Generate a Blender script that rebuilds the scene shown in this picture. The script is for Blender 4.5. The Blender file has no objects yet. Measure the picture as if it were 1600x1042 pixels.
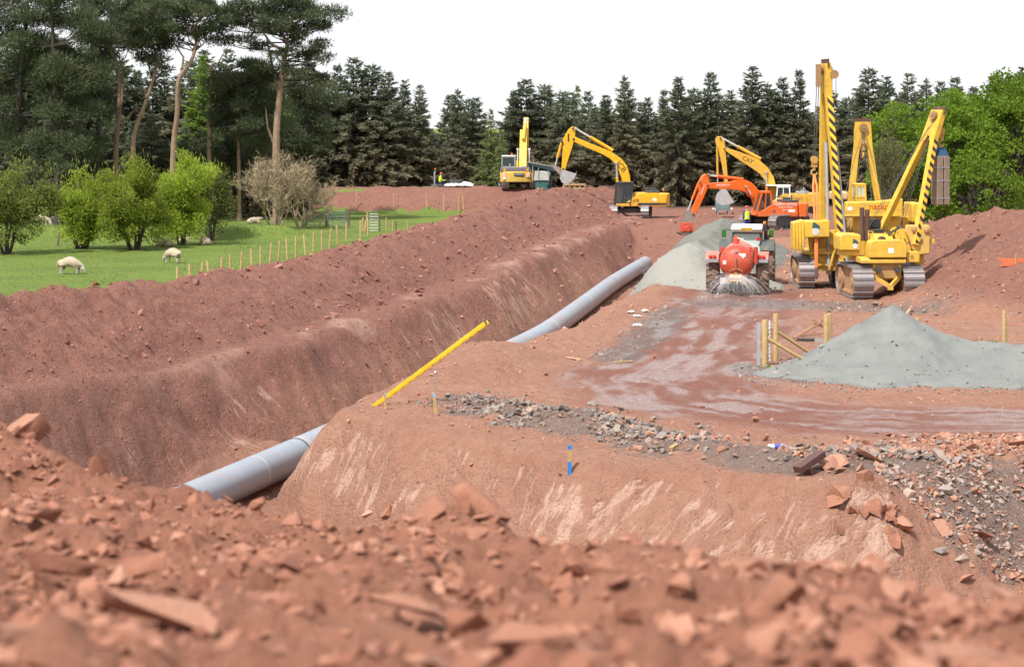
import bpy, bmesh, math, random
import numpy as np
from mathutils import Vector, Matrix, Euler

# ------------------------------------------------------------------ camera, sky, sun, exposure
S = bpy.context.scene
COL = S.collection
F, HZ, CZ = 3200.0, 196.0, 7.2          # focal length in photo pixels, horizon row, eye height
cam_d = bpy.data.cameras.new('camera')
cam = bpy.data.objects.new('camera', cam_d)
COL.objects.link(cam)
S.camera = cam
cam.location = (0, 0, CZ)
cam.rotation_euler = (math.radians(90), 0, 0)
cam_d.sensor_width = 36.0
cam_d.lens = 36.0 * F / 1600.0
cam_d.shift_y = -(521.0 - HZ) / 1600.0
cam_d.clip_start = 0.2
cam_d.clip_end = 9000.0
cam_d.dof.use_dof = True
cam_d.dof.focus_distance = 62.0
cam_d.dof.aperture_fstop = 3.3

SUN_FROM = Vector((-0.45, -0.58, 1.05)).normalized()
world = bpy.data.worlds.new('World')
S.world = world
world.use_nodes = True
wn, wl = world.node_tree.nodes, world.node_tree.links
wn.clear()
w_out = wn.new('ShaderNodeOutputWorld')
w_bg = wn.new('ShaderNodeBackground')
sky = wn.new('ShaderNodeTexSky')
sky.sky_type = 'NISHITA'
sky.sun_disc = False
sky.sun_elevation = math.asin(SUN_FROM.z)
sky.sun_rotation = math.atan2(SUN_FROM.x, SUN_FROM.y)
sky.dust_density = 3.0
w_bg.inputs['Strength'].default_value = 0.10
# thin bright cloud veil over the blue sky
w_tc = wn.new('ShaderNodeTexCoord')
w_no = wn.new('ShaderNodeTexNoise')
w_no.inputs['Scale'].default_value = 2.2
w_no.inputs['Detail'].default_value = 5.0
w_mp = wn.new('ShaderNodeMapping')
w_mp.inputs['Scale'].default_value = (1, 1, 3.0)
w_rg = wn.new('ShaderNodeMapRange')
w_rg.inputs[1].default_value = 0.25
w_rg.inputs[2].default_value = 0.6
w_rg.inputs[3].default_value = 0.82
w_rg.inputs[4].default_value = 0.97
w_mx = wn.new('ShaderNodeMix')
w_mx.data_type = 'RGBA'
w_mx.inputs[7].default_value = (9.0, 9.12, 9.3, 1)
wl.new(w_tc.outputs['Generated'], w_mp.inputs['Vector'])
wl.new(w_mp.outputs['Vector'], w_no.inputs['Vector'])
wl.new(w_no.outputs['Fac'], w_rg.inputs['Value'])
wl.new(w_rg.outputs[0], w_mx.inputs[0])
wl.new(sky.outputs['Color'], w_mx.inputs[6])
wl.new(w_mx.outputs[2], w_bg.inputs['Color'])
wl.new(w_bg.outputs['Background'], w_out.inputs['Surface'])

sun_d = bpy.data.lights.new('sun', 'SUN')
sun_d.energy = 5.0
sun_d.angle = math.radians(1.5)
sun_d.color = (1.0, 0.955, 0.88)
sun = bpy.data.objects.new('sun', sun_d)
COL.objects.link(sun)
sun.location = SUN_FROM * 60
sun.rotation_euler = (-SUN_FROM).to_track_quat('-Z', 'Y').to_euler()

S.view_settings.view_transform = 'Standard'
S.view_settings.look = 'None'
S.view_settings.gamma = 1.0
S.view_settings.use_curve_mapping = False
S.view_settings.exposure = 0.34
S.cycles.max_bounces = 6
S.cycles.diffuse_bounces = 3
S.cycles.transparent_max_bounces = 12
S.cycles.use_adaptive_sampling = True
S.cycles.use_denoising = True

RNG = np.random.default_rng(7)
random.seed(7)

# ------------------------------------------------------------------ numpy noise
def _hash(ix, iy, seed):
    h = (ix.astype(np.int64) * 374761393 + iy.astype(np.int64) * 668265263 + seed * 982451653) & 0x7fffffff
    h = ((h ^ (h >> 13)) * 1274126177) & 0x7fffffff
    return ((h ^ (h >> 16)) & 0xffff) / 65535.0

def vnoise(x, y, seed=0):
    ix, iy = np.floor(x), np.floor(y)
    fx, fy = x - ix, y - iy
    fx = fx * fx * fx * (fx * (fx * 6 - 15) + 10)
    fy = fy * fy * fy * (fy * (fy * 6 - 15) + 10)
    a, b = _hash(ix, iy, seed), _hash(ix + 1, iy, seed)
    c, d = _hash(ix, iy + 1, seed), _hash(ix + 1, iy + 1, seed)
    return (a + (b - a) * fx) * (1 - fy) + (c + (d - c) * fx) * fy

def fbm(x, y, seed=0, o=4, gain=0.5):
    s, a, t = 0.0, 1.0, 0.0
    for k in range(o):
        c, sn = math.cos(k * 1.1), math.sin(k * 1.1)
        f = 2.03 ** k
        s = s + a * (vnoise((x * c - y * sn) * f, (x * sn + y * c) * f, seed + k * 17) - 0.5)
        t += a
        a *= gain
    return s * 2 / t                                     # about -1 .. 1

def ridged(x, y, seed=0, o=4):
    s, a, t = 0.0, 1.0, 0.0
    for k in range(o):
        f = 2.1 ** k
        s = s + a * (1 - np.abs(vnoise(x * f + k * 7.3, y * f - k * 3.1, seed + k * 29) * 2 - 1))
        t += a
        a *= 0.5
    return s / t

def sstep(a, b, x):
    t = np.clip((x - a) / (b - a), 0, 1)
    return t * t * (3 - 2 * t)

# ------------------------------------------------------------------ materials
def nodes_of(name):
    m = bpy.data.materials.new(name)
    m.use_nodes = True
    n, l = m.node_tree.nodes, m.node_tree.links
    return m, n, l, n['Principled BSDF']

def N(n, t, **kw):
    k = n.new(t)
    for a, v in kw.items():
        setattr(k, a, v)
    return k

def noise_fac(n, l, scale, detail=4.0, lo=0.35, hi=0.65, coord='Object', stretch=None, rough=0.55):
    tc = N(n, 'ShaderNodeTexCoord')
    no = N(n, 'ShaderNodeTexNoise')
    no.inputs['Scale'].default_value = scale
    no.inputs['Detail'].default_value = detail
    no.inputs['Roughness'].default_value = rough
    if stretch:
        mp = N(n, 'ShaderNodeMapping')
        mp.inputs['Scale'].default_value = stretch
        l.new(tc.outputs[coord], mp.inputs['Vector'])
        l.new(mp.outputs['Vector'], no.inputs['Vector'])
    else:
        l.new(tc.outputs[coord], no.inputs['Vector'])
    rg = N(n, 'ShaderNodeMapRange')
    rg.inputs[1].default_value = lo
    rg.inputs[2].default_value = hi
    l.new(no.outputs['Fac'], rg.inputs['Value'])
    return rg.outputs[0]

def cmix(n, l, fac, a, b, blend='MIX'):
    m = N(n, 'ShaderNodeMix', data_type='RGBA', blend_type=blend)
    for sock, v in ((0, fac), (6, a), (7, b)):
        if isinstance(v, (int, float)):
            m.inputs[sock].default_value = v
        elif isinstance(v, tuple):
            m.inputs[sock].default_value = v if len(v) == 4 else (*v, 1)
        else:
            l.new(v, m.inputs[sock])
    return m.outputs[2]

def fmath(n, l, op, a, b=None, clamp=False):
    m = N(n, 'ShaderNodeMath', operation=op, use_clamp=clamp)
    for i, v in enumerate((a, b)):
        if v is None:
            continue
        if isinstance(v, (int, float)):
            m.inputs[i].default_value = v
        else:
            l.new(v, m.inputs[i])
    return m.outputs[0]

def bump(n, l, bs, height, strength=0.4, dist=0.02):
    b = N(n, 'ShaderNodeBump')
    b.inputs['Strength'].default_value = strength
    b.inputs['Distance'].default_value = dist
    l.new(height, b.inputs['Height'])
    l.new(b.outputs['Normal'], bs.inputs['Normal'])
    return b

DUST = (0.36, 0.19, 0.13)
MATS = {}
def paint(name, col, rough=0.45, metal=0.0, dirt=0.35, dirtcol=DUST, scale=2.2, var=0.12, mud=0.0):
    """painted or bare surface with patchy dried mud and slight tone changes"""
    if name in MATS:
        return MATS[name]
    m, n, l, bs = nodes_of(name)
    c2 = tuple(c * (1 - var * 2) for c in col)
    f1 = noise_fac(n, l, scale * 1.7, 5, 0.3, 0.7)
    c = cmix(n, l, f1, col, c2)
    if dirt > 0:
        f2 = noise_fac(n, l, scale, 7, 0.60 - 0.25 * dirt, 0.78 - 0.12 * dirt, rough=0.7)
        f3 = fmath(n, l, 'MULTIPLY', f2, min(0.9, dirt * 1.3))
        if mud > 0:                       # mud splashed up from the ground
            tc = N(n, 'ShaderNodeTexCoord')
            sp = N(n, 'ShaderNodeSeparateXYZ')
            l.new(tc.outputs['Object'], sp.inputs[0])
            rg = N(n, 'ShaderNodeMapRange')
            rg.inputs[1].default_value = mud; rg.inputs[2].default_value = 0.3
            l.new(sp.outputs['Z'], rg.inputs['Value'])
            s_ = noise_fac(n, l, 5.0, 7, 0.35, 0.62, rough=0.75)
            f3 = fmath(n, l, 'MAXIMUM', f3, fmath(n, l, 'MULTIPLY', fmath(n, l, 'MULTIPLY', rg.outputs[0], s_), 0.85))
        c = cmix(n, l, f3, c, dirtcol)
        r = fmath(n, l, 'MULTIPLY_ADD', f3, 0.9 - rough)
        r.node.inputs[2].default_value = rough
        l.new(r, bs.inputs['Roughness'])
    else:
        bs.inputs['Roughness'].default_value = rough
    l.new(c, bs.inputs['Base Color'])
    bs.inputs['Metallic'].default_value = metal
    MATS[name] = m
    return m

def glassy(name, col=(0.05, 0.07, 0.075), rough=0.08, alpha=0.55):
    """cab glazing: tinted, glossy, partly see-through"""
    if name in MATS:
        return MATS[name]
    m, n, l, bs = nodes_of(name)
    bs.inputs['Base Color'].default_value = (*col, 1)
    bs.inputs['Roughness'].default_value = rough
    bs.inputs['Alpha'].default_value = alpha
    MATS[name] = m
    return m

def stripes(name, a, b, freq, vec=(0, 1, 1)):
    """diagonal hazard stripes"""
    if name in MATS:
        return MATS[name]
    m, n, l, bs = nodes_of(name)
    tc = N(n, 'ShaderNodeTexCoord')
    dp = N(n, 'ShaderNodeVectorMath', operation='DOT_PRODUCT')
    l.new(tc.outputs['Object'], dp.inputs[0])
    dp.inputs[1].default_value = vec
    v = fmath(n, l, 'MULTIPLY', dp.outputs['Value'], freq)
    v = fmath(n, l, 'FRACT', v)
    v = fmath(n, l, 'GREATER_THAN', v, 0.5)
    c = cmix(n, l, v, a, b)
    d = noise_fac(n, l, 3.0, 6, 0.5, 0.75)
    c = cmix(n, l, fmath(n, l, 'MULTIPLY', d, 0.35), c, DUST)
    l.new(c, bs.inputs['Base Color'])
    bs.inputs['Roughness'].default_value = 0.5
    MATS[name] = m
    return m

def leafy(name, ca, cb, trans=0.35, scale=0.5, rough=0.6, top=None):
    """foliage: two leaf colours in patches, a little light passing through"""
    m, n, l, bs = nodes_of(name)
    f = noise_fac(n, l, scale, 4, 0.35, 0.65)
    c = cmix(n, l, f, ca, cb)
    oi = N(n, 'ShaderNodeObjectInfo')
    hs = N(n, 'ShaderNodeHueSaturation')
    v = fmath(n, l, 'MULTIPLY_ADD', oi.outputs['Random'], 0.5)
    v.node.inputs[2].default_value = 0.75
    l.new(v, hs.inputs['Value'])
    l.new(c, hs.inputs['Color'])
    c = hs.outputs['Color']
    l.new(c, bs.inputs['Base Color'])
    bs.inputs['Roughness'].default_value = rough
    bs.inputs['Specular IOR Level'].default_value = 0.25
    tr = N(n, 'ShaderNodeBsdfTranslucent')
    l.new(c, tr.inputs['Color'])
    mx = N(n, 'ShaderNodeMixShader')
    mx.inputs[0].default_value = trans
    l.new(bs.outputs[0], mx.inputs[1])
    l.new(tr.outputs[0], mx.inputs[2])
    l.new(mx.outputs[0], n['Material Output'].inputs['Surface'])
    MATS[name] = m
    return m

# ------------------------------------------------------------------ objects
def link_obj(name, data, parent=None, loc=None, rz=None):
    o = bpy.data.objects.new(name, data)
    COL.objects.link(o)
    if parent is not None:
        o.parent = parent
    if loc is not None:
        o.location = loc
    if rz is not None:
        o.rotation_euler = (0, 0, rz)
    return o

def tag(o, label=None, cat=None, group=None, kind=None):
    if label: o['label'] = label
    if cat: o['category'] = cat
    if group: o['group'] = group
    if kind: o['kind'] = kind
    return o

def thing(name, label, cat, loc=(0, 0, 0), rz=0.0, group=None):
    o = link_obj(name, None, None, loc, rz)
    o.empty_display_size = 0.2
    return tag(o, label, cat, group)

class MB:
    """collects simple shapes into one mesh"""
    def __init__(s):
        s.v, s.f, s.m = [], [], []
    def add(s, vs, fs, mi=0):
        b = len(s.v)
        s.v.extend([tuple(p) for p in vs])
        s.f.extend([tuple(i + b for i in f) for f in fs])
        s.m.extend([mi] * len(fs))
        return s
    def box(s, c, size, rot=None, mi=0, taper=1.0):
        hx, hy, hz = size[0] / 2, size[1] / 2, size[2] / 2
        P = []
        for z, t in ((-hz, 1.0), (hz, taper)):
            for x, y in ((-hx, -hy), (hx, -hy), (hx, hy), (-hx, hy)):
                p = Vector((x * t, y * t, z))
                if rot is not None:
                    p = rot @ p
                P.append(p + Vector(c))
        return s.add(P, [(3, 2, 1, 0), (4, 5, 6, 7), (0, 1, 5, 4), (1, 2, 6, 5), (2, 3, 7, 6), (3, 0, 4, 7)], mi)
    def bb(s, x0, x1, y0, y1, z0, z1, mi=0):
        return s.box(((x0 + x1) / 2, (y0 + y1) / 2, (z0 + z1) / 2), (abs(x1 - x0), abs(y1 - y0), abs(z1 - z0)), None, mi)
    def bar(s, p0, p1, w, h, up=(0, 0, 1), mi=0, w1=None, h1=None):
        p0, p1 = Vector(p0), Vector(p1)
        d = (p1 - p0).normalized()
        u = Vector(up)
        if abs(d.dot(u)) > 0.95:
            u = Vector((0, 1, 0)) if abs(d.y) < 0.9 else Vector((1, 0, 0))
        r = d.cross(u).normalized()
        u = r.cross(d).normalized()
        w1, h1 = w1 or w, h1 or h
        P = []
        for p, a, b in ((p0, w, h), (p1, w1, h1)):
            for i, j in ((-1, -1), (1, -1), (1, 1), (-1, 1)):
                P.append(p + r * (i * a / 2) + u * (j * b / 2))
        return s.add(P, [(3, 2, 1, 0), (4, 5, 6, 7), (0, 1, 5, 4), (1, 2, 6, 5), (2, 3, 7, 6), (3, 0, 4, 7)], mi)
    def tube(s, pts, radii, n=8, caps=True, mi=0):
        pts = [Vector(p) for p in pts]
        if not hasattr(radii, '__len__'):
            radii = [radii] * len(pts)
        ref = None
        P, Fc = [], []
        for i, p in enumerate(pts):
            d = (pts[min(i + 1, len(pts) - 1)] - pts[max(i - 1, 0)])
            d = d.normalized() if d.length > 1e-9 else Vector((0, 0, 1))
            if ref is None:
                ref = d.orthogonal().normalized()
            ref = (ref - d * ref.dot(d))
            ref = ref.normalized() if ref.length > 1e-6 else d.orthogonal().normalized()
            b = d.cross(ref)
            for k in range(n):
                a = 2 * math.pi * k / n
                P.append(p + (ref * math.cos(a) + b * math.sin(a)) * radii[i])
        for i in range(len(pts) - 1):
            for k in range(n):
                k2 = (k + 1) % n
                Fc.append((i * n + k, i * n + k2, (i + 1) * n + k2, (i + 1) * n + k))
        if caps:
            Fc.append(tuple(range(n - 1, -1, -1)))
            Fc.append(tuple((len(pts) - 1) * n + k for k in range(n)))
        return s.add(P, Fc, mi)
    def cyl(s, p0, p1, r, r1=None, n=12, mi=0, caps=True):
        return s.tube([p0, p1], [r, r if r1 is None else r1], n, caps, mi)
    def prism(s, poly, y0, y1, axis='y', mi=0, inset=0.0):
        """poly in (x,z) swept along y; axis 'z': poly in (x,y) swept in z; axis 'x': poly in (y,z) swept in x"""
        n = len(poly)
        ar = sum(poly[i][0] * poly[(i + 1) % n][1] - poly[(i + 1) % n][0] * poly[i][1] for i in range(n))
        if ar < 0:
            poly = poly[::-1]
        def P(a, b, t):
            return (a, t, b) if axis == 'y' else ((a, b, t) if axis == 'z' else (t, a, b))
        vs = [P(a, b, y0) for a, b in poly] + [P(a, b, y1) for a, b in poly]
        flip = (axis == 'y')
        fs = [tuple(range(n)) if flip else tuple(range(n - 1, -1, -1)),
              tuple(range(2 * n - 1, n - 1, -1)) if flip else tuple(range(n, 2 * n))]
        for i in range(n):
            j = (i + 1) % n
            fs.append((i, i + n, j + n, j) if flip else (i, j, j + n, i + n))
        if y1 < y0:
            fs = [f[::-1] for f in fs]
        return s.add(vs, fs, mi)
    def lathe(s, prof, c, axis='x', n=20, mi=0):
        """prof: (along, radius)"""
        P, Fc = [], []
        for a, r in prof:
            for k in range(n):
                t = 2 * math.pi * k / n
                u, w = r * math.cos(t), r * math.sin(t)
                q = (a, u, w) if axis == 'x' else ((w, a, u) if axis == 'y' else (u, w, a))
                P.append((q[0] + c[0], q[1] + c[1], q[2] + c[2]))
        for i in range(len(prof) - 1):
            for k in range(n):
                k2 = (k + 1) % n
                Fc.append((i * n + k, i * n + k2, (i + 1) * n + k2, (i + 1) * n + k))
        Fc.append(tuple(range(n - 1, -1, -1)))
        Fc.append(tuple((len(prof) - 1) * n + k for k in range(n)))
        return s.add(P, Fc, mi)
    def mesh(s, name, mats, smooth=True, angle=0.6):
        me = bpy.data.meshes.new(name)
        me.from_pydata(s.v, [], s.f)
        for m in (mats if isinstance(mats, (list, tuple)) else [mats]):
            me.materials.append(m)
        if any(s.m):
            me.polygons.foreach_set('material_index', s.m)
        bm = bmesh.new()
        bm.from_mesh(me)
        bmesh.ops.recalc_face_normals(bm, faces=bm.faces)
        bm.to_mesh(me)
        bm.free()
        if smooth:
            me.shade_smooth()
            me.set_sharp_from_angle(angle=angle)
        return me
    def build(s, name, mats, parent=None, loc=None, rz=None, smooth=True, bevel=0.0, label=None):
        o = link_obj(name, s.mesh(name, mats, smooth), parent, loc, rz)
        if bevel:
            b = o.modifiers.new('bevel', 'BEVEL')
            b.width = bevel
            b.segments = 2
            b.limit_method = 'ANGLE'
        if label:
            o['label'] = label
        return o

def np_mesh(name, V, T, mats, smooth=False, mi=None):
    """fast mesh from numpy vertex (n,3) and face (m,3|4) arrays"""
    me = bpy.data.meshes.new(name)
    k = T.shape[1]
    me.vertices.add(len(V))
    me.vertices.foreach_set('co', np.ascontiguousarray(V, dtype=np.float32).ravel())
    me.loops.add(T.size)
    me.loops.foreach_set('vertex_index', np.ascontiguousarray(T, dtype=np.int32).ravel())
    me.polygons.add(len(T))
    me.polygons.foreach_set('loop_start', np.arange(0, T.size, k, dtype=np.int32))
    if mi is not None:
        me.polygons.foreach_set('material_index', np.ascontiguousarray(mi, dtype=np.int32))
    for m in (mats if isinstance(mats, (list, tuple)) else [mats]):
        me.materials.append(m)
    me.update(calc_edges=True)
    me.polygons.foreach_set('use_smooth', np.full(len(T), smooth, dtype=bool))
    me.validate()
    return me

def text_mesh(body, size, name='lettering', depth=0.004, spacing=1.0, shear=0.0):
    c = bpy.data.curves.new(name, 'FONT')
    c.body = body
    c.size = size
    c.extrude = depth
    c.align_x = 'CENTER'
    c.align_y = 'CENTER'
    c.space_character = spacing
    c.shear = shear
    c.resolution_u = 2
    o = bpy.data.objects.new(name, c)
    COL.objects.link(o)
    me = bpy.data.meshes.new_from_object(o.evaluated_get(bpy.context.evaluated_depsgraph_get()))
    bpy.data.objects.remove(o)
    bpy.data.curves.remove(c)
    me.name = name
    return me

def lettering(body, size, mat, parent, loc, x_dir, up=(0, 0, 1), depth=0.004, spacing=1.0, shear=0.0, name='lettering'):
    """flat letters: x_dir is the reading direction, up the letters' up"""
    me = text_mesh(body, size, name, depth, spacing, shear)
    me.materials.clear()
    me.materials.append(mat)
    x = Vector(x_dir).normalized()
    y = Vector(up).normalized()
    y = (y - x * y.dot(x)).normalized()
    z = x.cross(y)
    o = link_obj(name, me, parent)
    o.matrix_local = Matrix.Translation(loc) @ Matrix((x, y, z)).transposed().to_4x4()
    return o

def at(x, y, d):
    """world point at distance d that the photograph shows at pixel (x, y)"""
    return Vector(((x - 800) / F * d, d, CZ - (y - HZ) / F * d))

# ------------------------------------------------------------------ terrain
_py = np.array([-40, 30, 48, 54.8, 59.3, 68, 80, 92, 108, 122, 134, 139, 160, 200, 400.])
_px = np.array([-31, -13.6, -8.9, -7.1, -5.93, -3.9, -1.2, 1.44, 3.9, 6.0, 8.1, 9.0, 12.8, 20, 56.])
_ty = np.linspace(-40, 400, 2201)
_tx = np.convolve(np.pad(np.interp(_ty, _py, _px), 20, mode='edge'), np.ones(41) / 41, mode='valid')
def pipe_x(Y):
    return np.interp(Y, _ty, _tx)

_ex = np.array([-30, -8, -5.2, -3.6, -2.45, -0.6, 1.2, 3.67, 6.2, 7.4, 8.4, 9.8, 12, 16, 40.])
_ey = np.array([140, 62, 52.8, 50.6, 48.6, 46.4, 44.3, 42.6, 41.4, 41.3, 42.4, 44.0, 46.2, 47.6, 48])
def pit_edge(X):
    return np.interp(X, _ex, _ey)

def seg_dist(X, Y, pts, sy=1.0):
    """distance to a polyline and the parameter along it"""
    best = np.full(np.shape(X), 1e9)
    par = np.zeros(np.shape(X))
    for i in range(len(pts) - 1):
        ax, ay = pts[i][0], pts[i][1] * sy
        bx, by = pts[i + 1][0], pts[i + 1][1] * sy
        t = np.clip(((X - ax) * (bx - ax) + (Y * sy - ay) * (by - ay)) / ((bx - ax) ** 2 + (by - ay) ** 2), 0, 1)
        d = np.hypot(X - ax - t * (bx - ax), Y * sy - ay - t * (by - ay))
        w = d < best
        best = np.where(w, d, best)
        par = np.where(w, i + t, par)
    return best, par

WET = [(9.8, 90), (9.3, 82), (7.3, 74), (5.9, 65), (4.2, 58), (4.6, 53.5), (7, 50.6), (10, 49.6), (15, 49.3), (30, 50)]
GRAV = [(-0.8, 52.3), (1.4, 49.4), (2.8, 47.2), (4.2, 45.2), (6.2, 43.6), (8.6, 43.9)]
MOUND = [(24, 112), (22.6, 98), (24, 85), (34, 80), (60, 80)]
MOUND_H = [2.0, 2.9, 3.8, 4.2, 4.2]
RIDGE = [(-90, 178), (-40, 176), (-24, 175), (-8, 174), (-1, 172), (4, 171)]

def smin(a, b, k):
    h = np.clip(0.5 + 0.5 * (b - a) / k, 0, 1)
    return b * (1 - h) + a * h - k * h * (1 - h)

def ground_fields(X, Y):
    X = np.asarray(X, float); Y = np.asarray(Y, float)
    wob = 0.35 * fbm(X / 3.1, Y / 3.1, 3, 3) + 0.10 * fbm(X / 0.7, Y / 0.7, 9, 2)
    o = X - pipe_x(Y) + wob
    bench = 0.8 * sstep(70, 45, Y) - 0.45 * sstep(52, 66, Y) * sstep(150, 138, Y)
    # long spoil bank on the left of the trench
    zc = np.interp(Y, [0, 40, 62, 73, 90, 120, 134, 145, 156, 164, 180, 192, 205], [2.3, 2.3, 2.3, 1.85, 1.8, 2.0, 2.25, 2.45, 2.15, 1.6, 1.55, 0.9, 0.0])
    gul = ridged(Y / 1.7 + o * 0.25, o * 0.16 + 5, 21, 3) - 0.6
    front = (-4.2 - 0.9 * sstep(68, 55, Y) - o + 0.55 * fbm(Y / 3.3, o / 5, 31, 4)) * 0.60 + gul * 0.26 * sstep(-4.2, -6, o)
    back = (o + 13.6 + 0.8 * fbm(X / 2.5, Y / 2.5, 33, 3)) * 0.62
    lip = 0.30 * np.exp(-((o + 8.3) / 0.9) ** 2) - 0.72 * sstep(-8.8, -10.4, o) + 0.30 * np.exp(-((o + 11.6) / 0.7) ** 2)
    top = zc * (0.93 + 0.12 * fbm(X / 4.5, Y / 4.5, 35, 3)) + lip + 0.24 * fbm(X / 1.6, Y / 1.6, 37, 3) + 0.25 * fbm(X / 3.3, Y / 3.3, 38, 2)
    spoil = smin(smin(front, top, 0.35), back, 0.4)
    spoil = np.where(Y > 204, 0, np.maximum(spoil, 0))
    # far ridge across the back of the field
    dr, pr = seg_dist(X, Y, RIDGE)
    ridge = np.maximum(0, (1.95 + 0.35 * fbm(X / 2.6, Y / 2.6, 41, 4)) - 0.55 * np.maximum(0, dr - 1.2))
    left = np.maximum(np.maximum(spoil + bench * sstep(-14, -6, o), bench * sstep(-14, -4, o)), ridge)
    # hedge bank under the thorn bushes
    hb, _ = seg_dist(X, Y, [(-60, 128), (-32, 127.5), (-24, 129.5), (-15, 131)])
    left = np.maximum(left, 0.85 * np.exp(-(hb / 1.7) ** 2) + 0.10 * fbm(X / 9, Y / 9, 43, 2))
    # right hand side
    dm, pm = seg_dist(X, Y + 1.2 * fbm(X / 5, Y / 5, 45, 2), MOUND, 0.62)
    mh = np.interp(pm, range(len(MOUND_H)), MOUND_H)
    mound = np.maximum(0, mh - 0.46 * np.maximum(0, dm - 0.5) * (1 + 0.12 * fbm(X / 3, Y / 3, 47, 3)))
    mound = mound + (0.30 * fbm(X / 1.7, Y / 1.7, 49, 4) + 0.22 * (ridged(X / 2.6, Y / 2.6, 50, 3) - 0.6)) * np.clip(mound, 0, 1)
    right = 0.05 * fbm(X / 5, Y / 5, 51, 3) + mound
    for bx, by, bh, br in ((6.5, 158, 1.4, 3.4), (12.5, 152, 0.75, 3.4), (19.5, 151, 0.9, 3.0), (4.5, 163, 1.5, 3.5), (26, 150, 0.7, 4),
                           (9.2, 142, 0.45, 2.5)):
        right = right + bh * np.exp(-((X - bx) ** 2 + (Y - by) ** 2) / br ** 2) * sstep(-7, -3, o)
    # low spoil ridge along the right lip of the trench
    right = right + 0.10 * np.exp(-((o - 5.6) / 0.9) ** 2) * sstep(48, 54, Y) * (1 + fbm(X / 1.1, Y / 1.1, 53, 2))
    # raised, trampled lip where the ladder rests
    right = right + 0.62 * np.exp(-((X + 1.1) ** 2 / 3.2 + (Y - 61.5) ** 2 / 22)) * sstep(2.6, 3.8, o)
    # gravelly berm beside the turning area
    dg, _ = seg_dist(X, Y, GRAV)
    berm = np.exp(-(dg / 0.75) ** 2)
    right = right + 0.30 * berm * (0.8 + 0.8 * fbm(X / 0.8, Y / 0.8, 55, 3))
    # hollow where the compactor works
    right = right - 0.55 * np.exp(-((X - 12.2) ** 2 / 9 + (Y - 139) ** 2 / 60))
    side = np.where(o < 0, left, right)
    floor = -2.75 + 2.75 * sstep(140, 156, Y) + 0.10 * fbm(X / 1.5, Y / 1.5, 57, 3)
    near = sstep(68, 55, Y)
    wl = -2.75 + (-o - 1.0 - 0.9 * near) * (2.75 + bench) / (1.75 + 0.6 * near + 0.4 * fbm(X / 4, Y / 4, 56, 2))
    wr = -2.75 + (o - 1.3) * 2.75 / (2.05 + 1.45 * sstep(58, 76, Y))
    teeth = 0.35 * fbm(Y / 0.45 + o * 0.9, o * 0.6, 59, 3) + 1.7 * fbm(X / 1.9, Y / 1.9, 60, 4)
    wall = np.where(o < 0, wl + 0.15 * teeth, wr + 0.12 * teeth)
    slump = -1.85 - 0.55 * np.abs(o + 2.1) + 0.35 * fbm(X / 1.4, Y / 1.4, 58, 3) - 0.10 * np.abs(Y - 59.5) ** 1.15
    wall = np.maximum(np.maximum(wall, floor), np.where(o < -0.9, slump, -9))
    z = smin(side, wall, np.where(o < 0, 0.42, 0.25))
    z = z + 0.16 * fbm(X / 0.9, Y / 0.9, 62, 3) * np.exp(-((o + 3.2) / 0.9) ** 2)
    # working pit in front of the trench's right bank
    ed = pit_edge(X) + 0.9 * fbm(X / 1.6, Y / 4, 61, 4)
    dp = ed - Y
    scr = fbm((X * 0.83 - Y * 0.55) / 0.22, (X * 0.55 + Y * 0.83) / 1.6, 63, 3)
    pz = -np.clip(dp * (0.82 - 0.24 * sstep(6.5, 9.5, X)), -9, 2.75)
    pz = np.maximum(pz + 0.05 * scr + 0.22 * fbm(X / 1.2, Y / 1.2, 64, 4) * sstep(0.2, 1.4, dp), -2.75 + 0.12 * fbm(X / 1.2, Y / 1.2, 65, 3))
    inpit = (X - pipe_x(Y)) > -1.2
    z = np.where(inpit, smin(z, pz, 0.25), z)
    # cloddy nose at the corner of the pit
    nose = np.exp(-((X - 7.1) ** 2 + (Y - 40.6) ** 2) / 0.8)
    z = z + 0.35 * nose * ridged(X / 0.5, Y / 0.5, 67, 3)
    # ---- material masks
    field = sstep(-13.0, -14.2, o + 0.7 * fbm(X / 1.3, Y / 1.3, 71, 3)) * (ridge < 0.10) * (Y < 176)
    far = sstep(206, 220, Y)
    strip = sstep(62.5, 63.5, Y) * sstep(68.5, 67, Y) * sstep(11.2, 12.5, X) * (mound < 0.5) * sstep(-0.25, 0.15, fbm(X / 1.5, Y / 0.9, 73, 3) + 0.15)
    strip2 = np.exp(-((X - 8.6) ** 2 / 1.2 + (Y - 61.2) ** 2 / 0.25)) * 1.4
    grass = np.clip(np.maximum(np.maximum(field, far), np.maximum(strip, strip2)), 0, 1)
    grass = np.maximum(grass, 0.8 * (ridge > 0.2) * sstep(0.35, 0.6, fbm(X / 2.2, Y / 1.2, 75, 3)) * (Y < 176))
    wetd, wp = seg_dist(X, Y, WET)
    wet = sstep(3.7, 1.6, wetd + 1.0 * fbm(X / 2.4, Y / 4, 77, 3)) * (o > 3) * sstep(0.2, -0.5, dp)
    grav = sstep(1.5, 0.3, dg + 1.1 * fbm(X / 1.3, Y / 1.3, 79, 4))
    g2, _ = seg_dist(X, Y, [(6.3, 80), (4.9, 71), (3.1, 63)])
    grav = np.maximum(grav, 0.9 * sstep(1.0, 0.2, g2 + 0.5 * fbm(X, Y, 81, 3)))
    g3, _ = seg_dist(X, Y, [(9, 83), (13, 82), (15, 80)])
    grav = np.maximum(grav, 0.75 * sstep(3.0, 0.6, g3 + 1.0 * fbm(X / 1.3, Y / 1.3, 83, 3)))
    g4, _ = seg_dist(X, Y, [(9.2, 42.6), (11.2, 43.6), (14, 44)])
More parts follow.
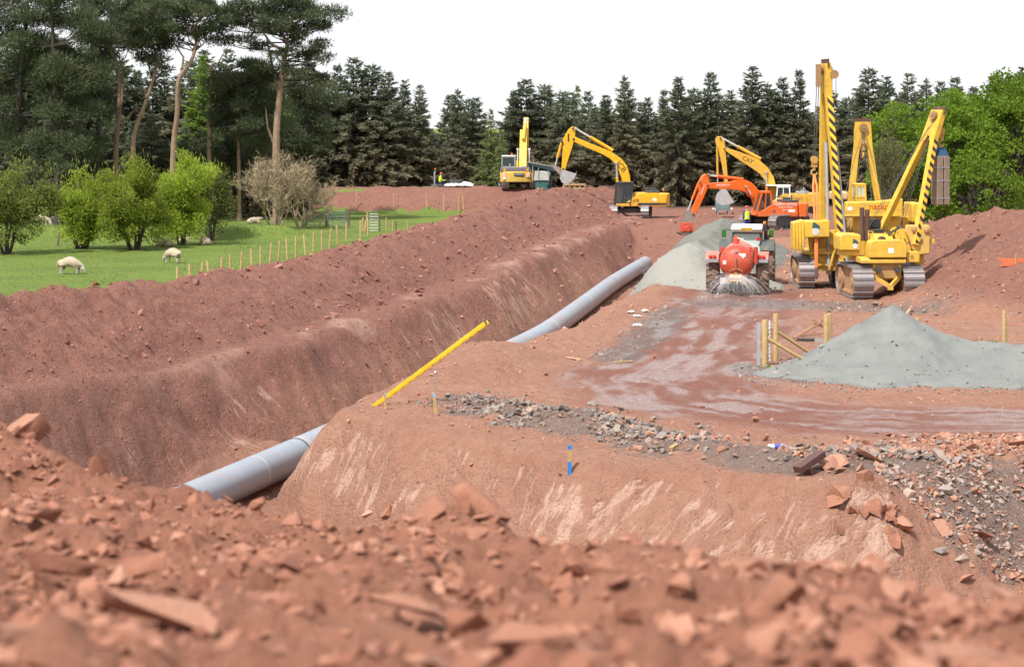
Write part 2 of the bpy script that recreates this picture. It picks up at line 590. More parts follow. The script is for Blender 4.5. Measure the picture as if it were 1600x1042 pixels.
    grav = np.maximum(grav, 0.95 * sstep(1.9, 0.5, g4 + 0.8 * fbm(X / 1.0, Y / 1.0, 85, 3)))
    g5, _ = seg_dist(X, Y, [(6.9, 60.8), (8.0, 58.0), (16, 56.2)])
    grav = np.maximum(grav, 0.8 * sstep(1.2, 0.3, g5 + 0.5 * fbm(X, Y, 87, 3)))
    front_pit = sstep(0.1, 0.5, dp) * sstep(2.9, 1.8, dp) * (X < 7.6) * (o > 1.5)
    streak = fbm((X * 0.80 - Y * 0.60) / 0.24, (X * 0.60 + Y * 0.80) / 0.9, 89, 3)
    patch = fbm(X / 2.0, Y / 2.0, 91, 2)
    pale = front_pit * np.clip(0.62 + 0.55 * patch, 0, 1)
    lw = sstep(-1.2, -1.7, o) * sstep(-3.4, -2.6, o) * (Y < 125)
    s2 = fbm((Y + o * 1.3) / 0.30, o / 0.8, 93, 3)
    wallp = lw * (1 - 0.3 * near) * np.clip(0.48 + 0.9 * fbm(X / 3, Y / 3, 95, 2), 0, 1)
    ledge = (0.42 - 0.36 * near) * sstep(-2.7, -3.1, o) * sstep(-4.8, -4.1, o) * sstep(0.0, 0.5, fbm(X / 1.5, Y / 2.5, 97, 3))
    moist = np.clip(sstep(-1.0, -3.0, o) * 0.95 + 0.35 * sstep(2.5, 0.5, np.abs(o)), 0, 1)
    moist = np.where(Y > 132, np.maximum(moist, 0.85), moist)
    moist = np.maximum(moist, 0.80 * sstep(0.2, 0.9, mound))
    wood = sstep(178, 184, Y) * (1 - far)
    return z, o, grass, grav, wet, pale, moist, wood, spoil, mound, dp, dg, wallp, ledge

def ground_z(X, Y):
    X = np.atleast_1d(np.asarray(X, float)); Y = np.atleast_1d(np.asarray(Y, float))
    f = ground_fields(X, Y)
    return f[0]
def gz(x, y):
    return float(ground_z(x, y)[0])

def rough_detail(X, Y, f):
    z, o, grass, grav, wet, pale, moist, wood, spoil, mound, dp, dg = f[:12]
    loose = np.clip(spoil * 1.1 + mound * 0.9 + 0.32, 0.15, 1.35) * (1 - 0.75 * wet) * (1 - 0.8 * grass)
    lump = 0.34 * fbm(X / 1.15, Y / 1.15, 102, 4) * sstep(78, 62, Y) * sstep(-4.4, -5.6, o) * (1 - grass)
    pit = sstep(0.3, 1.2, dp) * (o > 1.2)
    d = 0.15 * (ridged(X / 1.2, Y / 1.2, 101, 4) - 0.62) + 0.11 * fbm(X / 0.38, Y / 0.38, 103, 4)
    d = d * loose * (1 - 0.2 * pit) + lump
    ruts = 0.09 * (ridged(X / 1.1 + Y * 0.12, Y / 9, 105, 3) - 0.6) * wet
    return d + ruts + 0.03 * fbm(X / 0.18, Y / 0.18, 107, 2) * (1 - grass) + grass * 0.05 * fbm(X / 0.8, Y / 0.8, 109, 3)

def ground_material():
    m, n, l, bs = nodes_of('soil_and_grass')
    a1 = N(n, 'ShaderNodeAttribute', attribute_name='m1')
    a2 = N(n, 'ShaderNodeAttribute', attribute_name='m2')
    s1 = N(n, 'ShaderNodeSeparateColor'); l.new(a1.outputs['Color'], s1.inputs[0])
    s2 = N(n, 'ShaderNodeSeparateColor'); l.new(a2.outputs['Color'], s2.inputs[0])
    grass, grav, wet = s1.outputs[0], s1.outputs[1], s1.outputs[2]
    pale, moist, wood = s2.outputs[0], s2.outputs[1], s2.outputs[2]
    nf = noise_fac(n, l, 0.55, 6, 0.32, 0.68)
    nm = noise_fac(n, l, 3.2, 6, 0.33, 0.67, rough=0.65)
    nh = noise_fac(n, l, 13.0, 5, 0.30, 0.72, rough=0.7)
    dry = cmix(n, l, nf, (0.42, 0.225, 0.155), (0.345, 0.165, 0.112))
    dry = cmix(n, l, fmath(n, l, 'MULTIPLY', nm, 0.55), dry, (0.25, 0.100, 0.066))
    dry = cmix(n, l, fmath(n, l, 'MULTIPLY', nh, 0.30), dry, (0.52, 0.30, 0.215))
    damp = cmix(n, l, nf, (0.235, 0.101, 0.077), (0.290, 0.134, 0.103))
    damp = cmix(n, l, fmath(n, l, 'MULTIPLY', nm, 0.55), damp, (0.120, 0.048, 0.038))
    damp = cmix(n, l, fmath(n, l, 'MULTIPLY', nh, 0.30), damp, (0.38, 0.19, 0.14))
    c = cmix(n, l, moist, dry, damp)
    palec = cmix(n, l, nm, (0.70, 0.48, 0.385), (0.58, 0.365, 0.275))
    def scrape(rot, across, along, lo, hi):
        tc = N(n, 'ShaderNodeTexCoord')
        m1_ = N(n, 'ShaderNodeMapping'); m1_.inputs['Rotation'].default_value = (0, 0, rot)
        m2_ = N(n, 'ShaderNodeMapping'); m2_.inputs['Scale'].default_value = (across, along, 1.2)
        no = N(n, 'ShaderNodeTexNoise'); no.inputs['Scale'].default_value = 1.0; no.inputs['Detail'].default_value = 5.0; no.inputs['Roughness'].default_value = 0.6
        l.new(tc.outputs['Object'], m1_.inputs['Vector']); l.new(m1_.outputs[0], m2_.inputs['Vector']); l.new(m2_.outputs[0], no.inputs['Vector'])
        rg = N(n, 'ShaderNodeMapRange'); rg.inputs[1].default_value = lo; rg.inputs[2].default_value = hi
        l.new(no.outputs['Fac'], rg.inputs['Value'])
        return rg.outputs[0]
    def gated(region, st):
        v = fmath(n, l, 'ADD', region, st)
        v = fmath(n, l, 'SUBTRACT', v, 1.0)
        return fmath(n, l, 'MULTIPLY', v, 2.6, True)
    fs = fmath(n, l, 'MULTIPLY', gated(pale, scrape(math.radians(52), 3.6, 0.75, 0.44, 0.68)), 0.62)
    ws = gated(a2.outputs['Alpha'], scrape(math.radians(-80), 3.4, 0.9, 0.46, 0.72))
    fs = fmath(n, l, 'MAXIMUM', fmath(n, l, 'MULTIPLY', fs, 1.35), fmath(n, l, 'MULTIPLY', pale, 0.14))
    pale = fmath(n, l, 'MAXIMUM', fs, fmath(n, l, 'MULTIPLY', ws, 0.6))
    pale = fmath(n, l, 'MAXIMUM', pale, a1.outputs['Alpha'])
    inv = fmath(n, l, 'SUBTRACT', 1.0, fmath(n, l, 'MULTIPLY', nh, 0.45))
    c = cmix(n, l, fmath(n, l, 'MULTIPLY', pale, inv), c, palec)
    a3 = N(n, 'ShaderNodeAttribute', attribute_name='m3')
    wet_sheen = a3.outputs['Fac']
    wetc = cmix(n, l, nm, (0.20, 0.080, 0.060), (0.265, 0.110, 0.080))
    wetc = cmix(n, l, wet_sheen, wetc, (0.30, 0.190, 0.180))  # sky sheen on the wet mud painted in as a paler, greyer colour
    c = cmix(n, l, fmath(n, l, 'MULTIPLY', wet, 0.85), c, wetc)
    gvc = cmix(n, l, nh, (0.095, 0.09, 0.088), (0.22, 0.20, 0.19))
    gf = fmath(n, l, 'MULTIPLY_ADD', nm, 0.9)
    l.new(fmath(n, l, 'SUBTRACT', grav, 0.45), gf.node.inputs[2])
    gf = fmath(n, l, 'MULTIPLY', gf, 1.6, True)
    gf = fmath(n, l, 'MULTIPLY', gf, fmath(n, l, 'GREATER_THAN', grav, 0.02))
    c = cmix(n, l, fmath(n, l, 'MULTIPLY', gf, 0.66), c, gvc)
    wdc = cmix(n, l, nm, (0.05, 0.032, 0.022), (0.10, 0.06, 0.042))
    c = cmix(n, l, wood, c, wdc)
    gn = noise_fac(n, l, 0.22, 6, 0.35, 0.65)
    gs = noise_fac(n, l, 2.0, 6, 0.3, 0.7)
    gcol = cmix(n, l, gn, (0.150, 0.225, 0.030), (0.100, 0.158, 0.024))
    gcol = cmix(n, l, fmath(n, l, 'MULTIPLY', gs, 0.6), gcol, (0.19, 0.235, 0.055))
    gfa = fmath(n, l, 'MULTIPLY_ADD', nm, 0.5)
    l.new(fmath(n, l, 'SUBTRACT', grass, 0.42), gfa.node.inputs[2])
    gfa = fmath(n, l, 'MULTIPLY', gfa, 3.5, True)
    gfa = fmath(n, l, 'MULTIPLY', gfa, fmath(n, l, 'GREATER_THAN', grass, 0.02))
    c = cmix(n, l, gfa, c, gcol)
    l.new(c, bs.inputs['Base Color'])
    wr = fmath(n, l, 'MULTIPLY', wet, wet_sheen)
    r = fmath(n, l, 'MULTIPLY_ADD', wr, -0.70)
    r.node.inputs[2].default_value = 0.92
    l.new(r, bs.inputs['Roughness'])
    l.new(fmath(n, l, 'ADD', 0.3, fmath(n, l, 'MULTIPLY', wr, 0.5)), bs.inputs['Specular IOR Level'])
    h = fmath(n, l, 'ADD', fmath(n, l, 'MULTIPLY', nm, 1.0), fmath(n, l, 'MULTIPLY', nh, 0.6))
    h = fmath(n, l, 'SUBTRACT', h, fmath(n, l, 'MULTIPLY', pale, 0.6))
    bump(n, l, bs, h, 0.95, 0.10)
    return m

def build_ground():
    rows = [np.linspace(-40, 35, 60, endpoint=False)]
    y = 35.0
    r = []
    while y < 160:
        r.append(y); y *= 1.0023
    rows.append(np.array(r))
    rows.append(np.arange(y, 215, 0.6))
    rows.append(np.geomspace(217, 4200, 22))
    Yr = np.concatenate(rows)
    u = np.linspace(-1, 1, 440)
    ext = np.geomspace(0.6, 4200, 26)
    hw = np.maximum(0.27 * np.abs(Yr) + 4, 14)
    Xg = np.concatenate([-(hw[:, None] + ext[None, ::-1]), hw[:, None] * u[None, :], hw[:, None] + ext[None, :]], axis=1)
    Yg = np.repeat(Yr[:, None], Xg.shape[1], axis=1)
    X, Y = Xg.ravel(), Yg.ravel()
    f = ground_fields(X, Y)
    Z = f[0] + rough_detail(X, Y, f) * (Y < 230) * (np.abs(X) < 120)
    nr, nc = Xg.shape
    i = np.arange(nr - 1)[:, None] * nc + np.arange(nc - 1)[None, :]
    Q = np.stack([i, i + 1, i + nc + 1, i + nc], axis=-1).reshape(-1, 4)
    me = np_mesh('ground', np.stack([X, Y, Z], 1), Q, ground_material(), True)
    for nm, ch in (('m1', (f[2], f[3], f[4], f[13])), ('m2', (f[5], f[6], f[7], f[12]))):
        a = me.attributes.new(nm, 'FLOAT_COLOR', 'POINT')
        buf = np.ones((len(X), 4), np.float32)
        for k in range(4):
            buf[:, k] = ch[k]
        a.data.foreach_set('color', buf.ravel())
    wd, wpar = seg_dist(X, Y, WET)
    sh = fbm(wpar * 3.1 + 0.8 * fbm(X / 2, Y / 2, 201, 2), wd / 0.42 + 0.4 * fbm(X, Y, 203, 2), 205, 4) + 0.5 * fbm(X / 2.6, Y / 2.6, 207, 2)
    a = me.attributes.new('m3', 'FLOAT', 'POINT')
    a.data.foreach_set('value', (0.75 * sstep(-0.35, 0.45, sh) + 0.25 * sstep(0.15, 0.4, sh)).astype(np.float32))
    o = link_obj('ground', me)
    return tag(o, 'red earth construction strip with trench, haul road and grass field', None, None, 'structure')
GROUND = build_ground()

# ------------------------------------------------------------------ stones
def hull_rock(seed, flat=(1, 0.75, 0.5), npts=13):
    rg = random.Random(seed)
    bm = bmesh.new()
    for _ in range(npts):
        p = Vector((rg.uniform(-1, 1), rg.uniform(-1, 1), rg.uniform(-1, 1)))
        mx = max(abs(p.x), abs(p.y), abs(p.z))
        p = p / mx * rg.uniform(0.75, 1) if rg.random() < 0.6 else p.normalized()
        bm.verts.new((p.x * flat[0] * 0.5, p.y * flat[1] * 0.5, p.z * flat[2] * 0.5))
    r = bmesh.ops.convex_hull(bm, input=bm.verts)
    bmesh.ops.delete(bm, geom=[g for g in r['geom_interior'] if isinstance(g, bmesh.types.BMVert)], context='VERTS')
    bmesh.ops.triangulate(bm, faces=bm.faces)
    bmesh.ops.recalc_face_normals(bm, faces=bm.faces)
    bm.verts.index_update()
    V = np.array([v.co[:] for v in bm.verts])
    T = np.array([[v.index for v in f.verts] for f in bm.faces])
    bm.free()
    return V, T

def stone_material(name, cols, dusty=0.3):
    m, n, l, bs = nodes_of(name)
    g = N(n, 'ShaderNodeNewGeometry')
    oi = N(n, 'ShaderNodeObjectInfo')
    r = fmath(n, l, 'FRACT', fmath(n, l, 'ADD', g.outputs['Random Per Island'], oi.outputs['Random']))
    rp = N(n, 'ShaderNodeValToRGB')
    rp.color_ramp.interpolation = 'LINEAR'
    e = rp.color_ramp.elements
    while len(e) < len(cols):
        e.new(0.5)
    for k, c in enumerate(cols):
        e[k].position = k / (len(cols) - 1)
        e[k].color = (*c, 1)
    l.new(r, rp.inputs['Fac'])
    f1 = noise_fac(n, l, 9.0, 6, 0.3, 0.7)
    c = cmix(n, l, fmath(n, l, 'MULTIPLY', f1, 0.35), rp.outputs['Color'], (0.20, 0.085, 0.06))
    f2 = noise_fac(n, l, 3.0, 5, 0.45, 0.7)
    c = cmix(n, l, fmath(n, l, 'MULTIPLY', f2, dusty), c, (0.45, 0.22, 0.145))
    l.new(c, bs.inputs['Base Color'])
    bs.inputs['Roughness'].default_value = 0.85
    bs.inputs['Specular IOR Level'].default_value = 0.3
    h = noise_fac(n, l, 22.0, 8, 0.2, 0.8)
    bump(n, l, bs, h, 0.5, 0.022)
    MATS[name] = m
    return m

M_RED = stone_material('red_stone', [(0.35, 0.165, 0.108), (0.42, 0.225, 0.155), (0.26, 0.112, 0.074), (0.47, 0.28, 0.20), (0.33, 0.155, 0.10)])
M_GREY = stone_material('grey_stone', [(0.13, 0.135, 0.135), (0.27, 0.265, 0.25), (0.075, 0.078, 0.08), (0.36, 0.30, 0.25), (0.165, 0.175, 0.175), (0.30, 0.185, 0.14)], 0.12)
M_DAMP = stone_material('damp_clod', [(0.215, 0.085, 0.065), (0.27, 0.115, 0.09), (0.17, 0.066, 0.053), (0.34, 0.17, 0.14), (0.22, 0.09, 0.07)], 0.05)
M_HEAP = stone_material('heap_stone', [(0.25, 0.105, 0.066), (0.32, 0.15, 0.098), (0.20, 0.078, 0.048), (0.40, 0.21, 0.145), (0.27, 0.115, 0.072), (0.23, 0.092, 0.058)], 0.35)
M_PEB = stone_material('pale_rubble', [(0.26, 0.25, 0.24), (0.40, 0.33, 0.285), (0.17, 0.165, 0.165), (0.46, 0.34, 0.27), (0.30, 0.295, 0.29), (0.40, 0.23, 0.165)], 0.15)
CHUNK = [hull_rock(k, (1, 0.8, 0.62), 12) for k in range(10)]
SLAB = [hull_rock(50 + k, (1, 0.72, 0.26), 12) for k in range(10)]
ROCKS = CHUNK + SLAB
def rough_rock(seed, flat, k=0.09):
    """broken lump with a chipped surface: a split hull pushed in and out"""
    V, T = hull_rock(seed, flat, 9)
    V = [tuple(v) for v in V]; T = [tuple(t) for t in T]
    rg = random.Random(seed); mid = {}; out = []
    def m(a, b):
        e = (min(a, b), max(a, b))
        if e not in mid:
            p = (Vector(V[a]) + Vector(V[b])) / 2
            V.append(tuple(p * (1 + rg.gauss(0.03, k)))); mid[e] = len(V) - 1
        return mid[e]
    for a, b, c in T:
        x, y, z = m(a, b), m(b, c), m(c, a)
        out += [(a, x, z), (x, b, y), (z, y, c), (x, y, z)]
    return np.array(V), np.array(out)
ROUGH = [rough_rock(700 + q, (1, 0.8, 0.6)) for q in range(10)] + [rough_rock(720 + q, (1, 0.75, 0.28), 0.10) for q in range(10)]
def rock_mesh(name, VT, mat, soft=False):
    me = np_mesh(name, VT[0], VT[1], mat, soft)
    if soft:
        me.set_sharp_from_angle(angle=0.75)
    return me

def euler_mats(n, tilt, rng):
    az = rng.uniform(0, 2 * np.pi, n)
    tx, ty = rng.normal(0, tilt, n), rng.normal(0, tilt, n)
    ca, sa = np.cos(az), np.sin(az)
    cx, sx, cy, sy = np.cos(tx), np.sin(tx), np.cos(ty), np.sin(ty)
    Z0 = np.zeros(n); O = np.ones(n)
    Rz = np.stack([ca, -sa, Z0, sa, ca, Z0, Z0, Z0, O], 1).reshape(n, 3, 3)
    Rx = np.stack([O, Z0, Z0, Z0, cx, -sx, Z0, sx, cx], 1).reshape(n, 3, 3)
    Ry = np.stack([cy, Z0, sy, Z0, O, Z0, -sy, Z0, cy], 1).reshape(n, 3, 3)
    return Rx @ Ry @ Rz

def scatter_join(name, pos, size, variants, mats, parent, rng, tilt=0.4, mat_pick=None, label=None):
    """many small stones joined into one mesh (too small to pick apart)"""
    n = len(pos)
    R = euler_mats(n, tilt, rng)
    pick = rng.integers(0, len(variants), n)
    Vs, Ts, Ms, b = [], [], [], 0
    for k, (V, T) in enumerate(variants):
        idx = np.nonzero(pick == k)[0]
        if not len(idx):
            continue
        W = np.einsum('nij,vj->nvi', R[idx], V) * size[idx][:, None, None] + pos[idx][:, None, :]
        Vs.append(W.reshape(-1, 3))
        t = T[None] + (np.arange(len(idx)) * len(V))[:, None, None] + b
        Ts.append(t.reshape(-1, 3))
        if mat_pick is not None:
            Ms.append(np.repeat(mat_pick[idx], len(T)))
        b += len(idx) * len(V)
    me = np_mesh(name, np.concatenate(Vs), np.concatenate(Ts), mats, False, np.concatenate(Ms) if Ms else None)
    o = link_obj(name, me, parent)
    tag(o, label, None, None, 'stuff')
    return o

# clods on the spoil, walls and road edges
def ground_scatter():
    rng = np.random.default_rng(11)
    n = 115000
    Y = np.exp(rng.uniform(np.log(38), np.log(172), n))
    X = rng.uniform(-1, 1, n) * (0.26 * Y + 2)
    f = ground_fields(X, Y)
    z, o, grass, grav, wet, pale, moist, wood, spoil, mound, dp, dg = f[:12]
    w = np.clip(0.16 + 0.30 * (spoil > 0.25) * sstep(-0.2, 0.45, fbm(X / 2.2, Y / 2.2, 121, 3)) + 0.75 * (o < -8.2) * (spoil > 0.25) + 0.5 * (np.abs(o + 5.6) < 0.8) + 0.30 * (mound > 0.2) + 1.6 * grav, 0, 1)
    w = w * (1 - grass) * (1 - 0.85 * wet) * (1 - 0.7 * pale)
    w = np.where((o > 1.5) & (dp > 0.4), np.maximum(w, 0.16), w)
    keep = rng.random(n) < w * 0.8
    X, Y = X[keep], Y[keep]
    fk = [a[keep] for a in f]
    Z = fk[0] + rough_detail(X, Y, fk)
    size = (0.0013 * Y) * rng.lognormal(0, 0.65, len(X)) * 0.62
    size = np.clip(size, 0.035, 0.42)
    gm = rng.random(len(X)) < fk[3] * 1.1
    dampm = rng.random(len(X)) < fk[6]
    mp = np.where(gm, 1, np.where(dampm, 2, 0))
    P = np.stack([X, Y, Z + size * 0.08], 1)
    scatter_join('clod', P, size, ROCKS[:14], [M_RED, M_GREY, M_DAMP], GROUND, rng, 0.5, mp, 'loose earth clods and small stones over the diggings')
    # the gravel berm and the rubble slope: stones too small to single out
    n = 16000
    t = rng.random(n)
    side = rng.random(n) < 0.45
    gx = np.interp(t * 5, range(6), [p[0] for p in GRAV]) + rng.normal(0, 0.75, n)
    gy = np.interp(t * 5, range(6), [p[1] for p in GRAV]) + np.abs(rng.normal(0, 1.3, n)) - 0.6
    rx = rng.uniform(7.6, 14, n)
    ry = rng.uniform(41.0, 47.5, n)
    X = np.where(side, gx, rx); Y = np.where(side, gy, ry)
    f = ground_fields(X, Y)
    k = (rng.random(n) < np.where(side, 0.85 * sstep(-0.35, 0.35, fbm(X / 1.3, Y / 1.3, 132, 3)), 0.75 * sstep(-0.45, 0.25, fbm(X / 1.2, Y / 1.2, 131, 3))))
    k &= f[4] < 0.7
    X, Y = X[k], Y[k]; f = [a[k] for a in f]; side = side[k]
    Z = f[0] + rough_detail(X, Y, f)
    size = rng.lognormal(math.log(0.10), 0.5, len(X)).clip(0.03, 0.30)
    redp = np.where(side, 0.10 + 0.25 * sstep(2, 7, X), 0.30 + 0.55 * sstep(43.2, 45.5, Y + 0.8 * fbm(X, Y, 133, 2)))
    mp = (rng.random(len(X)) > redp).astype(int)
    mp = np.where((mp == 1) & ~side, 2, mp)
    size = np.where(side, size, size * 0.75)
    scatter_join('rubble', np.stack([X, Y, Z + size * 0.15], 1), size, ROCKS, [M_RED, M_GREY, M_PEB], GROUND, rng, 0.55, mp, 'grey and pink broken stone along the road edge')
ground_scatter()

def place_stones(parent, rows, name='stone'):
    """single stones, each its own object: (x, y, z, size, variant, rot euler, material index)"""
    cache = {}
    for x, y, z, s, v, e, mi in rows:
        key = (v, mi)
        if key not in cache:
            cache[key] = rock_mesh(name, ROUGH[v] if mi > 3 else ROCKS[v], [M_RED, M_GREY, M_DAMP, M_PEB, M_HEAP, M_GREY][mi], mi > 3)
        o = link_obj(name, cache[key], parent)
        o.location = (x, y, z)
        o.rotation_euler = e
        o.scale = (s, s, s) if not isinstance(s, tuple) else s

def ground_stones():
    rng = np.random.default_rng(17)
    rows = []
    def put(x, y, s, mi, v=None, tilt=0.4, sink=0.12):
        f = ground_fields(np.array([x]), np.array([y]))
        z = float(f[0][0] + rough_detail(np.array([x]), np.array([y]), f)[0])
        rows.append((x, y, z + s * sink, s, int(rng.integers(0, 20)) if v is None else v,
                     (rng.normal(0, tilt), rng.normal(0, tilt), rng.uniform(0, 6.28)), mi))
    # slabs at the corner of the pit
    for x, y, s, mi in ((6.05, 42.55, 0.62, 2), (6.65, 42.7, 0.6, 0), (6.95, 43.0, 0.75, 0), (7.25, 42.6, 0.55, 0), (7.5, 43.2, 0.62, 0), (6.8, 42.3, 0.4, 0),
                        (9.55, 41.6, 0.55, 0), (8.7, 41.3, 0.5, 0), (9.1, 41.2, 0.38, 0), (8.9, 40.2, 0.45, 0), (8.5, 40.7, 0.36, 1), (1.05, 43.75, 0.2, 0),
                        (10.2, 45.2, 0.6, 0), (10.8, 45.6, 0.5, 0), (9.6, 44.6, 0.5, 0), (11.4, 45.9, 0.7, 0)):
        put(x, y, s, mi, int(rng.integers(10, 20)), 0.35)
    # big clods on the nose of the bank
    for k in range(18):
        put(7.05 + rng.normal(0, 0.38), 40.45 + rng.normal(0, 0.3), rng.uniform(0.30, 0.62), 4, int(rng.integers(0, 10)), 0.6, 0.0)
    while len(rows) < 185:
        x, y = rng.uniform(7.6, 12.4), rng.uniform(40.6, 46.8)
        if vnoise(np.array([x / 1.2]), np.array([y / 1.2]), 131)[0] < 0.35:
            continue
        put(x, y, float(rng.lognormal(math.log(0.19), 0.35)), 0 if rng.random() < 0.25 + 0.5 * (y > 43.8) else 3)
    while len(rows) < 262:
        t = rng.random()
        x = np.interp(t * 5, range(6), [p[0] for p in GRAV]) + rng.normal(0, 0.35)
        y = np.interp(t * 5, range(6), [p[1] for p in GRAV]) + rng.normal(0, 0.4)
        put(float(x), float(y), float(rng.lognormal(math.log(0.17), 0.3)), 1 if rng.random() < 0.85 else 0)
    while len(rows) < 298:
        y = float(rng.uniform(60, 95)); oo = rng.uniform(-12.5, -3.4)
        put(float(pipe_x(y) + oo), y, float(rng.lognormal(math.log(0.32), 0.3)), 2)
    place_stones(GROUND, rows)
ground_stones()

# ------------------------------------------------------------------ foreground heap the photographer stands on
_hx = np.array([-14, -6, -3.5, -2.9, -2.05, -1.3, -0.69, -0.25, 0.09, 0.5, 0.87, 1.2, 1.63, 3, 8, 14.])
_hd = np.array([14, 14.2, 14.0, 13.2, 12.4, 11.6, 11.0, 10.8, 10.0, 9.0, 8.2, 7.4, 6.9, 6.4, 6, 5.])
_hz = np.array([4.8, 5.15, 5.17, 5.03, 4.92, 4.97, 5.02, 5.12, 5.08, 5.24, 5.38, 5.55, 5.66, 5.74, 5.6, 5.0])
def heap_base(X, Y):
    dc = np.interp(X, _hx, _hd) + 0.35 * fbm(X / 0.9, Y * 0 + 3.3, 141, 3)
    zc = np.interp(X, _hx, _hz)
    z0 = 6.10 - 0.04 * np.abs(X)
    t = np.clip((Y - 4.0) / np.maximum(dc - 4.0, 0.5), -3, 1)
    surf = z0 + (zc - z0) * np.where(t > 0, t, 0) + np.where(t < 0, 0.05 * (-t), 0) * 1.0
    fall = np.maximum(0, Y - dc)
    z = surf - fall * 0.78 + 0.0
    z = z - 0.5 * np.maximum(0, np.abs(X) - 9) - 0.6 * np.maximum(0, -Y - 2)
    return z
def heap_z(X, Y):
    z = heap_base(X, Y)
    z = z + 0.20 * (ridged(X / 1.3, Y / 1.3, 151, 3) - 0.6) + 0.16 * fbm(X / 0.42, Y / 0.42, 153, 4) + 0.10 * (ridged(X / 0.17, Y / 0.17, 155, 4) - 0.6) + 0.016 * fbm(X / 0.05, Y / 0.05, 157, 2)
    return np.maximum(z, -3.4)

def heap_material():
    m, n, l, bs = nodes_of('heap_soil')
    nf = noise_fac(n, l, 0.9, 6, 0.32, 0.68)
    nm = noise_fac(n, l, 7.0, 6, 0.33, 0.67, rough=0.65)
    nh = noise_fac(n, l, 38.0, 6, 0.30, 0.72, rough=0.7)
    c = cmix(n, l, nf, (0.295, 0.132, 0.085), (0.225, 0.092, 0.058))
    c = cmix(n, l, fmath(n, l, 'MULTIPLY', nm, 0.5), c, (0.145, 0.050, 0.032))
    c = cmix(n, l, fmath(n, l, 'MULTIPLY', nh, 0.35), c, (0.42, 0.215, 0.145))
    l.new(c, bs.inputs['Base Color'])
    bs.inputs['Roughness'].default_value = 0.93
    bs.inputs['Specular IOR Level'].default_value = 0.25
    bump(n, l, bs, fmath(n, l, 'ADD', nm, fmath(n, l, 'MULTIPLY', nh, 0.5)), 0.8, 0.03)
    return m

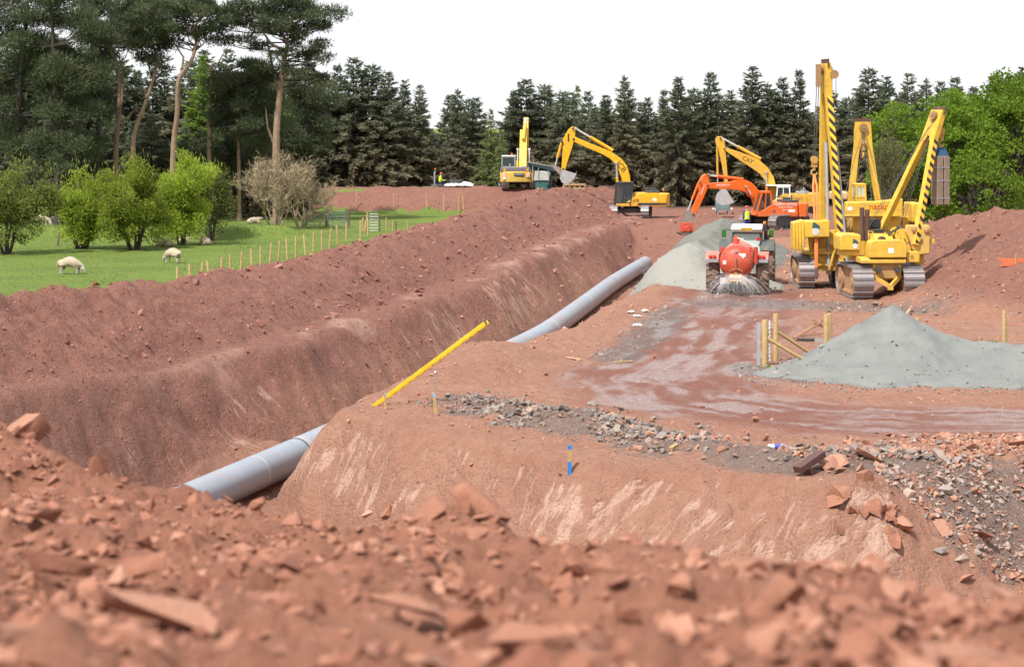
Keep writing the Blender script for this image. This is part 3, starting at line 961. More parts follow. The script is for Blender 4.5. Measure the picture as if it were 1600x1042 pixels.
def build_heap():
    Yr = np.concatenate([np.linspace(-7, 2.4, 24), np.arange(2.6, 15.2, 0.037), np.linspace(15.4, 27, 34)])
    u = np.linspace(-1, 1, 360)
    ext = np.geomspace(0.12, 16, 24)
    hw = np.maximum(0.27 * Yr + 1.2, 1.6)
    Xg = np.concatenate([-(hw[:, None] + ext[None, ::-1]), hw[:, None] * u[None], hw[:, None] + ext[None]], 1)
    Yg = np.repeat(Yr[:, None], Xg.shape[1], 1)
    X, Y = Xg.ravel(), Yg.ravel()
    Z = heap_z(X, Y)
    nr, nc = Xg.shape
    i = np.arange(nr - 1)[:, None] * nc + np.arange(nc - 1)[None]
    Q = np.stack([i, i + 1, i + nc + 1, i + nc], -1).reshape(-1, 4)
    me = np_mesh('spoil_heap', np.stack([X, Y, Z], 1), Q, heap_material(), True)
    o = link_obj('spoil_heap', me)
    tag(o, 'blurred heap of red shale and soil filling the foreground', None, None, 'structure')
    rng = np.random.default_rng(23)
    n = 25000
    Y = rng.uniform(3.2, 14.6, n)
    X = rng.uniform(-1, 1, n) * (0.26 * Y + 0.6)
    k = rng.random(n) < 0.75 * sstep(-0.5, 0.3, fbm(X / 0.8, Y / 0.8, 161, 3)) + 0.2
    X, Y = X[k], Y[k]
    size = rng.lognormal(math.log(0.030), 0.65, len(X)).clip(0.008, 0.15)
    m = 2300                              # half buried flakes of shale
    yy = rng.uniform(3.4, 14.4, m); xx = rng.uniform(-1, 1, m) * (0.26 * yy + 0.5)
    X, Y = np.concatenate([X, xx]), np.concatenate([Y, yy])
    size = np.concatenate([size, rng.lognormal(math.log(0.060), 0.42, m).clip(0.025, 0.17)])
    Z = heap_z(X, Y) + size * 0.06
    scatter_join('rubble', np.stack([X, Y, Z], 1), size, ROCKS, [M_HEAP], o, rng, 0.45, None, 'small red shale fragments covering the near heap')
    rows = []
    def put(x, y, s, v, e, lift=0.2, mi=4):
        sz = max(s) if isinstance(s, tuple) else s
        rows.append((x, y, float(heap_z(np.array([x]), np.array([y]))[0]) + sz * lift, s, v, e, mi))
    # the stones that stand out: (photo x, distance, size, variant, rotation)
    for px, d, s, v, e, lift in ((40, 13.6, (0.36, 0.30, 0.30), 3, (0.2, -0.5, 0.5), 0.30), (155, 12.6, (0.16, 0.12, 0.34), 5, (0.1, 0.15, 0.3), 0.45),
                                 (684, 10.3, (0.36, 0.28, 0.42), 6, (0.15, 0.1, 0.4), -0.04), (748, 10.6, (0.40, 0.34, 0.60), 14, (0.25, 0.50, 0.1), 0.10),
                                 (800, 10.0, (0.26, 0.24, 0.3), 5, (0.1, 0.25, 0.9), 0.0), (1070, 4.7, (0.40, 0.3, 0.25), 11, (0.25, -0.2, 0.3), 0.25),
                                 (1455, 6.7, (0.20, 0.18, 0.20), 2, (0.3, 0.2, 0.8), 0.30), (1510, 4.5, (0.3, 0.24, 0.2), 4, (0.2, 0.1, 0.2), 0.2),
                                 (70, 8.3, (0.30, 0.24, 0.3), 15, (0.1, 0.3, 0.2), 0.25), (95, 7.0, (0.30, 0.22, 0.24), 16, (-0.2, 0.3, 0.6), 0.2),
                                 (230, 5.2, (0.34, 0.26, 0.3), 17, (0.35, 0.25, 0.3), 0.25), (210, 7.4, (0.26, 0.2, 0.2), 18, (0.2, -0.4, 0.2), 0.25),
                                 (390, 5.6, (0.28, 0.22, 0.2), 13, (0.1, 0.1, 1.0), 0.15), (640, 5.4, (0.26, 0.2, 0.18), 19, (0.1, 0.2, 0.4), 0.2),
                                 (830, 4.9, (0.24, 0.2, 0.2), 10, (0.2, 0.1, 0.4), 0.2), (920, 4.6, (0.22, 0.18, 0.16), 12, (0.1, -0.1, 0.1), 0.2),
                                 (1300, 5.6, (0.22, 0.18, 0.16), 14, (0.1, 0.2, 0.5), 0.2), (1200, 6.2, (0.2, 0.16, 0.18), 3, (0.1, 0.2, 0.5), 0.2),
                                 (520, 7.2, (0.2, 0.16, 0.16), 6, (0.2, 0.2, 0.5), 0.2), (330, 9.4, (0.17, 0.13, 0.17), 8, (0.2, 0.2, 0.5), 0.25)):
        put((px - 800) / F * d, d, s, v, e, lift)
    put((262 - 800) / F * 10.2, 10.2, 0.10, 9, (0, 0, 0.3), 0.25, 5)
    for k in range(12):
        d = float(rng.uniform(3.9, 7.5))
        put(float(rng.uniform(-1, 1) * 0.25 * d), d, float(rng.uniform(0.16, 0.30)), int(rng.integers(0, 20)), (rng.normal(0.3, 0.4), rng.normal(0, 0.5), rng.uniform(0, 6.28)), 0.10)
    while len(rows) < 296:
        d = float(rng.uniform(3.6, 14.2))
        x = float(rng.uniform(-1, 1) * 0.25 * d)
        s = float(rng.lognormal(math.log(0.072), 0.48))
        put(x, d, s, int(rng.integers(0, 20)), (rng.normal(0.25, 0.45), rng.normal(0, 0.45), rng.uniform(0, 6.28)), 0.06)
    place_stones(o, rows)
    return o
HEAP = build_heap()

M_AGG = stone_material('aggregate_lump', [(0.22, 0.225, 0.215), (0.26, 0.265, 0.255), (0.16, 0.165, 0.165), (0.29, 0.29, 0.275)], 0.0)
# ------------------------------------------------------------------ aggregate piles
def pile_material(name, a, b, pale):
    m, n, l, bs = nodes_of(name)
    at_ = N(n, 'ShaderNodeAttribute', attribute_name='pale')
    f = noise_fac(n, l, 1.3, 6, 0.3, 0.7)
    fh = noise_fac(n, l, 30, 5, 0.3, 0.7, rough=0.7)
    c = cmix(n, l, f, a, b)
    c = cmix(n, l, at_.outputs['Fac'], c, pale)
    c = cmix(n, l, fmath(n, l, 'MULTIPLY', fh, 0.35), c, tuple(k * 0.62 for k in b))
    l.new(c, bs.inputs['Base Color'])
    bs.inputs['Roughness'].default_value = 0.9
    bump(n, l, bs, fmath(n, l, 'ADD', fh, f), 0.6, 0.05)
    return m

def pile(name, label, x0, x1, y0, y1, hfun, mat, res=0.09, palef=None):
    xs = np.arange(x0, x1, res); ys = np.arange(y0, y1, res * 1.3)
    Xg, Yg = np.meshgrid(xs, ys)
    X, Y = Xg.ravel(), Yg.ravel()
    h = hfun(X, Y)
    g = ground_z(X, Y)
    Z = np.where(h > 0.0, g + h, g - 0.25)
    nr, nc = Xg.shape
    i = np.arange(nr - 1)[:, None] * nc + np.arange(nc - 1)[None]
    Q = np.stack([i, i + 1, i + nc + 1, i + nc], -1).reshape(-1, 4)
    Q = Q[(h[Q] > 0).any(1)]
    used, inv = np.unique(Q, return_inverse=True)
    me = np_mesh(name, np.stack([X, Y, Z], 1)[used], inv.reshape(-1, 4), mat, True)
    a = me.attributes.new('pale', 'FLOAT', 'POINT')
    a.data.foreach_set('value', (palef(X, Y)[used] if palef else np.zeros(len(used))).astype(np.float32))
    o = link_obj(name, me)
    rng = np.random.default_rng(int(x0 * 10 + y0))
    k = rng.choice(np.nonzero(h > 0.06)[0], 700)
    sz = (rng.lognormal(math.log(0.05), 0.5, len(k)) * np.interp(h[k], [0, 0.3, 1.2], [1.6, 1.0, 0.6])).clip(0.015, 0.2)
    P = np.stack([X[k] + rng.normal(0, res, len(k)), Y[k] + rng.normal(0, res, len(k)), Z[k] + sz * 0.1], 1)
    kk = rng.choice(np.nonzero((h > -0.30) & (h < 0.05))[0], 1500)
    s2 = rng.lognormal(math.log(0.045), 0.5, len(kk)).clip(0.015, 0.16)
    P = np.concatenate([P, np.stack([X[kk] + rng.normal(0, res, len(kk)), Y[kk] + rng.normal(0, res, len(kk)), g[kk] + np.maximum(h[kk], 0) + s2 * 0.15], 1)])
    sz = np.concatenate([sz, s2])
    scatter_join('lump', P, sz, CHUNK, [M_AGG], o, rng, 0.5, None, 'damp lumps and pebbles on the aggregate')
    return tag(o, label, 'gravel pile')

def h_far(X, Y):
    w = 0.35 * fbm(X / 1.6, Y / 1.6, 171, 3)
    d1 = np.hypot(X - 8.3, (Y - 95.5) * 0.62) + w
    d2, p = seg_dist(X, Y, [(9.0, 99), (10.6, 106), (11.6, 113), (13.2, 117)], 0.75)
    h1 = 1.75 - 0.60 * d1
    h2 = np.interp(p, [0, 1, 2, 3], [1.7, 1.9, 2.15, 1.6]) - 0.58 * (d2 + w)
    h = -smin(-h1, -h2, 0.25) - 0.06
    d3 = np.hypot(X - 9.6, (Y - 92.5) * 0.7) + w
    h = np.maximum(h, 0.85 - 0.3 * d3)
    return h + 0.09 * fbm(X / 0.5, Y / 0.5, 173, 4) * (h > 0.05)
PILE_FAR = pile('gravel_pile', 'long grey aggregate heap between the pipe end and the tractor', 3, 19, 87, 125, h_far,
     pile_material('aggregate_far', (0.21, 0.205, 0.18), (0.165, 0.165, 0.15), (0.34, 0.335, 0.30)), 0.11,
     lambda X, Y: sstep(103, 93, Y + 4.5 * fbm(X / 1.5, Y / 2.5, 175, 4)) * 0.85)

def h_near(X, Y):
    w = 0.22 * fbm(X / 1.2, Y / 1.2, 181, 3) + 0.07 * fbm(X / 0.3, Y / 0.3, 183, 2)
    d1 = np.hypot(X - 11.45, (Y - 61.6) * 0.85) + w
    d2, p = seg_dist(X, Y, [(11.8, 61.4), (13.6, 60.6), (16.4, 60.2), (22, 59.8)])
    h1 = 1.82 - 0.60 * d1 + 0.10 * np.exp(-d1 * 3)
    h2 = np.interp(p, [0, 1, 2, 3], [1.15, 0.85, 0.62, 0.4]) - 0.32 * (d2 + w)
    d3, _ = seg_dist(X, Y, [(8.3, 59.3), (10.5, 57.6), (13, 57.3), (17, 57.6)])
    h3 = 0.30 - 0.22 * (d3 + w)
    h = np.maximum(np.maximum(h1, h2), h3)
    h = -smin(-h, -h2 + 0.02, 0.15)
    return h + 0.055 * fbm(X / 0.45, Y / 0.45, 185, 4) + 0.10 * (ridged(np.arctan2(Y - 61.6, X - 11.45) * 3.2, np.hypot(X - 11.45, Y - 61.6) * 0.35, 187, 3) - 0.6) * (h > 0.05)
PILE_NEAR = pile('gravel_pile', 'pale grey peaked aggregate heap beside the wooden fence posts', 6.5, 24, 54, 68, h_near,
     pile_material('aggregate_near', (0.255, 0.262, 0.25), (0.185, 0.192, 0.188), (0.5, 0.5, 0.47)), 0.07)

# ------------------------------------------------------------------ pipe in the trench
def build_pipe():
    root = thing('pipeline', 'grey coated steel gas pipe lying in the trench', 'pipe', (float(pipe_x(94)), 94, -2.7))
    mp = paint('pipe_coating', (0.27, 0.31, 0.37), 0.40, 0.0, 0.5, (0.36, 0.24, 0.19), 0.5, 0.06)
    mj = paint('joint_wrap', (0.40, 0.41, 0.41), 0.5, 0, 0.2)
    md = paint('joint_ring', (0.06, 0.065, 0.075), 0.5, 0, 0.1)
    off = Vector((float(pipe_x(94)), 94, -2.7))
    joints = [34, 46.2, 58.7, 70.4, 82.2, 94, 107.8, 121.8, 134, 139.5]
    R = 0.475
    for i in range(len(joints) - 1):
        ys = np.linspace(joints[i], joints[i + 1], 9)
        b = MB()
        b.tube([Vector((float(pipe_x(y)), y, -2.2)) - off for y in ys], R, 36)
        b.build('pipe_section', mp, root)
    for j in joints[1:-1]:
        dx = float(pipe_x(j + 0.5) - pipe_x(j - 0.5))
        d = Vector((dx, 1, 0)).normalized()
        c = Vector((float(pipe_x(j)), j, -2.2)) - off
        b = MB().cyl(c - d * 0.16, c + d * 0.16, R + 0.008, None, 36)
        b.build('joint_band', mj, root)
        if abs(j - 58.7) < 0.1:
            MB().cyl(c - d * 0.32, c - d * 0.26, R + 0.012, None, 36).build('joint_ring', md, root)
            c2 = Vector((float(pipe_x(55.3)), 55.3, -2.2)) - off
            MB().cyl(c2 - d * 0.06, c2 + d * 0.06, R + 0.006, None, 36).build('tape_band', mj, root)
build_pipe()

# ------------------------------------------------------------------ machine materials
YEL_J = paint('bright_yellow_paint', (0.78, 0.42, 0.010), 0.40, 0, 0.30, mud=1.6)
YEL_K = paint('pale_yellow_paint', (0.72, 0.49, 0.06), 0.45, 0, 0.38, mud=1.6)
YEL_C = paint('dull_yellow_paint', (0.64, 0.36, 0.03), 0.5, 0, 0.42, mud=1.6)
YEL_P = paint('worn_yellow_paint', (0.72, 0.45, 0.045), 0.45, 0, 0.50, (0.36, 0.21, 0.11), mud=2.3)
ORANGE = paint('orange_paint', (0.78, 0.135, 0.012), 0.40, 0, 0.28, mud=1.5)
STRAP = paint('orange_strap', (0.85, 0.24, 0.06), 0.7, 0, 0.1)
STEEL = paint('dark_track_steel', (0.16, 0.145, 0.14), 0.55, 0.5, 0.55, (0.33, 0.20, 0.15))
SHOE = paint('worn_track_plate', (0.33, 0.31, 0.32), 0.42, 0.55, 0.50, (0.36, 0.22, 0.18), 4.0)
BLACK = paint('black_rubber', (0.022, 0.022, 0.024), 0.65, 0, 0.1)
DARKG = paint('dark_grey_paint', (0.055, 0.058, 0.065), 0.5, 0, 0.2)
GREYP = paint('grey_paint', (0.30, 0.31, 0.33), 0.5, 0, 0.25)
WHITE = paint('white_paint', (0.78, 0.78, 0.76), 0.4, 0, 0.15)
CHROME = paint('bright_rod', (0.75, 0.76, 0.78), 0.18, 0.6, 0.0)
BUCK = paint('scuffed_bucket_steel', (0.36, 0.31, 0.29), 0.5, 0.4, 0.5)
BUCKIN = paint('worn_bucket_inside', (0.50, 0.49, 0.50), 0.4, 0.4, 0.2)
TEAL = paint('teal_paint', (0.030, 0.135, 0.135), 0.5, 0, 0.2)
GLASS = glassy('cab_glass', (0.05, 0.07, 0.075), 0.07, 0.38)
GLASSB = glassy('pale_cab_glass', (0.48, 0.58, 0.56), 0.07, 0.75)
AMBER = paint('amber_beacon', (0.9, 0.22, 0.02), 0.25, 0, 0)
REDL = paint('red_lens', (0.6, 0.02, 0.02), 0.25, 0, 0)
LETW = paint('white_lettering', (0.85, 0.85, 0.85), 0.5, 0, 0)
LETK = paint('dark_lettering', (0.03, 0.03, 0.035), 0.5, 0, 0)
LETR = paint('red_lettering', (0.62, 0.07, 0.015), 0.5, 0, 0)
PURP = paint('purple_decal', (0.12, 0.05, 0.25), 0.5, 0, 0)
HAZ = stripes('yellow_black_stripes', (0.82, 0.50, 0.03), (0.02, 0.02, 0.02), 2.6, (0.3, 1.1, 1.0))
HAZR = stripes('red_white_chevrons', (0.62, 0.03, 0.03), (0.85, 0.85, 0.85), 5.0, (0, 1.0, 1.0))
RUSTY = paint('rusty_exhaust', (0.10, 0.055, 0.045), 0.7, 0.2, 0.3)

def stadium(L, H, n=7, cz=None):
    r = H / 2
    cz = r if cz is None else cz
    pts = []
    for s, a0 in ((1, -math.pi / 2), (-1, math.pi / 2)):
        for k in range(n + 1):
            a = a0 + math.pi * k / n
            pts.append((s * (L / 2 - r) + r * math.cos(a), cz + r * math.sin(a)))
    return pts

def loop_points(L, H, count):
    """evenly spaced (x, z, angle) around a track loop"""
    r = H / 2
    st = L - H
    per = 2 * st + 2 * math.pi * r
    out = []
    for k in range(count):
        s = per * k / count
        if s < st:
            out.append((-st / 2 + s, H, 0.0))
        elif s < st + math.pi * r:
            a = (s - st) / r
            out.append((st / 2 + r * math.sin(a), r + r * math.cos(a), -a))
        elif s < 2 * st + math.pi * r:
            out.append((st / 2 - (s - st - math.pi * r), 0.0, math.pi))
        else:
            a = (s - 2 * st - math.pi * r) / r
            out.append((-st / 2 - r * math.sin(a), r - r * math.cos(a), math.pi - a))
    return out

def track(parent, L, H, W, y, yaw=0.0, frame=DARKG, shoes=36, single=False):
    """one crawler: side frame with wheels, and its plates"""
    b = MB()
    b.prism(stadium(L - 0.14, H - 0.16, 7, H / 2), y - W * 0.30, y + W * 0.30, 'y')
    r = H / 2
    for sx in (-1, 1):
        b.cyl((sx * (L / 2 - r), y - W * 0.42, r), (sx * (L / 2 - r), y + W * 0.42, r), r * 0.80, None, 18)
        b.cyl((sx * (L / 2 - r), y - W * 0.47, r), (sx * (L / 2 - r), y + W * 0.47, r), r * 0.28, None, 10)
    for k in range(6):
        x = -L / 2 + r + (L - 2 * r) * (k + 0.5) / 6
        b.cyl((x, y - W * 0.40, 0.17), (x, y + W * 0.40, 0.17), 0.10, None, 10)
    o = b.build('track', frame, parent, None, yaw)
    pts = loop_points(L - 0.04, H - 0.04, shoes)
    pitch = (2 * (L - H) + math.pi * H) / shoes
    if single:
        me = MB().bb(-pitch * 0.48, pitch * 0.48, -W / 2, W / 2, -0.03, 0.02).bb(-pitch * 0.46, -pitch * 0.28, -W / 2, W / 2, 0.02, 0.075).mesh('track_plate', SHOE)
        for x, z, a in pts:
            p = link_obj('track_plate', me, o)
            p.location = (x, y, z + 0.02)
            p.rotation_euler = (0, -a, 0)
    else:
        b = MB()
        for x, z, a in pts:
            R = Matrix.Rotation(-a, 3, 'Y')
            b.box(Vector((x, y, z + 0.02)), (pitch * 0.95, W, 0.05), R)
            b.box(Vector((x, y, z + 0.02)) + R @ Vector((-pitch * 0.38, 0, 0.04)), (pitch * 0.16, W, 0.05), R)
        b.build('track_chain', SHOE, o)
    return o

def ram(parent, p0, p1, r, frac, barrel, name='hydraulic_ram'):
    p0, p1 = Vector(p0), Vector(p1)
    q = p0.lerp(p1, frac)
    o = MB().cyl(p0, q, r, None, 12).cyl(q - (q - p0).normalized() * 0.08, q, r * 1.18, None, 12).build(name, barrel, parent)
    MB().cyl(q, p1, r * 0.55, None, 10).cyl((p1[0], p1[1] - r, p1[2]), (p1[0], p1[1] + r, p1[2]), r * 0.9, None, 10).build('rod', CHROME, o)
    return o

def cab(parent, corners_lo, corners_hi, z0, zm, z1, col, lower=None, glass=GLASS, roof=None, seat=True):
    """cab from plan rectangles at floor and roof: (x0,x1,y0,y1); panes on all four sides"""
    lo, hi = corners_lo, corners_hi
    t = (zm - z0) / (z1 - z0)
    def P(ix, iy, z):
        k = (z - z0) / (z1 - z0)
        x = lo[ix] * (1 - k) + hi[ix] * k
        y = lo[2 + iy] * (1 - k) + hi[2 + iy] * k
        return Vector((x, y, z))
    b = MB()
    for ix in (0, 1):
        for iy in (0, 1):
            b.bar(P(ix, iy, z0), P(ix, iy, z1), 0.09, 0.09)
    mid = lambda iy, z: (P(0, iy, z) + P(1, iy, z)) * 0.5
    for iy in (0, 1):
        b.bar(mid(iy, zm), mid(iy, z1), 0.06, 0.06)
        b.bar(P(0, iy, zm), P(1, iy, zm), 0.07, 0.07)
        b.bar(P(0, iy, z1), P(1, iy, z1), 0.08, 0.08)
    for ix in (0, 1):
        b.bar(P(ix, 0, zm), P(ix, 1, zm), 0.07, 0.07)
        b.bar(P(ix, 0, z1), P(ix, 1, z1), 0.08, 0.08)
    o = b.build('cab', col, parent)
    # lower panels
    q = MB()
    def panel(mb, a, bb_, c, d):
        n = (bb_ - a).cross(d - a).normalized() * 0.012
        mb.add([a - n, bb_ - n, c - n, d - n, a + n, bb_ + n, c + n, d + n],
               [(3, 2, 1, 0), (4, 5, 6, 7), (0, 1, 5, 4), (1, 2, 6, 5), (2, 3, 7, 6), (3, 0, 4, 7)])
    for iy in (0, 1):
        panel(q, P(0, iy, z0), P(1, iy, z0), P(1, iy, zm), P(0, iy, zm))
    for ix in (0, 1):
        panel(q, P(ix, 0, z0), P(ix, 1, z0), P(ix, 1, zm), P(ix, 0, zm))
    q.build('cab_panel', lower or col, o)
    for iy in (0, 1):
        for a, c in ((P(0, iy, zm), mid(iy, zm)), (mid(iy, zm), P(1, iy, zm))):
            ka = P(0, iy, z1) if (a - P(0, iy, zm)).length < 1e-6 else mid(iy, z1)
            kc = mid(iy, z1) if (c - mid(iy, zm)).length < 1e-6 else P(1, iy, z1)
            g = MB(); panel(g, a, c, kc, ka)
            g.build('window_pane', glass, o, smooth=False)
    for ix in (0, 1):
        g = MB(); panel(g, P(ix, 0, zm), P(ix, 1, zm), P(ix, 1, z1), P(ix, 0, z1))
        g.build('window_pane', glass, o, smooth=False)
    r = MB()
    pts = [(hi[0] - 0.06, hi[2] - 0.05), (hi[1] + 0.06, hi[2] - 0.05), (hi[1] + 0.06, hi[3] + 0.05), (hi[0] - 0.06, hi[3] + 0.05)]
    r.prism(pts, z1 + 0.02, z1 + 0.12, 'z')
    r.build('cab_roof', roof or col, o, bevel=0.03)
    if seat:
        cx, cy = (lo[0] + lo[1]) / 2 - 0.15, (lo[2] + lo[3]) / 2
        MB().bb(cx - 0.25, cx + 0.25, cy - 0.24, cy + 0.24, z0 + 0.35, z0 + 0.5).bb(cx - 0.3, cx - 0.2, cy - 0.24, cy + 0.24, z0 + 0.5, z0 + 1.1).build('seat', BLACK, o, bevel=0.04)
    return o

def bucket(parent, pivot, ang, size, width, y, mat=BUCK, teeth=True, name='bucket'):
    """curved digging bucket; ang turns it about its pivot (radians), opening along local +x"""
    R = Matrix.Rotation(-ang, 3, 'Y')
    out = [(0, 0.1), (-0.45, 0.0), (-0.8, -0.25), (-0.95, -0.62), (-0.85, -0.98), (-0.5, -1.2), (0.1, -1.22), (0.55, -1.1)]
    inn = [(0.5, -1.03), (0.08, -1.13), (-0.46, -1.11), (-0.76, -0.93), (-0.86, -0.62), (-0.72, -0.3), (-0.4, -0.09), (0, 0.0)]
    out = [(-a, b) for a, b in out]; inn = [(-a, b) for a, b in inn]
    loop = [(a * size, b * size) for a, b in out + inn]
    b = MB()
    def turn(mb):
        mb.v = [tuple(R @ Vector((v[0], v[1], v[2])) + Vector(pivot)) for v in mb.v]
        return mb
    b.prism(loop, y - width / 2, y + width / 2, 'y')
    side = [(a * size, b_ * size) for a, b_ in out]
    for s in (-1, 1):
        b.prism(side, y + s * (width / 2 - 0.03), y + s * (width / 2 + 0.004), 'y', 1)
    o = turn(b).build(name, [mat, BUCKIN], parent)
    if teeth:
        for k in range(5):
            yy = y - width / 2 + width * (k + 0.5) / 5
            t = MB().prism([(-0.5 * size, -1.14 * size), (-0.78 * size, -0.98 * size), (-0.5 * size, -1.03 * size)], yy - 0.05, yy + 0.05, 'y')
            turn(t).build('bucket_tooth', STEEL, o)
    return o

def house(parent, prof, w, cw, col, cwcol=None, deck=DARKG):
    """revolving superstructure: prof = side profile, cw = (x_back, x_front, z0, z1) counterweight with rounded plan"""
    b = MB().prism(prof, -w / 2, w / 2, 'y')
    o = b.build('engine_house', col, parent, bevel=0.04)
    xb, xf, z0, z1 = cw
    pts = []
    for k in range(9):
        t = -1 + 2 * k / 8
        pts.append((xb + 0.35 * abs(t) ** 2.6, t * (w / 2 + 0.02)))
    pts += [(xf, w / 2 + 0.02), (xf, -w / 2 - 0.02)]
    c = MB().prism(pts, z0, z1, 'z').build('counterweight', cwcol or col, parent, bevel=0.06)
    d = MB()
    zt = max(p[1] for p in prof)
    d.bb(xf - 0.1, xf + 0.9, -w * 0.36, w * 0.36, zt, zt + 0.16)
    d.bb(xf + 0.1, xf + 0.5, -w * 0.30, -w * 0.12, zt + 0.16, zt + 0.30)
    d.cyl((xf + 0.3, w * 0.22, zt), (xf + 0.3, w * 0.22, zt + 0.5), 0.06, None, 10)
    d.build('engine_cover', deck, o, bevel=0.02)
    for s in (-1, 1):
        r = MB()
        yy = s * (w / 2 - 0.08)
        for x in (xf + 0.1, xf + 1.1):
            r.cyl((x, yy, zt), (x, yy, zt + 0.32), 0.02, None, 6)
        r.cyl((xf + 0.1, yy, zt + 0.32), (xf + 1.1, yy, zt + 0.32), 0.02, None, 6)
        r.build('hand_rail', DARKG, o)
    for s in (-1, 1):
        for x0, x1 in ((xf + 0.1, xf + 0.95), (xf + 1.0, xf + 1.7)):
            zb = min(p[1] for p in prof)
            MB().bb(x0, x1, s * (w / 2 + 0.002), s * (w / 2 + 0.022), zb + 0.12, zt - 0.18).build('side_panel', col, o, bevel=0.01)
    return o, c

def undercarriage(parent, L, H, W, gauge, yaw, frame=DARKG, z_turn=0.95):
    for s in (-1, 1):
        c, sn = math.cos(yaw), math.sin(yaw)
        track(parent, L, H, W, s * gauge / 2, yaw, frame, 40)
    b = MB()
    b.box((0, 0, H * 0.55), (1.5, gauge - W * 0.6, 0.36))
    for s in (-1, 1):
        b.bar((s * 0.9, -gauge / 2, H * 0.5), (s * 0.35, 0, H * 0.55), 0.3, 0.3)
        b.bar((s * 0.9, gauge / 2, H * 0.5), (s * 0.35, 0, H * 0.55), 0.3, 0.3)
    b.cyl((0, 0, H * 0.55), (0, 0, z_turn), 0.62, None, 24)
    b.build('undercarriage', frame, parent, None, yaw)

def beacon(parent, p, mast=0.25):
    o = MB().cyl(p, (p[0], p[1], p[2] + mast), 0.02, None, 6).build('beacon_mast', DARKG, parent)
    MB().lathe([(0, 0.07), (0.09, 0.07), (0.13, 0.04)], (p[0], p[1], p[2] + mast), 'z', 10).build('beacon', AMBER, o)

def pins(parent, pts, r, w, mat=DARKG):
    for x, z in pts:
        MB().cyl((x, -w, z), (x, w, z), r, None, 12).build('pivot_pin', mat, parent)

# ------------------------------------------------------------------ bright yellow excavator loading the screener
def excavator_bright():
    d = 162.0
    cx = (740 + 1230 / 5 - 800) / F * d
    zg = gz(cx, d)
    root = thing('tracked_excavator', 'bright yellow excavator with tall arched boom emptying its bucket onto the spoil bank', 'excavator', (cx, d, zg), math.pi, 'excavators')
    K = 98.5
    C = lambda pts: [((1230 - a) / K, (800 - b) / K) for a, b in pts]
    undercarriage(root, 3.9, 0.92, 0.62, 2.45, math.radians(82), DARKG, 1.0)
    h, c = house(root, C([(1262, 612), (1440, 612), (1440, 715), (1105, 715), (1105, 690), (1180, 688), (1256, 640)]), 2.6,
                 (-3.05, -2.1, 0.86, 1.86), YEL_J)
    MB().bb(-1.2, 1.25, -1.31, -1.0, 0.86, 1.15).build('step', YEL_J, h)
    MB().bb(-2.7, -0.45, 1.312, 1.332, 0.98, 1.14).build('dark_stripe', LETK, h)
    cb = cab(root, (0.15, 1.37, 0.30, 1.28), (-0.12, 1.18, 0.34, 1.24), 0.92, 1.15, 2.66, LETK, LETK, GLASS, LETK)
    poly = C([(785, 175), (920, 232), (1070, 292), (1150, 345), (1195, 400), (1220, 480), (1226, 560), (1222, 640), (1180, 640), (1168, 560),
              (1152, 490), (1120, 410), (1070, 352), (1000, 312), (850, 248), (785, 218)])
    bm = MB().prism(poly, -0.30, 0.24, 'y').build('boom', YEL_J, root, bevel=0.03)
    lettering('JCB', 0.62, LETK, bm, (C([(1152, 410)])[0][0], 0.25, C([(1152, 410)])[0][1]), (-0.62, 0, -0.78), (-0.78, 0, 0.62), 0.004)
    ram(root, (*C([(1088, 285)])[0][:1], -0.03, C([(1088, 285)])[0][1]), (C([(795, 112)])[0][0], -0.03, C([(795, 112)])[0][1]), 0.13, 0.60, YEL_J)
    for s in (-0.42, 0.36):
        a, b_ = C([(1128, 590)])[0], C([(1112, 378)])[0]
        ram(root, (a[0], s, a[1]), (b_[0], s, b_[1]), 0.10, 0.45, YEL_J)
    dp = C([(700, 195), (740, 125), (772, 96), (796, 106), (794, 180), (772, 262), (738, 362), (716, 445), (686, 442), (696, 300), (700, 240)])
    ds = MB().prism(dp, -0.22, 0.16, 'y').build('dipper', YEL_J, root, bevel=0.03)
    pins(ds, C([(778, 112), (782, 195), (702, 428), (690, 215)]), 0.09, 0.30)
    MB().bb(C([(742, 0)])[0][0] - 0.06, C([(742, 0)])[0][0] + 0.06, 0.161, 0.175, C([(0, 215)])[0][1], C([(0, 155)])[0][1]).build('dark_slot', LETK, ds)
    a, b_ = C([(692, 212)])[0], C([(638, 408)])[0]
    ram(root, (a[0], -0.03, a[1]), (b_[0], -0.03, b_[1]), 0.10, 0.66, YEL_J)
    l = MB()
    p = C([(638, 408), (698, 432), (665, 468), (612, 405)])
    for s in (-0.24, 0.18):
        l.prism(C([(610, 400), (650, 405), (690, 445), (672, 470), (630, 430)]), s, s + 0.06, 'y')
    l.bar((p[0][0], 0.0, p[0][1]), (p[1][0], 0.0, p[1][1]), 0.2, 0.1)
    l.build('bucket_link', BUCK, root)
    pv = C([(704, 438)])[0]
    bucket(root, (pv[0], 0, pv[1]), math.radians(-48), 0.85, 1.2, -0.03, GREYP)
    lettering('JCB', 0.30, LETK, h, (-0.30, 1.345, 1.34), (-1, 0, 0), (0, 0, 1))
    MB().bb(-1.95, -1.62, 1.334, 1.34, 1.30, 1.50).build('decal', LETW, h)
    beacon(h, (-2.5, 0.9, 1.92), 0.18)
    return root
excavator_bright()

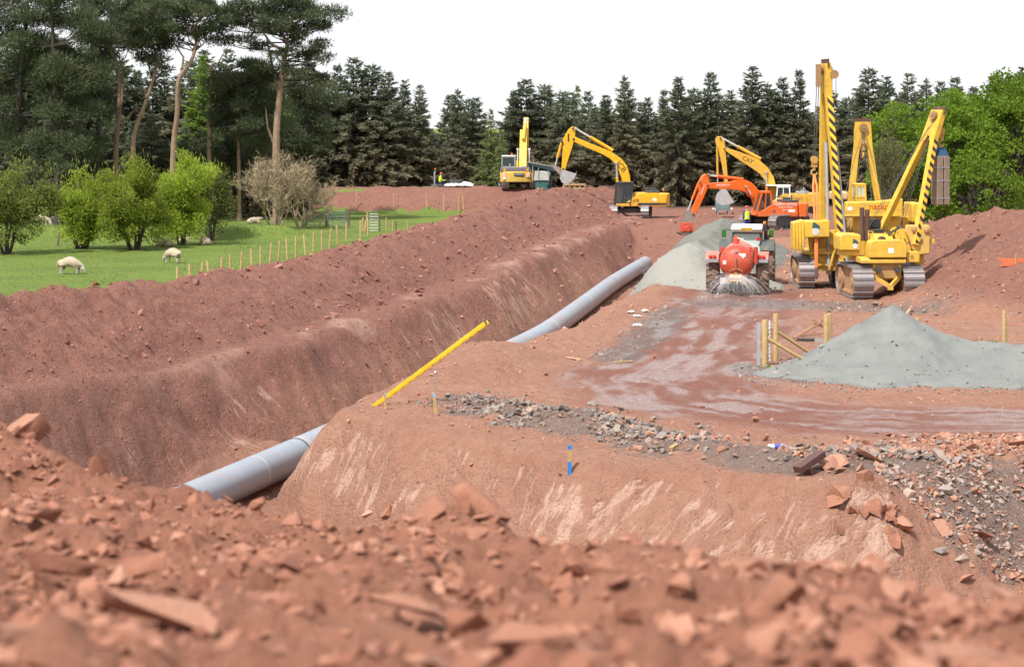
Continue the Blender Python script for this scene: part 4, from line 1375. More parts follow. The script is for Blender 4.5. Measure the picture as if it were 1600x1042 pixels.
# ------------------------------------------------------------------ orange excavator with compactor plate
def excavator_orange():
    d = 143.0
    s_ = F / d * 5.79
    cx = (1040 + 985 / 5.79 - 800) / F * d
    zg = CZ - (200 + 905 / 5.79 - HZ) / F * d
    root = thing('tracked_excavator', 'orange excavator with a plate compactor on its arm behind the tractor', 'excavator', (cx, d, zg), math.pi + math.radians(10), 'excavators')
    C = lambda pts: [((985 - a) / s_, (905 - b) / s_) for a, b in pts]
    undercarriage(root, 4.2, 0.95, 0.65, 2.45, math.radians(38), DARKG, 1.0)
    h, c = house(root, C([(1150, 672), (905, 672), (905, 690), (800, 748), (775, 762), (775, 795), (1150, 798)]), 2.7, (-2.25, -1.35, 0.80, 1.75), ORANGE)
    MB().bb(-0.95, 0.55, 1.352, 1.37, 1.16, 1.30).build('decal_stripe', PURP, h)
    cb = cab(root, (0.50, 1.75, 0.35, 1.33), (0.70, 1.30, 0.40, 1.30), 0.95, 1.22, 2.50, ORANGE, ORANGE, GLASS, ORANGE)
    beacon(cb, (0.8, 0.8, 2.6), 0.12)
    poly = C([(360, 500), (560, 488), (640, 474), (720, 472), (775, 495), (820, 540), (850, 600), (868, 700), (800, 700), (786, 640), (745, 596), (680, 566), (560, 553), (365, 546)])
    bm = MB().prism(poly, -0.55, -0.02, 'y').build('boom', ORANGE, root, bevel=0.03)
    tx = C([(505, 516)])[0]
    lettering('DAEWOO', 0.21, LETW, bm, (tx[0], -0.012, tx[1]), (-1, 0, 0.02), (0, 0, 1), 0.004, 1.05)
    a, b_ = C([(700, 472)])[0], C([(385, 428)])[0]
    ram(root, (a[0], -0.28, a[1] + 0.05), (b_[0], -0.28, b_[1]), 0.12, 0.76, ORANGE)
    for s in (-0.70, 0.10):
        a, b_ = C([(772, 620)])[0], C([(716, 530)])[0]
        ram(root, (a[0], s, a[1]), (b_[0], s, b_[1]), 0.09, 0.25, ORANGE)
    dp = C([(318, 432), (345, 415), (383, 420), (380, 500), (358, 562), (300, 690), (252, 792), (208, 796), (238, 700), (288, 575), (272, 512)])
    ds = MB().prism(dp, -0.46, -0.10, 'y').build('dipper', ORANGE, root, bevel=0.03)
    lettering('DAEWOO', 0.17, LETW, ds, (C([(318, 560)])[0][0], -0.092, C([(318, 560)])[0][1]), (0.42, 0, -0.9), (0.9, 0, 0.42))
    pins(ds, C([(368, 430), (366, 520), (230, 780), (290, 490)]), 0.08, 0.02)
    a, b_ = C([(288, 492)])[0], C([(186, 742)])[0]
    ram(root, (a[0], -0.28, a[1]), (b_[0], -0.28, b_[1]), 0.085, 0.60, ORANGE)
    RED = paint('faded_red_paint', (0.55, 0.08, 0.04), 0.5, 0, 0.4)
    k = MB()
    for s in (-0.5, -0.08):
        k.prism(C([(165, 742), (200, 742), (245, 780), (225, 850), (140, 850), (140, 815)]), s, s + 0.06, 'y')
    k.build('bucket_link', BUCK, root)
    pc = MB()
    pc.prism(C([(132, 850), (225, 850), (228, 935), (118, 935)]), -0.62, 0.05, 'y')
    pc.cyl((C([(170, 0)])[0][0], -0.75, C([(0, 905)])[0][1]), (C([(170, 0)])[0][0], 0.2, C([(0, 905)])[0][1]), 0.22, None, 14)
    po = pc.build('compactor_body', RED, root, bevel=0.03)
    MB().prism(C([(95, 938), (110, 955), (130, 966), (215, 966), (232, 955), (240, 940)]), -0.78, 0.22, 'y').build('compactor_plate', STEEL, po)
    lettering('MURPHY LIMITED', 0.235, LETW, h, (-0.36, 1.382, 1.68), (-1, 0, 0), (0, 0, 1), 0.004, 0.92)
    lettering('SPECIALIST PIPELINES', 0.115, LETW, h, (-0.36, 1.382, 1.48), (-1, 0, 0), (0, 0, 1), 0.003)
    MB().bb(-1.05, -0.58, 1.371, 1.376, 1.16, 1.34).build('decal', LETW, h)
    lettering('220LC', 0.14, LETW, h, (-0.32, 1.378, 1.30), (-1, 0, 0), (0, 0, 1))
    MB().bb(-1.12, -1.04, 1.352, 1.36, 1.28, 1.46).build('reflector', YEL_J, h)
    lettering('DAEWOO', 0.16, LETW, c, (-2.02, 1.03, 1.42), (-0.6, -0.8, 0), (0, 0, 1))
    return root
excavator_orange()

# ------------------------------------------------------------------ dull yellow excavator behind the orange one
def excavator_dull():
    d = 160.0
    s_ = F / d * 5.79
    cx = (1040 + 1130 / 5.79 - 800) / F * d
    zg = CZ - (200 + 805 / 5.79 - HZ) / F * d
    zg = min(zg, gz(cx, d) + 0.05)
    root = thing('tracked_excavator', 'dull yellow excavator with white cab standing behind the orange excavator', 'excavator', (cx, d, zg), math.pi + math.radians(-6), 'excavators')
    bz = 805
    C = lambda pts: [((1130 - a) / s_, (bz - b) / s_) for a, b in pts]
    undercarriage(root, 4.3, 0.95, 0.65, 2.5, math.radians(20), DARKG, 1.0)
    h, c = house(root, [(-1.3, 1.85), (0.6, 1.85), (1.5, 1.2), (1.5, 0.85), (-1.3, 0.85)], 2.7, (-2.6, -1.3, 0.85, 1.9), YEL_C, None, GREYP)
    cb = cab(root, (0.05, 1.15, 0.35, 1.33), (0.12, 1.05, 0.38, 1.30), 0.95, 1.4, 2.38, WHITE, WHITE, GLASS, WHITE)
    b_ = MB().bb(0.0, 1.9, -0.2, 1.2, 2.45, 2.52).build('sun_visor', WHITE, cb)
    poly = C([(545, 178), (660, 214), (760, 250), (850, 290), (925, 358), (980, 445), (1002, 540), (1010, 660), (945, 660), (925, 540), (905, 482), (850, 412), (760, 350), (640, 272), (545, 208)])
    bm = MB().prism(poly, -0.55, 0.02, 'y').build('boom', YEL_C, root, bevel=0.03)
    lettering('CAT', 0.46, LETK, bm, (C([(745, 292)])[0][0], 0.026, C([(745, 292)])[0][1]), (-0.88, 0, -0.42), (-0.42, 0, 0.88))
    a, q = C([(862, 288)])[0], C([(505, 88)])[0]
    ram(root, (a[0], -0.28, a[1] + 0.05), (q[0], -0.28, q[1]), 0.13, 0.58, YEL_C)
    for s in (-0.72, 0.18):
        a, q = C([(920, 590)])[0], C([(908, 400)])[0]
        ram(root, (a[0], s, a[1]), (q[0], s, q[1]), 0.10, 0.4, YEL_C)
    MB().cyl((C([(908, 395)])[0][0], 0.02, C([(908, 395)])[0][1]), (C([(908, 395)])[0][0], 0.12, C([(908, 395)])[0][1]), 0.17, None, 14).build('boom_boss', YEL_C, bm)
    dp = C([(452, 98), (470, 78), (505, 76), (536, 112), (546, 205), (556, 330), (568, 470), (560, 560), (530, 560), (530, 460), (510, 330), (478, 180), (458, 150)])
    ds = MB().prism(dp, -0.46, -0.10, 'y').build('dipper', YEL_C, root, bevel=0.03)
    pins(ds, C([(500, 92), (536, 190), (545, 545)]), 0.08, 0.02)
    a, q = C([(470, 165)])[0], C([(475, 520)])[0]
    ram(root, (a[0], -0.28, a[1]), (q[0], -0.28, q[1]), 0.09, 0.72, YEL_C)
    l = MB()
    for s in (-0.5, -0.08):
        l.prism(C([(466, 515), (486, 515), (560, 555), (540, 575), (490, 560)]), s, s + 0.06, 'y')
    l.build('bucket_link', BUCK, root)
    pv = C([(548, 560)])[0]
    bucket(root, (pv[0], 0, pv[1]), math.radians(-8), 0.95, 1.35, -0.28, BUCK)
    lettering('CAT', 0.3, LETK, h, (-0.6, 1.375, 1.45), (-1, 0, 0), (0, 0, 1))
    return root
excavator_dull()

# ------------------------------------------------------------------ pale yellow excavator seen from behind
def excavator_rear():
    d = 172.0
    s_ = F / d * 5
    cx = (740 + 343 / 5 - 800) / F * d
    zg = gz(cx, d) - 0.02
    root = thing('tracked_excavator', 'pale yellow excavator seen from behind on top of the spoil bank', 'excavator', (cx, d, zg), math.pi / 2 + math.radians(-2), 'excavators')
    zb = 200 / 1.0
    undercarriage(root, 4.1, 0.9, 0.6, 2.3, math.radians(6), DARKG, 0.95)
    h, c = house(root, [(-1.5, 1.55), (1.2, 1.55), (1.2, 0.85), (-1.5, 0.85)], 2.72, (-2.55, -1.5, 0.55, 1.42), YEL_K, YEL_K, GREYP)
    MB().bb(-2.35, -1.5, -1.34, 1.34, 1.424, 1.78).build('engine_hood', paint('hood_grey', (0.16, 0.14, 0.17), 0.5, 0, 0.2), h, bevel=0.04)
    for y in (-0.9, 1.0):
        MB().bb(-2.40, -2.352, y - 0.1, y + 0.1, 1.50, 1.66).build('work_lamp', YEL_J, h)
    cab(root, (-0.9, 0.7, 0.16, 1.30), (-0.85, 0.5, 0.20, 1.26), 1.0, 1.80, 2.62, GREYP, GREYP, GLASS, WHITE)
    beacon(root, (-0.6, 0.45, 2.74), 0.06)
    # badge and chevrons on the counterweight
    MB().prism([(-0.62, 1.30), (0.22, 1.30), (0.22, 1.10), (0.08, 1.02), (-0.48, 1.02), (-0.62, 1.10)], -2.575, -2.55, 'x').build('badge', LETK, c)
    lettering('KOMATSU', 0.155, LETW, c, (-2.585, -0.20, 1.19), (0, -1, 0), (0, 0, 1), 0.004, 1.0)
    for y in (-0.95, 1.0):
        MB().bb(-2.50, -2.40, y - 0.14, y + 0.14, 0.98, 1.36).build('chevron_plate', HAZR, c)
    MB().bb(-2.50, -2.40, 0.88, 1.12, 0.78, 0.96).build('decal', LETW, c)
    # boom rising ahead, dipper folded beyond it
    bp = [(0.9, 1.2), (1.6, 2.6), (2.6, 3.9), (4.0, 4.9), (4.25, 4.7), (3.1, 3.5), (2.3, 2.4), (1.7, 1.1)]
    bo = MB().prism(bp, -0.72, -0.10, 'y').build('boom', YEL_K, root, bevel=0.03)
    ram(root, (2.4, -0.40, 4.05), (4.6, -0.55, 5.75), 0.14, 0.7, YEL_K)
    for y in (-0.92, 0.06):
        ram(root, (1.9, y, 1.2), (2.5, y, 3.2), 0.11, 0.5, YEL_K)
    dsp = [(3.9, 4.4), (4.1, 5.1), (4.7, 5.95), (4.95, 5.85), (4.9, 4.9), (6.3, 2.6), (6.05, 2.45)]
    MB().prism(dsp, -0.80, -0.38, 'y').build('dipper', YEL_K, root, bevel=0.03)
    bucket(root, (6.2, 0, 2.55), math.radians(-20), 0.9, 1.2, -0.58, BUCK)
    return root
excavator_rear()

# ------------------------------------------------------------------ screening machine beside it
def screener():
    d = 168.0
    s_ = F / d
    x0 = (858 - 800) / s_
    z0 = gz(x0 - 0.6, d)
    root = thing('screening_machine', 'teal soil screening machine with sloping dark hopper roof and beige feed tray', 'screener', (x0, d, z0))
    Z = lambda y: CZ - (y - HZ) / s_ - z0
    X = lambda x: (x - 858) / s_
    b = MB().bb(X(837), X(855), -0.9, 0.9, -0.3, Z(282)).build('engine_box', TEAL, root, bevel=0.04)
    pg = paint('pale_grey_panel', (0.50, 0.51, 0.50), 0.5, 0, 0.3)
    MB().prism([(X(834), Z(281.8)), (X(857), Z(281.8)), (X(860), Z(270)), (X(856), Z(267)), (X(836), Z(267))], -1.0, 0.9, 'y').build('hopper_side', pg, root, bevel=0.03)
    dk = paint('dark_teal_steel', (0.035, 0.07, 0.075), 0.55, 0.2, 0.3)
    MB().prism([(X(824), Z(253.5)), (X(862), Z(260.5)), (X(866), Z(264)), (X(866), Z(268)), (X(824), Z(256.5))], -1.1, 1.1, 'y').build('hopper_roof', dk, root)
    MB().prism([(X(824), Z(257)), (X(862), Z(266)), (X(862), Z(300)), (X(855.2), Z(300)), (X(861), Z(270)), (X(830), Z(266.6))], 0.2, 1.0, 'y').build('hopper_body', TEAL, root)
    MB().bar((X(824), -1.12, Z(253)), (X(862), -1.12, Z(260)), 0.06, 0.08).build('roof_rail', GREYP, root)
    f = MB()
    for x, y1 in ((832, 259), (841, 262), (857, 266)):
        f.bar((X(x), -1.05, Z(282)), (X(x), -1.05, Z(y1)), 0.06, 0.06)
    f.build('frame_post', GREYP, root)
    bg = paint('beige_tray_paint', (0.46, 0.30, 0.15), 0.55, 0, 0.35)
    t = MB()
    t.prism([(X(877), Z(301)), (X(911), Z(301)), (X(914), Z(297.5)), (X(914), Z(288)), (X(880), Z(288.5)), (X(877), Z(297))], -0.6, 0.0, 'y')
    tr = t.build('feed_tray', bg, root, bevel=0.03)
    MB().bar((X(880), -0.62, Z(288.5)), (X(914), -0.62, Z(288)), 0.08, 0.14).build('tray_lip', bg, tr)
    for x in (883, 891, 899, 907):
        MB().bb(X(x), X(x + 5), -0.612, -0.601, Z(292.8), Z(290.2)).build('tray_slot', LETK, tr)
    s = MB()
    s.bar((X(879), -0.3, Z(300)), (X(866), -0.1, Z(290)), 0.14, 0.14)
    for x in (884, 908):
        s.bar((X(x), -0.3, Z(300)), (X(x), -0.3, -2.2), 0.12, 0.12)
    s.build('tray_support', dk, root)
screener()

# small teal bin standing among the trees behind the dull excavator's bucket
def bin_box():
    d = 168.0
    x, s_ = (1130 - 800) / F * d, F / d
    z = gz(x, d)
    r = thing('fuel_tank', 'small teal tank on a low stand under the raised grey bucket', 'tank', (x, d, z))
    MB().bb(-0.62, 0.5, -0.5, 0.5, 0.35, 1.15).build('tank_body', paint('grey_teal', (0.16, 0.24, 0.26), 0.5, 0, 0.2), r, bevel=0.06)
    q = MB()
    for sx in (-0.5, 0.4):
        for sy in (-0.4, 0.4):
            q.bb(sx - 0.05, sx + 0.05, sy - 0.05, sy + 0.05, -0.2, 0.36)
    q.bb(-0.7, 0.6, -0.5, 0.5, 0.28, 0.36)
    q.build('stand', GREYP, r)
    lp = MB()
    for sx in (-0.85, 0.65):
        lp.cyl((sx, -0.4, 0.45), (sx, -0.3, 0.45), 0.09, None, 10)
        lp.bar((sx * 0.7, -0.35, 0.40), (sx, -0.35, 0.45), 0.05, 0.05)
    lp.build('lamp', WHITE, r)
bin_box()

# ------------------------------------------------------------------ pipelayers
def cable(parent, pts, r=0.014, mat=None):
    MB().tube(pts, r, 6).build('cable', mat or paint('wire_rope', (0.10, 0.095, 0.09), 0.6, 0.3, 0.1), parent)

def emblem(parent, loc, xdir, up, s=0.3):
    """small round-bottomed badge: dark roof shape above a white disc"""
    x, y = Vector(xdir).normalized(), Vector(up).normalized()
    z = x.cross(y)
    L = Vector(loc)
    def poly(pts, off):
        return [L + x * (a * s) + y * (b * s) + z * off for a, b in pts]
    b = MB()
    circ = [(0.42 * math.cos(t * math.pi / 6), -0.35 + 0.5 * math.sin(t * math.pi / 6)) for t in range(12)]
    top = poly(circ, 0.008); bot = poly(circ, 0.0)
    b.add(bot + top, [tuple(range(11, -1, -1)), tuple(range(12, 24))] + [(i, (i + 1) % 12, 12 + (i + 1) % 12, 12 + i) for i in range(12)], 0)
    tri = [(-0.42, 0.1), (0.5, 0.0), (0.45, 0.35), (-0.3, 0.85)]
    top = poly(tri, 0.012); bot = poly(tri, 0.0)
    b.add(bot + top, [(3, 2, 1, 0), (4, 5, 6, 7), (0, 1, 5, 4), (1, 2, 6, 5), (2, 3, 7, 6), (3, 0, 4, 7)], 1)
    b.build('badge', [paint('badge_white', (0.6, 0.62, 0.6), 0.5, 0, 0), paint('badge_green', (0.03, 0.09, 0.10), 0.5, 0, 0)], parent, smooth=False)

def boom_aframe(root, f0, f1, top, y_head, mats, w=0.24, striped=False, rams=False, head=0.7):
    """two legs from hinge points f0 and f1 (x,y,z) to the head at top"""
    f0, f1, top = Vector(f0), Vector(f1), Vector(top)
    ax = (f1 - f0).normalized()
    up = (top - (f0 + f1) / 2).normalized()
    nr = ax.cross(up).normalized()
    t0, t1 = top - ax * 0.30 - up * head, top + ax * 0.30 - up * head
    L0 = MB().bar(f0, t0, w, w * 0.9, nr).build('boom_leg', mats, root)
    L1 = MB().bar(f1, t1, w, w * 0.9, nr).build('boom_leg', mats, root)
    hd = MB()
    hs = [t0 - ax * 0.14 - up * 0.10, t0 + ax * 0.16 - up * 0.10, t0 + ax * 0.24 + up * 0.10, t1 - ax * 0.24 + up * 0.10, t1 - ax * 0.16 - up * 0.10, t1 + ax * 0.14 - up * 0.10,
          top + ax * 0.38, top - ax * 0.38]
    n = len(hs)
    vs = [p - nr * w * 0.46 for p in hs] + [p + nr * w * 0.46 for p in hs]
    fs = [(0, 1, 2, 7), (2, 3, 6, 7), (3, 4, 5, 6)]
    F_ = [tuple(f) for f in fs] + [tuple(i + n for i in reversed(f)) for f in fs] + [(i, i + n, (i + 1) % n + n, (i + 1) % n) for i in range(n)]
    hd.add(vs, F_)
    H = hd.build('boom_head', mats, root)
    MB().bar(top - ax * 0.44, top + ax * 0.44, w * 1.3, 0.06, nr).build('head_cap', RUSTY, H)
    sh = MB()
    c = top - up * 0.28
    for k in (-1, 1):
        q = c + nr * k * (w * 0.5 + 0.07)
        sh.cyl(q - nr * 0.05, q + nr * 0.05, 0.20, None, 14)
        sh.cyl(q - nr * 0.08, q + nr * 0.08, 0.07, None, 8)
    sh.build('sheave', paint('rusty_sheave', (0.34, 0.20, 0.09), 0.6, 0.2, 0.4), H)
    if striped:
        for f, t, leg in ((f0, t0, L0), (f1, t1, L1)):
            if leg is L1 or striped == 2:
                d = (t - f)
                a = MB().bar(f + d * 0.02 - nr * (w * 0.46 + 0.006), f + d * 0.99 - nr * (w * 0.46 + 0.006), w * 0.92, 0.01, nr)
                a.build('hazard_stripes', HAZ, leg)
                a = MB().bar(f + d * 0.02 + ax * (w * 0.5 + 0.006), f + d * 0.99 + ax * (w * 0.5 + 0.006), w * 0.85, 0.01, ax)
                a.build('hazard_stripes', HAZ, leg)
    return H, up, nr, ax

def hook(root, p, drop=0.0):
    p = Vector(p)
    hk = paint('hook_paint', (0.50, 0.28, 0.08), 0.6, 0.2, 0.4)
    b = MB()
    b.box(p - Vector((0, 0, 0.18)), (0.14, 0.26, 0.42))
    b.cyl(p + Vector((-0.12, 0, -0.05)), p + Vector((0.12, 0, -0.05)), 0.17, None, 14)
    b.cyl(p - Vector((0, 0, 0.38)), p - Vector((0, 0, 0.52)), 0.06, None, 8)
    pts = [p + Vector((0, 0.13 * math.sin(a), -0.62 - 0.13 * math.cos(a) + 0.0)) for a in [math.pi * (1.0 + 1.55 * k / 8) for k in range(9)]]
    b.tube(pts, [0.05] * 7 + [0.04, 0.02], 8)
    b.build('hook_block', hk, root)

def pipelayer_base(name, label, x, y, rz, gauge=2.12, L=3.9, H=1.30, W=0.86, group='pipelayers'):
    z = gz(x, y) + 0.03
    root = thing(name, label, 'pipelayer', (x, y, z), rz, group)
    for s in (-1, 1):
        track(root, L, H, W, s * gauge / 2, 0.0, paint('muddy_frame', (0.40, 0.24, 0.11), 0.8, 0, 0.7), 34, True)
    return root

def pipelayer_near():
    """seen from the front, boom leaning out to the right with timber mats on the hook"""
    d = 86.5
    x = (1374 - 800) / F * d
    rz = -math.pi / 2 + math.radians(2)
    r = pipelayer_base('pipelayer', 'yellow pipelayer nearest the red mound, boom leaning right with timber mats hanging', x, d, rz)
    # belly, platform, drawbar
    b = MB()
    b.prism([(1.35, 0.75), (1.55, 1.05), (1.55, 1.46), (-1.6, 1.46), (-1.6, 0.75)], -0.60, 0.60, 'y')
    b.build('chassis', YEL_P, r, bevel=0.03)
    v = MB()
    v.bar((1.45, -0.58, 0.95), (1.85, 0.05, 0.50), 0.12, 0.16)
    v.bar((1.45, 0.58, 0.95), (1.85, 0.05, 0.50), 0.12, 0.16)
    v.box((1.85, 0.05, 0.48), (0.2, 0.22, 0.2))
    v.build('drawbar', YEL_P, r)
    MB().prism([(1.75, 1.465), (1.75, 1.62), (1.5, 1.70), (-1.2, 1.70), (-1.2, 1.465)], -1.15, 0.75, 'y').build('deck', YEL_P, r, bevel=0.03)
    fb = [(-0.80, 1.70), (0.76, 1.70), (0.78, 2.18), (0.70, 2.38), (0.56, 2.44), (-0.58, 2.44), (-0.76, 2.34), (-0.82, 2.10)]
    t = MB().prism(fb, 0.95, 1.80, 'x').build('fuel_tank', YEL_P, r, bevel=0.04)
    MB().bb(1.802, 1.81, -0.02, 0.22, 1.90, 2.10).build('notice', LETW, t)
    MB().cyl((1.4, -0.2, 2.44), (1.4, -0.2, 2.52), 0.16, None, 14).cyl((1.4, -0.2, 2.52), (1.4, -0.2, 2.56), 0.10, None, 14).build('filler_cap', RUSTY, t)
    e = MB()
    e.prism([(-1.5, 1.70), (0.9, 1.70), (0.9, 2.35), (0.6, 2.62), (-1.5, 2.62)], -0.50, 0.42, 'y')
    hd = e.build('engine_hood', YEL_P, r, bevel=0.04)
    for yy, zz in ((-0.72, 3.70), (-0.50, 3.62)):
        MB().cyl((-0.1, yy, 2.3), (-0.1, yy, 2.75), 0.15, None, 12).cyl((-0.1, yy, 2.75), (-0.1, yy, zz), 0.10, None, 12).build('exhaust_stack', RUSTY, r)
    # folded counterweight on the image left
    cw = MB().prism([(-1.86, 1.95), (-0.98, 1.95), (-0.98, 2.62), (-1.72, 2.66), (-1.86, 2.56)], -0.5, 0.95, 'x').build('counterweight', YEL_P, r, bevel=0.05)
    emblem(cw, (0.96, -1.22, 2.24), (0, 1, 0), (0, 0, 1), 0.26)
    MB().bb(-0.4, 0.8, -1.75, -1.0, 1.72, 1.94).build('counterweight_frame', YEL_P, r, bevel=0.02)
    # side box and winch plate with bolts
    sb = MB().bb(1.0, 1.62, 0.80, 1.34, 1.50, 1.94).build('tool_box', YEL_P, r, bevel=0.03)
    MB().tube([Vector((1.63, 1.02 + 0.06 * math.cos(a), 1.72 + 0.06 * math.sin(a))) for a in [k * math.pi / 4 for k in range(9)]], 0.012, 5).build('handle', STEEL, sb)
    wp = MB().prism([(0.90, 3.02), (1.86, 3.02), (1.94, 2.88), (1.90, 1.80), (1.36, 1.76), (1.14, 2.05), (0.98, 2.55), (0.86, 2.72)], 0.85, 1.10, 'x').build('winch_plate', paint('scuffed_yellow', (0.62, 0.40, 0.10), 0.6, 0, 0.45), r, bevel=0.05)
    for yy, zz, rr in ((1.24, 2.83, 0.14), (1.76, 2.80, 0.15), (1.47, 2.42, 0.12)):
        MB().lathe([(1.10, rr), (1.16, rr * 0.92), (1.19, rr * 0.5)], (0, yy, zz), 'x', 8).build('bolt', paint('rusty_bolt', (0.42, 0.24, 0.09), 0.6, 0.2, 0.3), wp)
    MB().bb(0.2, 0.85, 1.30, 1.70, 1.35, 2.2).build('winch_bracket', YEL_P, r, bevel=0.03)
    MB().bb(0.6, 1.0, 1.95, 2.10, 2.25, 2.45).build('plate_lug', YEL_P, r)
    w = MB()
    for k, (yy, zz) in enumerate(((0.80, 2.55), (0.82, 1.98))):
        w.cyl((-0.4, yy, zz), (0.85, yy, zz), 0.24, None, 16)
        w.cyl((0.80, yy, zz), (0.90, yy, zz), 0.32, None, 16)
        w.cyl((-0.45, yy, zz), (-0.35, yy, zz), 0.32, None, 16)
    w.build('winch_drum', YEL_P, r)
    for k in range(4):
        MB().tube([(1.1, 0.45 + 0.1 * k, 1.75), (1.0, 0.62 + 0.08 * k, 2.1 + 0.1 * k), (0.6, 0.78 + 0.05 * k, 2.55), (0.2, 0.7 + 0.1 * k, 2.9)], 0.022, 6).build('hose', BLACK, r)
    for s in (-1, 1):
        MB().tube([(1.3, s * 0.55, 2.44), (1.3, s * 0.55, 2.75), (0.4, s * 0.55, 2.75), (0.4, s * 0.55, 2.5)], 0.02, 6).build('grab_rail', YEL_P, r)
        MB().bb(1.56, 1.78, s * 0.30, s * 0.50, 1.12, 1.30).build('step', DARKG, r)
    MB().bb(1.56, 1.575, -0.45, 0.45, 0.85, 1.40).build('belly_plate', paint('greasy_belly', (0.42, 0.25, 0.08), 0.6, 0, 0.6), r)
    lv = MB()
    for k in range(5):
        lv.cyl((0.5, 0.05 + k * 0.1, 2.4), (0.62, 0.08 + k * 0.12, 2.95 - 0.05 * k), 0.022, None, 6)
    lv.bar((0.7, 0.2, 2.62), (0.7, 0.8, 2.95), 0.08, 0.08)
    lv.bar((0.7, 0.55, 2.55), (0.7, 0.62, 2.98), 0.06, 0.06)
    lv.build('control_lever', DARKG, r)
    MB().bb(-0.6, -0.1, -0.35, 0.2, 2.62, 2.78).bb(-0.7, -0.58, -0.35, 0.2, 2.78, 3.2).build('seat', BLACK, r, bevel=0.04)
    # boom
    H, up, nr, ax = boom_aframe(r, (-1.25, 0.10, 2.2), (1.15, 1.25, 2.2), (-0.05, 2.55, 7.80), 0, YEL_P, 0.25, 1, head=1.25)
    top = Vector((-0.05, 2.55, 7.80))
    hk = top + Vector((0.05, 0.05, -0.80))
    for k in (-0.06, 0.06):
        cable(r, [top + Vector((k, 0.18, -0.2)), hk + Vector((k, 0, 0))], 0.016)
        cable(r, [top + Vector((k, -0.15, -0.25)), Vector((0.2 + k * 4, 0.8, 2.75))], 0.013)
        cable(r, [top + Vector((k, -0.2, -0.35)), Vector((-0.3 + k * 4, -0.6, 2.6))], 0.013)
    hook(r, hk)
    # timber mats on the hook: a thing of its own
    wpos = r.matrix_world if False else (Matrix.Translation(r.location) @ Matrix.Rotation(rz, 4, 'Z'))
    p = wpos @ (hk + Vector((0, 0, -0.72)))
    mt = thing('timber_mat', 'pair of brown timber mats hanging in blue slings from the pipelayer hook', 'timber mat', (p.x, p.y, p.z - 2.45), rz + 0.35)
    tm = paint('weathered_timber', (0.25, 0.185, 0.14), 0.85, 0, 0.35)
    for s in (-1, 1):
        MB().bb(-0.26, 0.26, s * 0.025, s * 0.30, 0.0, 2.05).build('timber', tm, mt, bevel=0.02)
    for zz in (0.25, 1.0, 1.55):
        MB().bb(-0.27, 0.27, -0.306, 0.306, zz, zz + 0.04).build('strap_band', GREYP, mt)
    sl = MB()
    for s in (-1, 1):
        sl.bar((0, s * 0.28, 2.02), (0, 0, 2.46), 0.30, 0.03, (1, 0, 0))
    sl.prism([(-0.28, 2.04), (0.28, 2.04), (0.10, 2.34), (-0.10, 2.34)], -0.14, 0.14, 'x')
    sl.build('sling', paint('blue_sling', (0.035, 0.13, 0.27), 0.7, 0, 0.1), mt)
    return r
pipelayer_near()

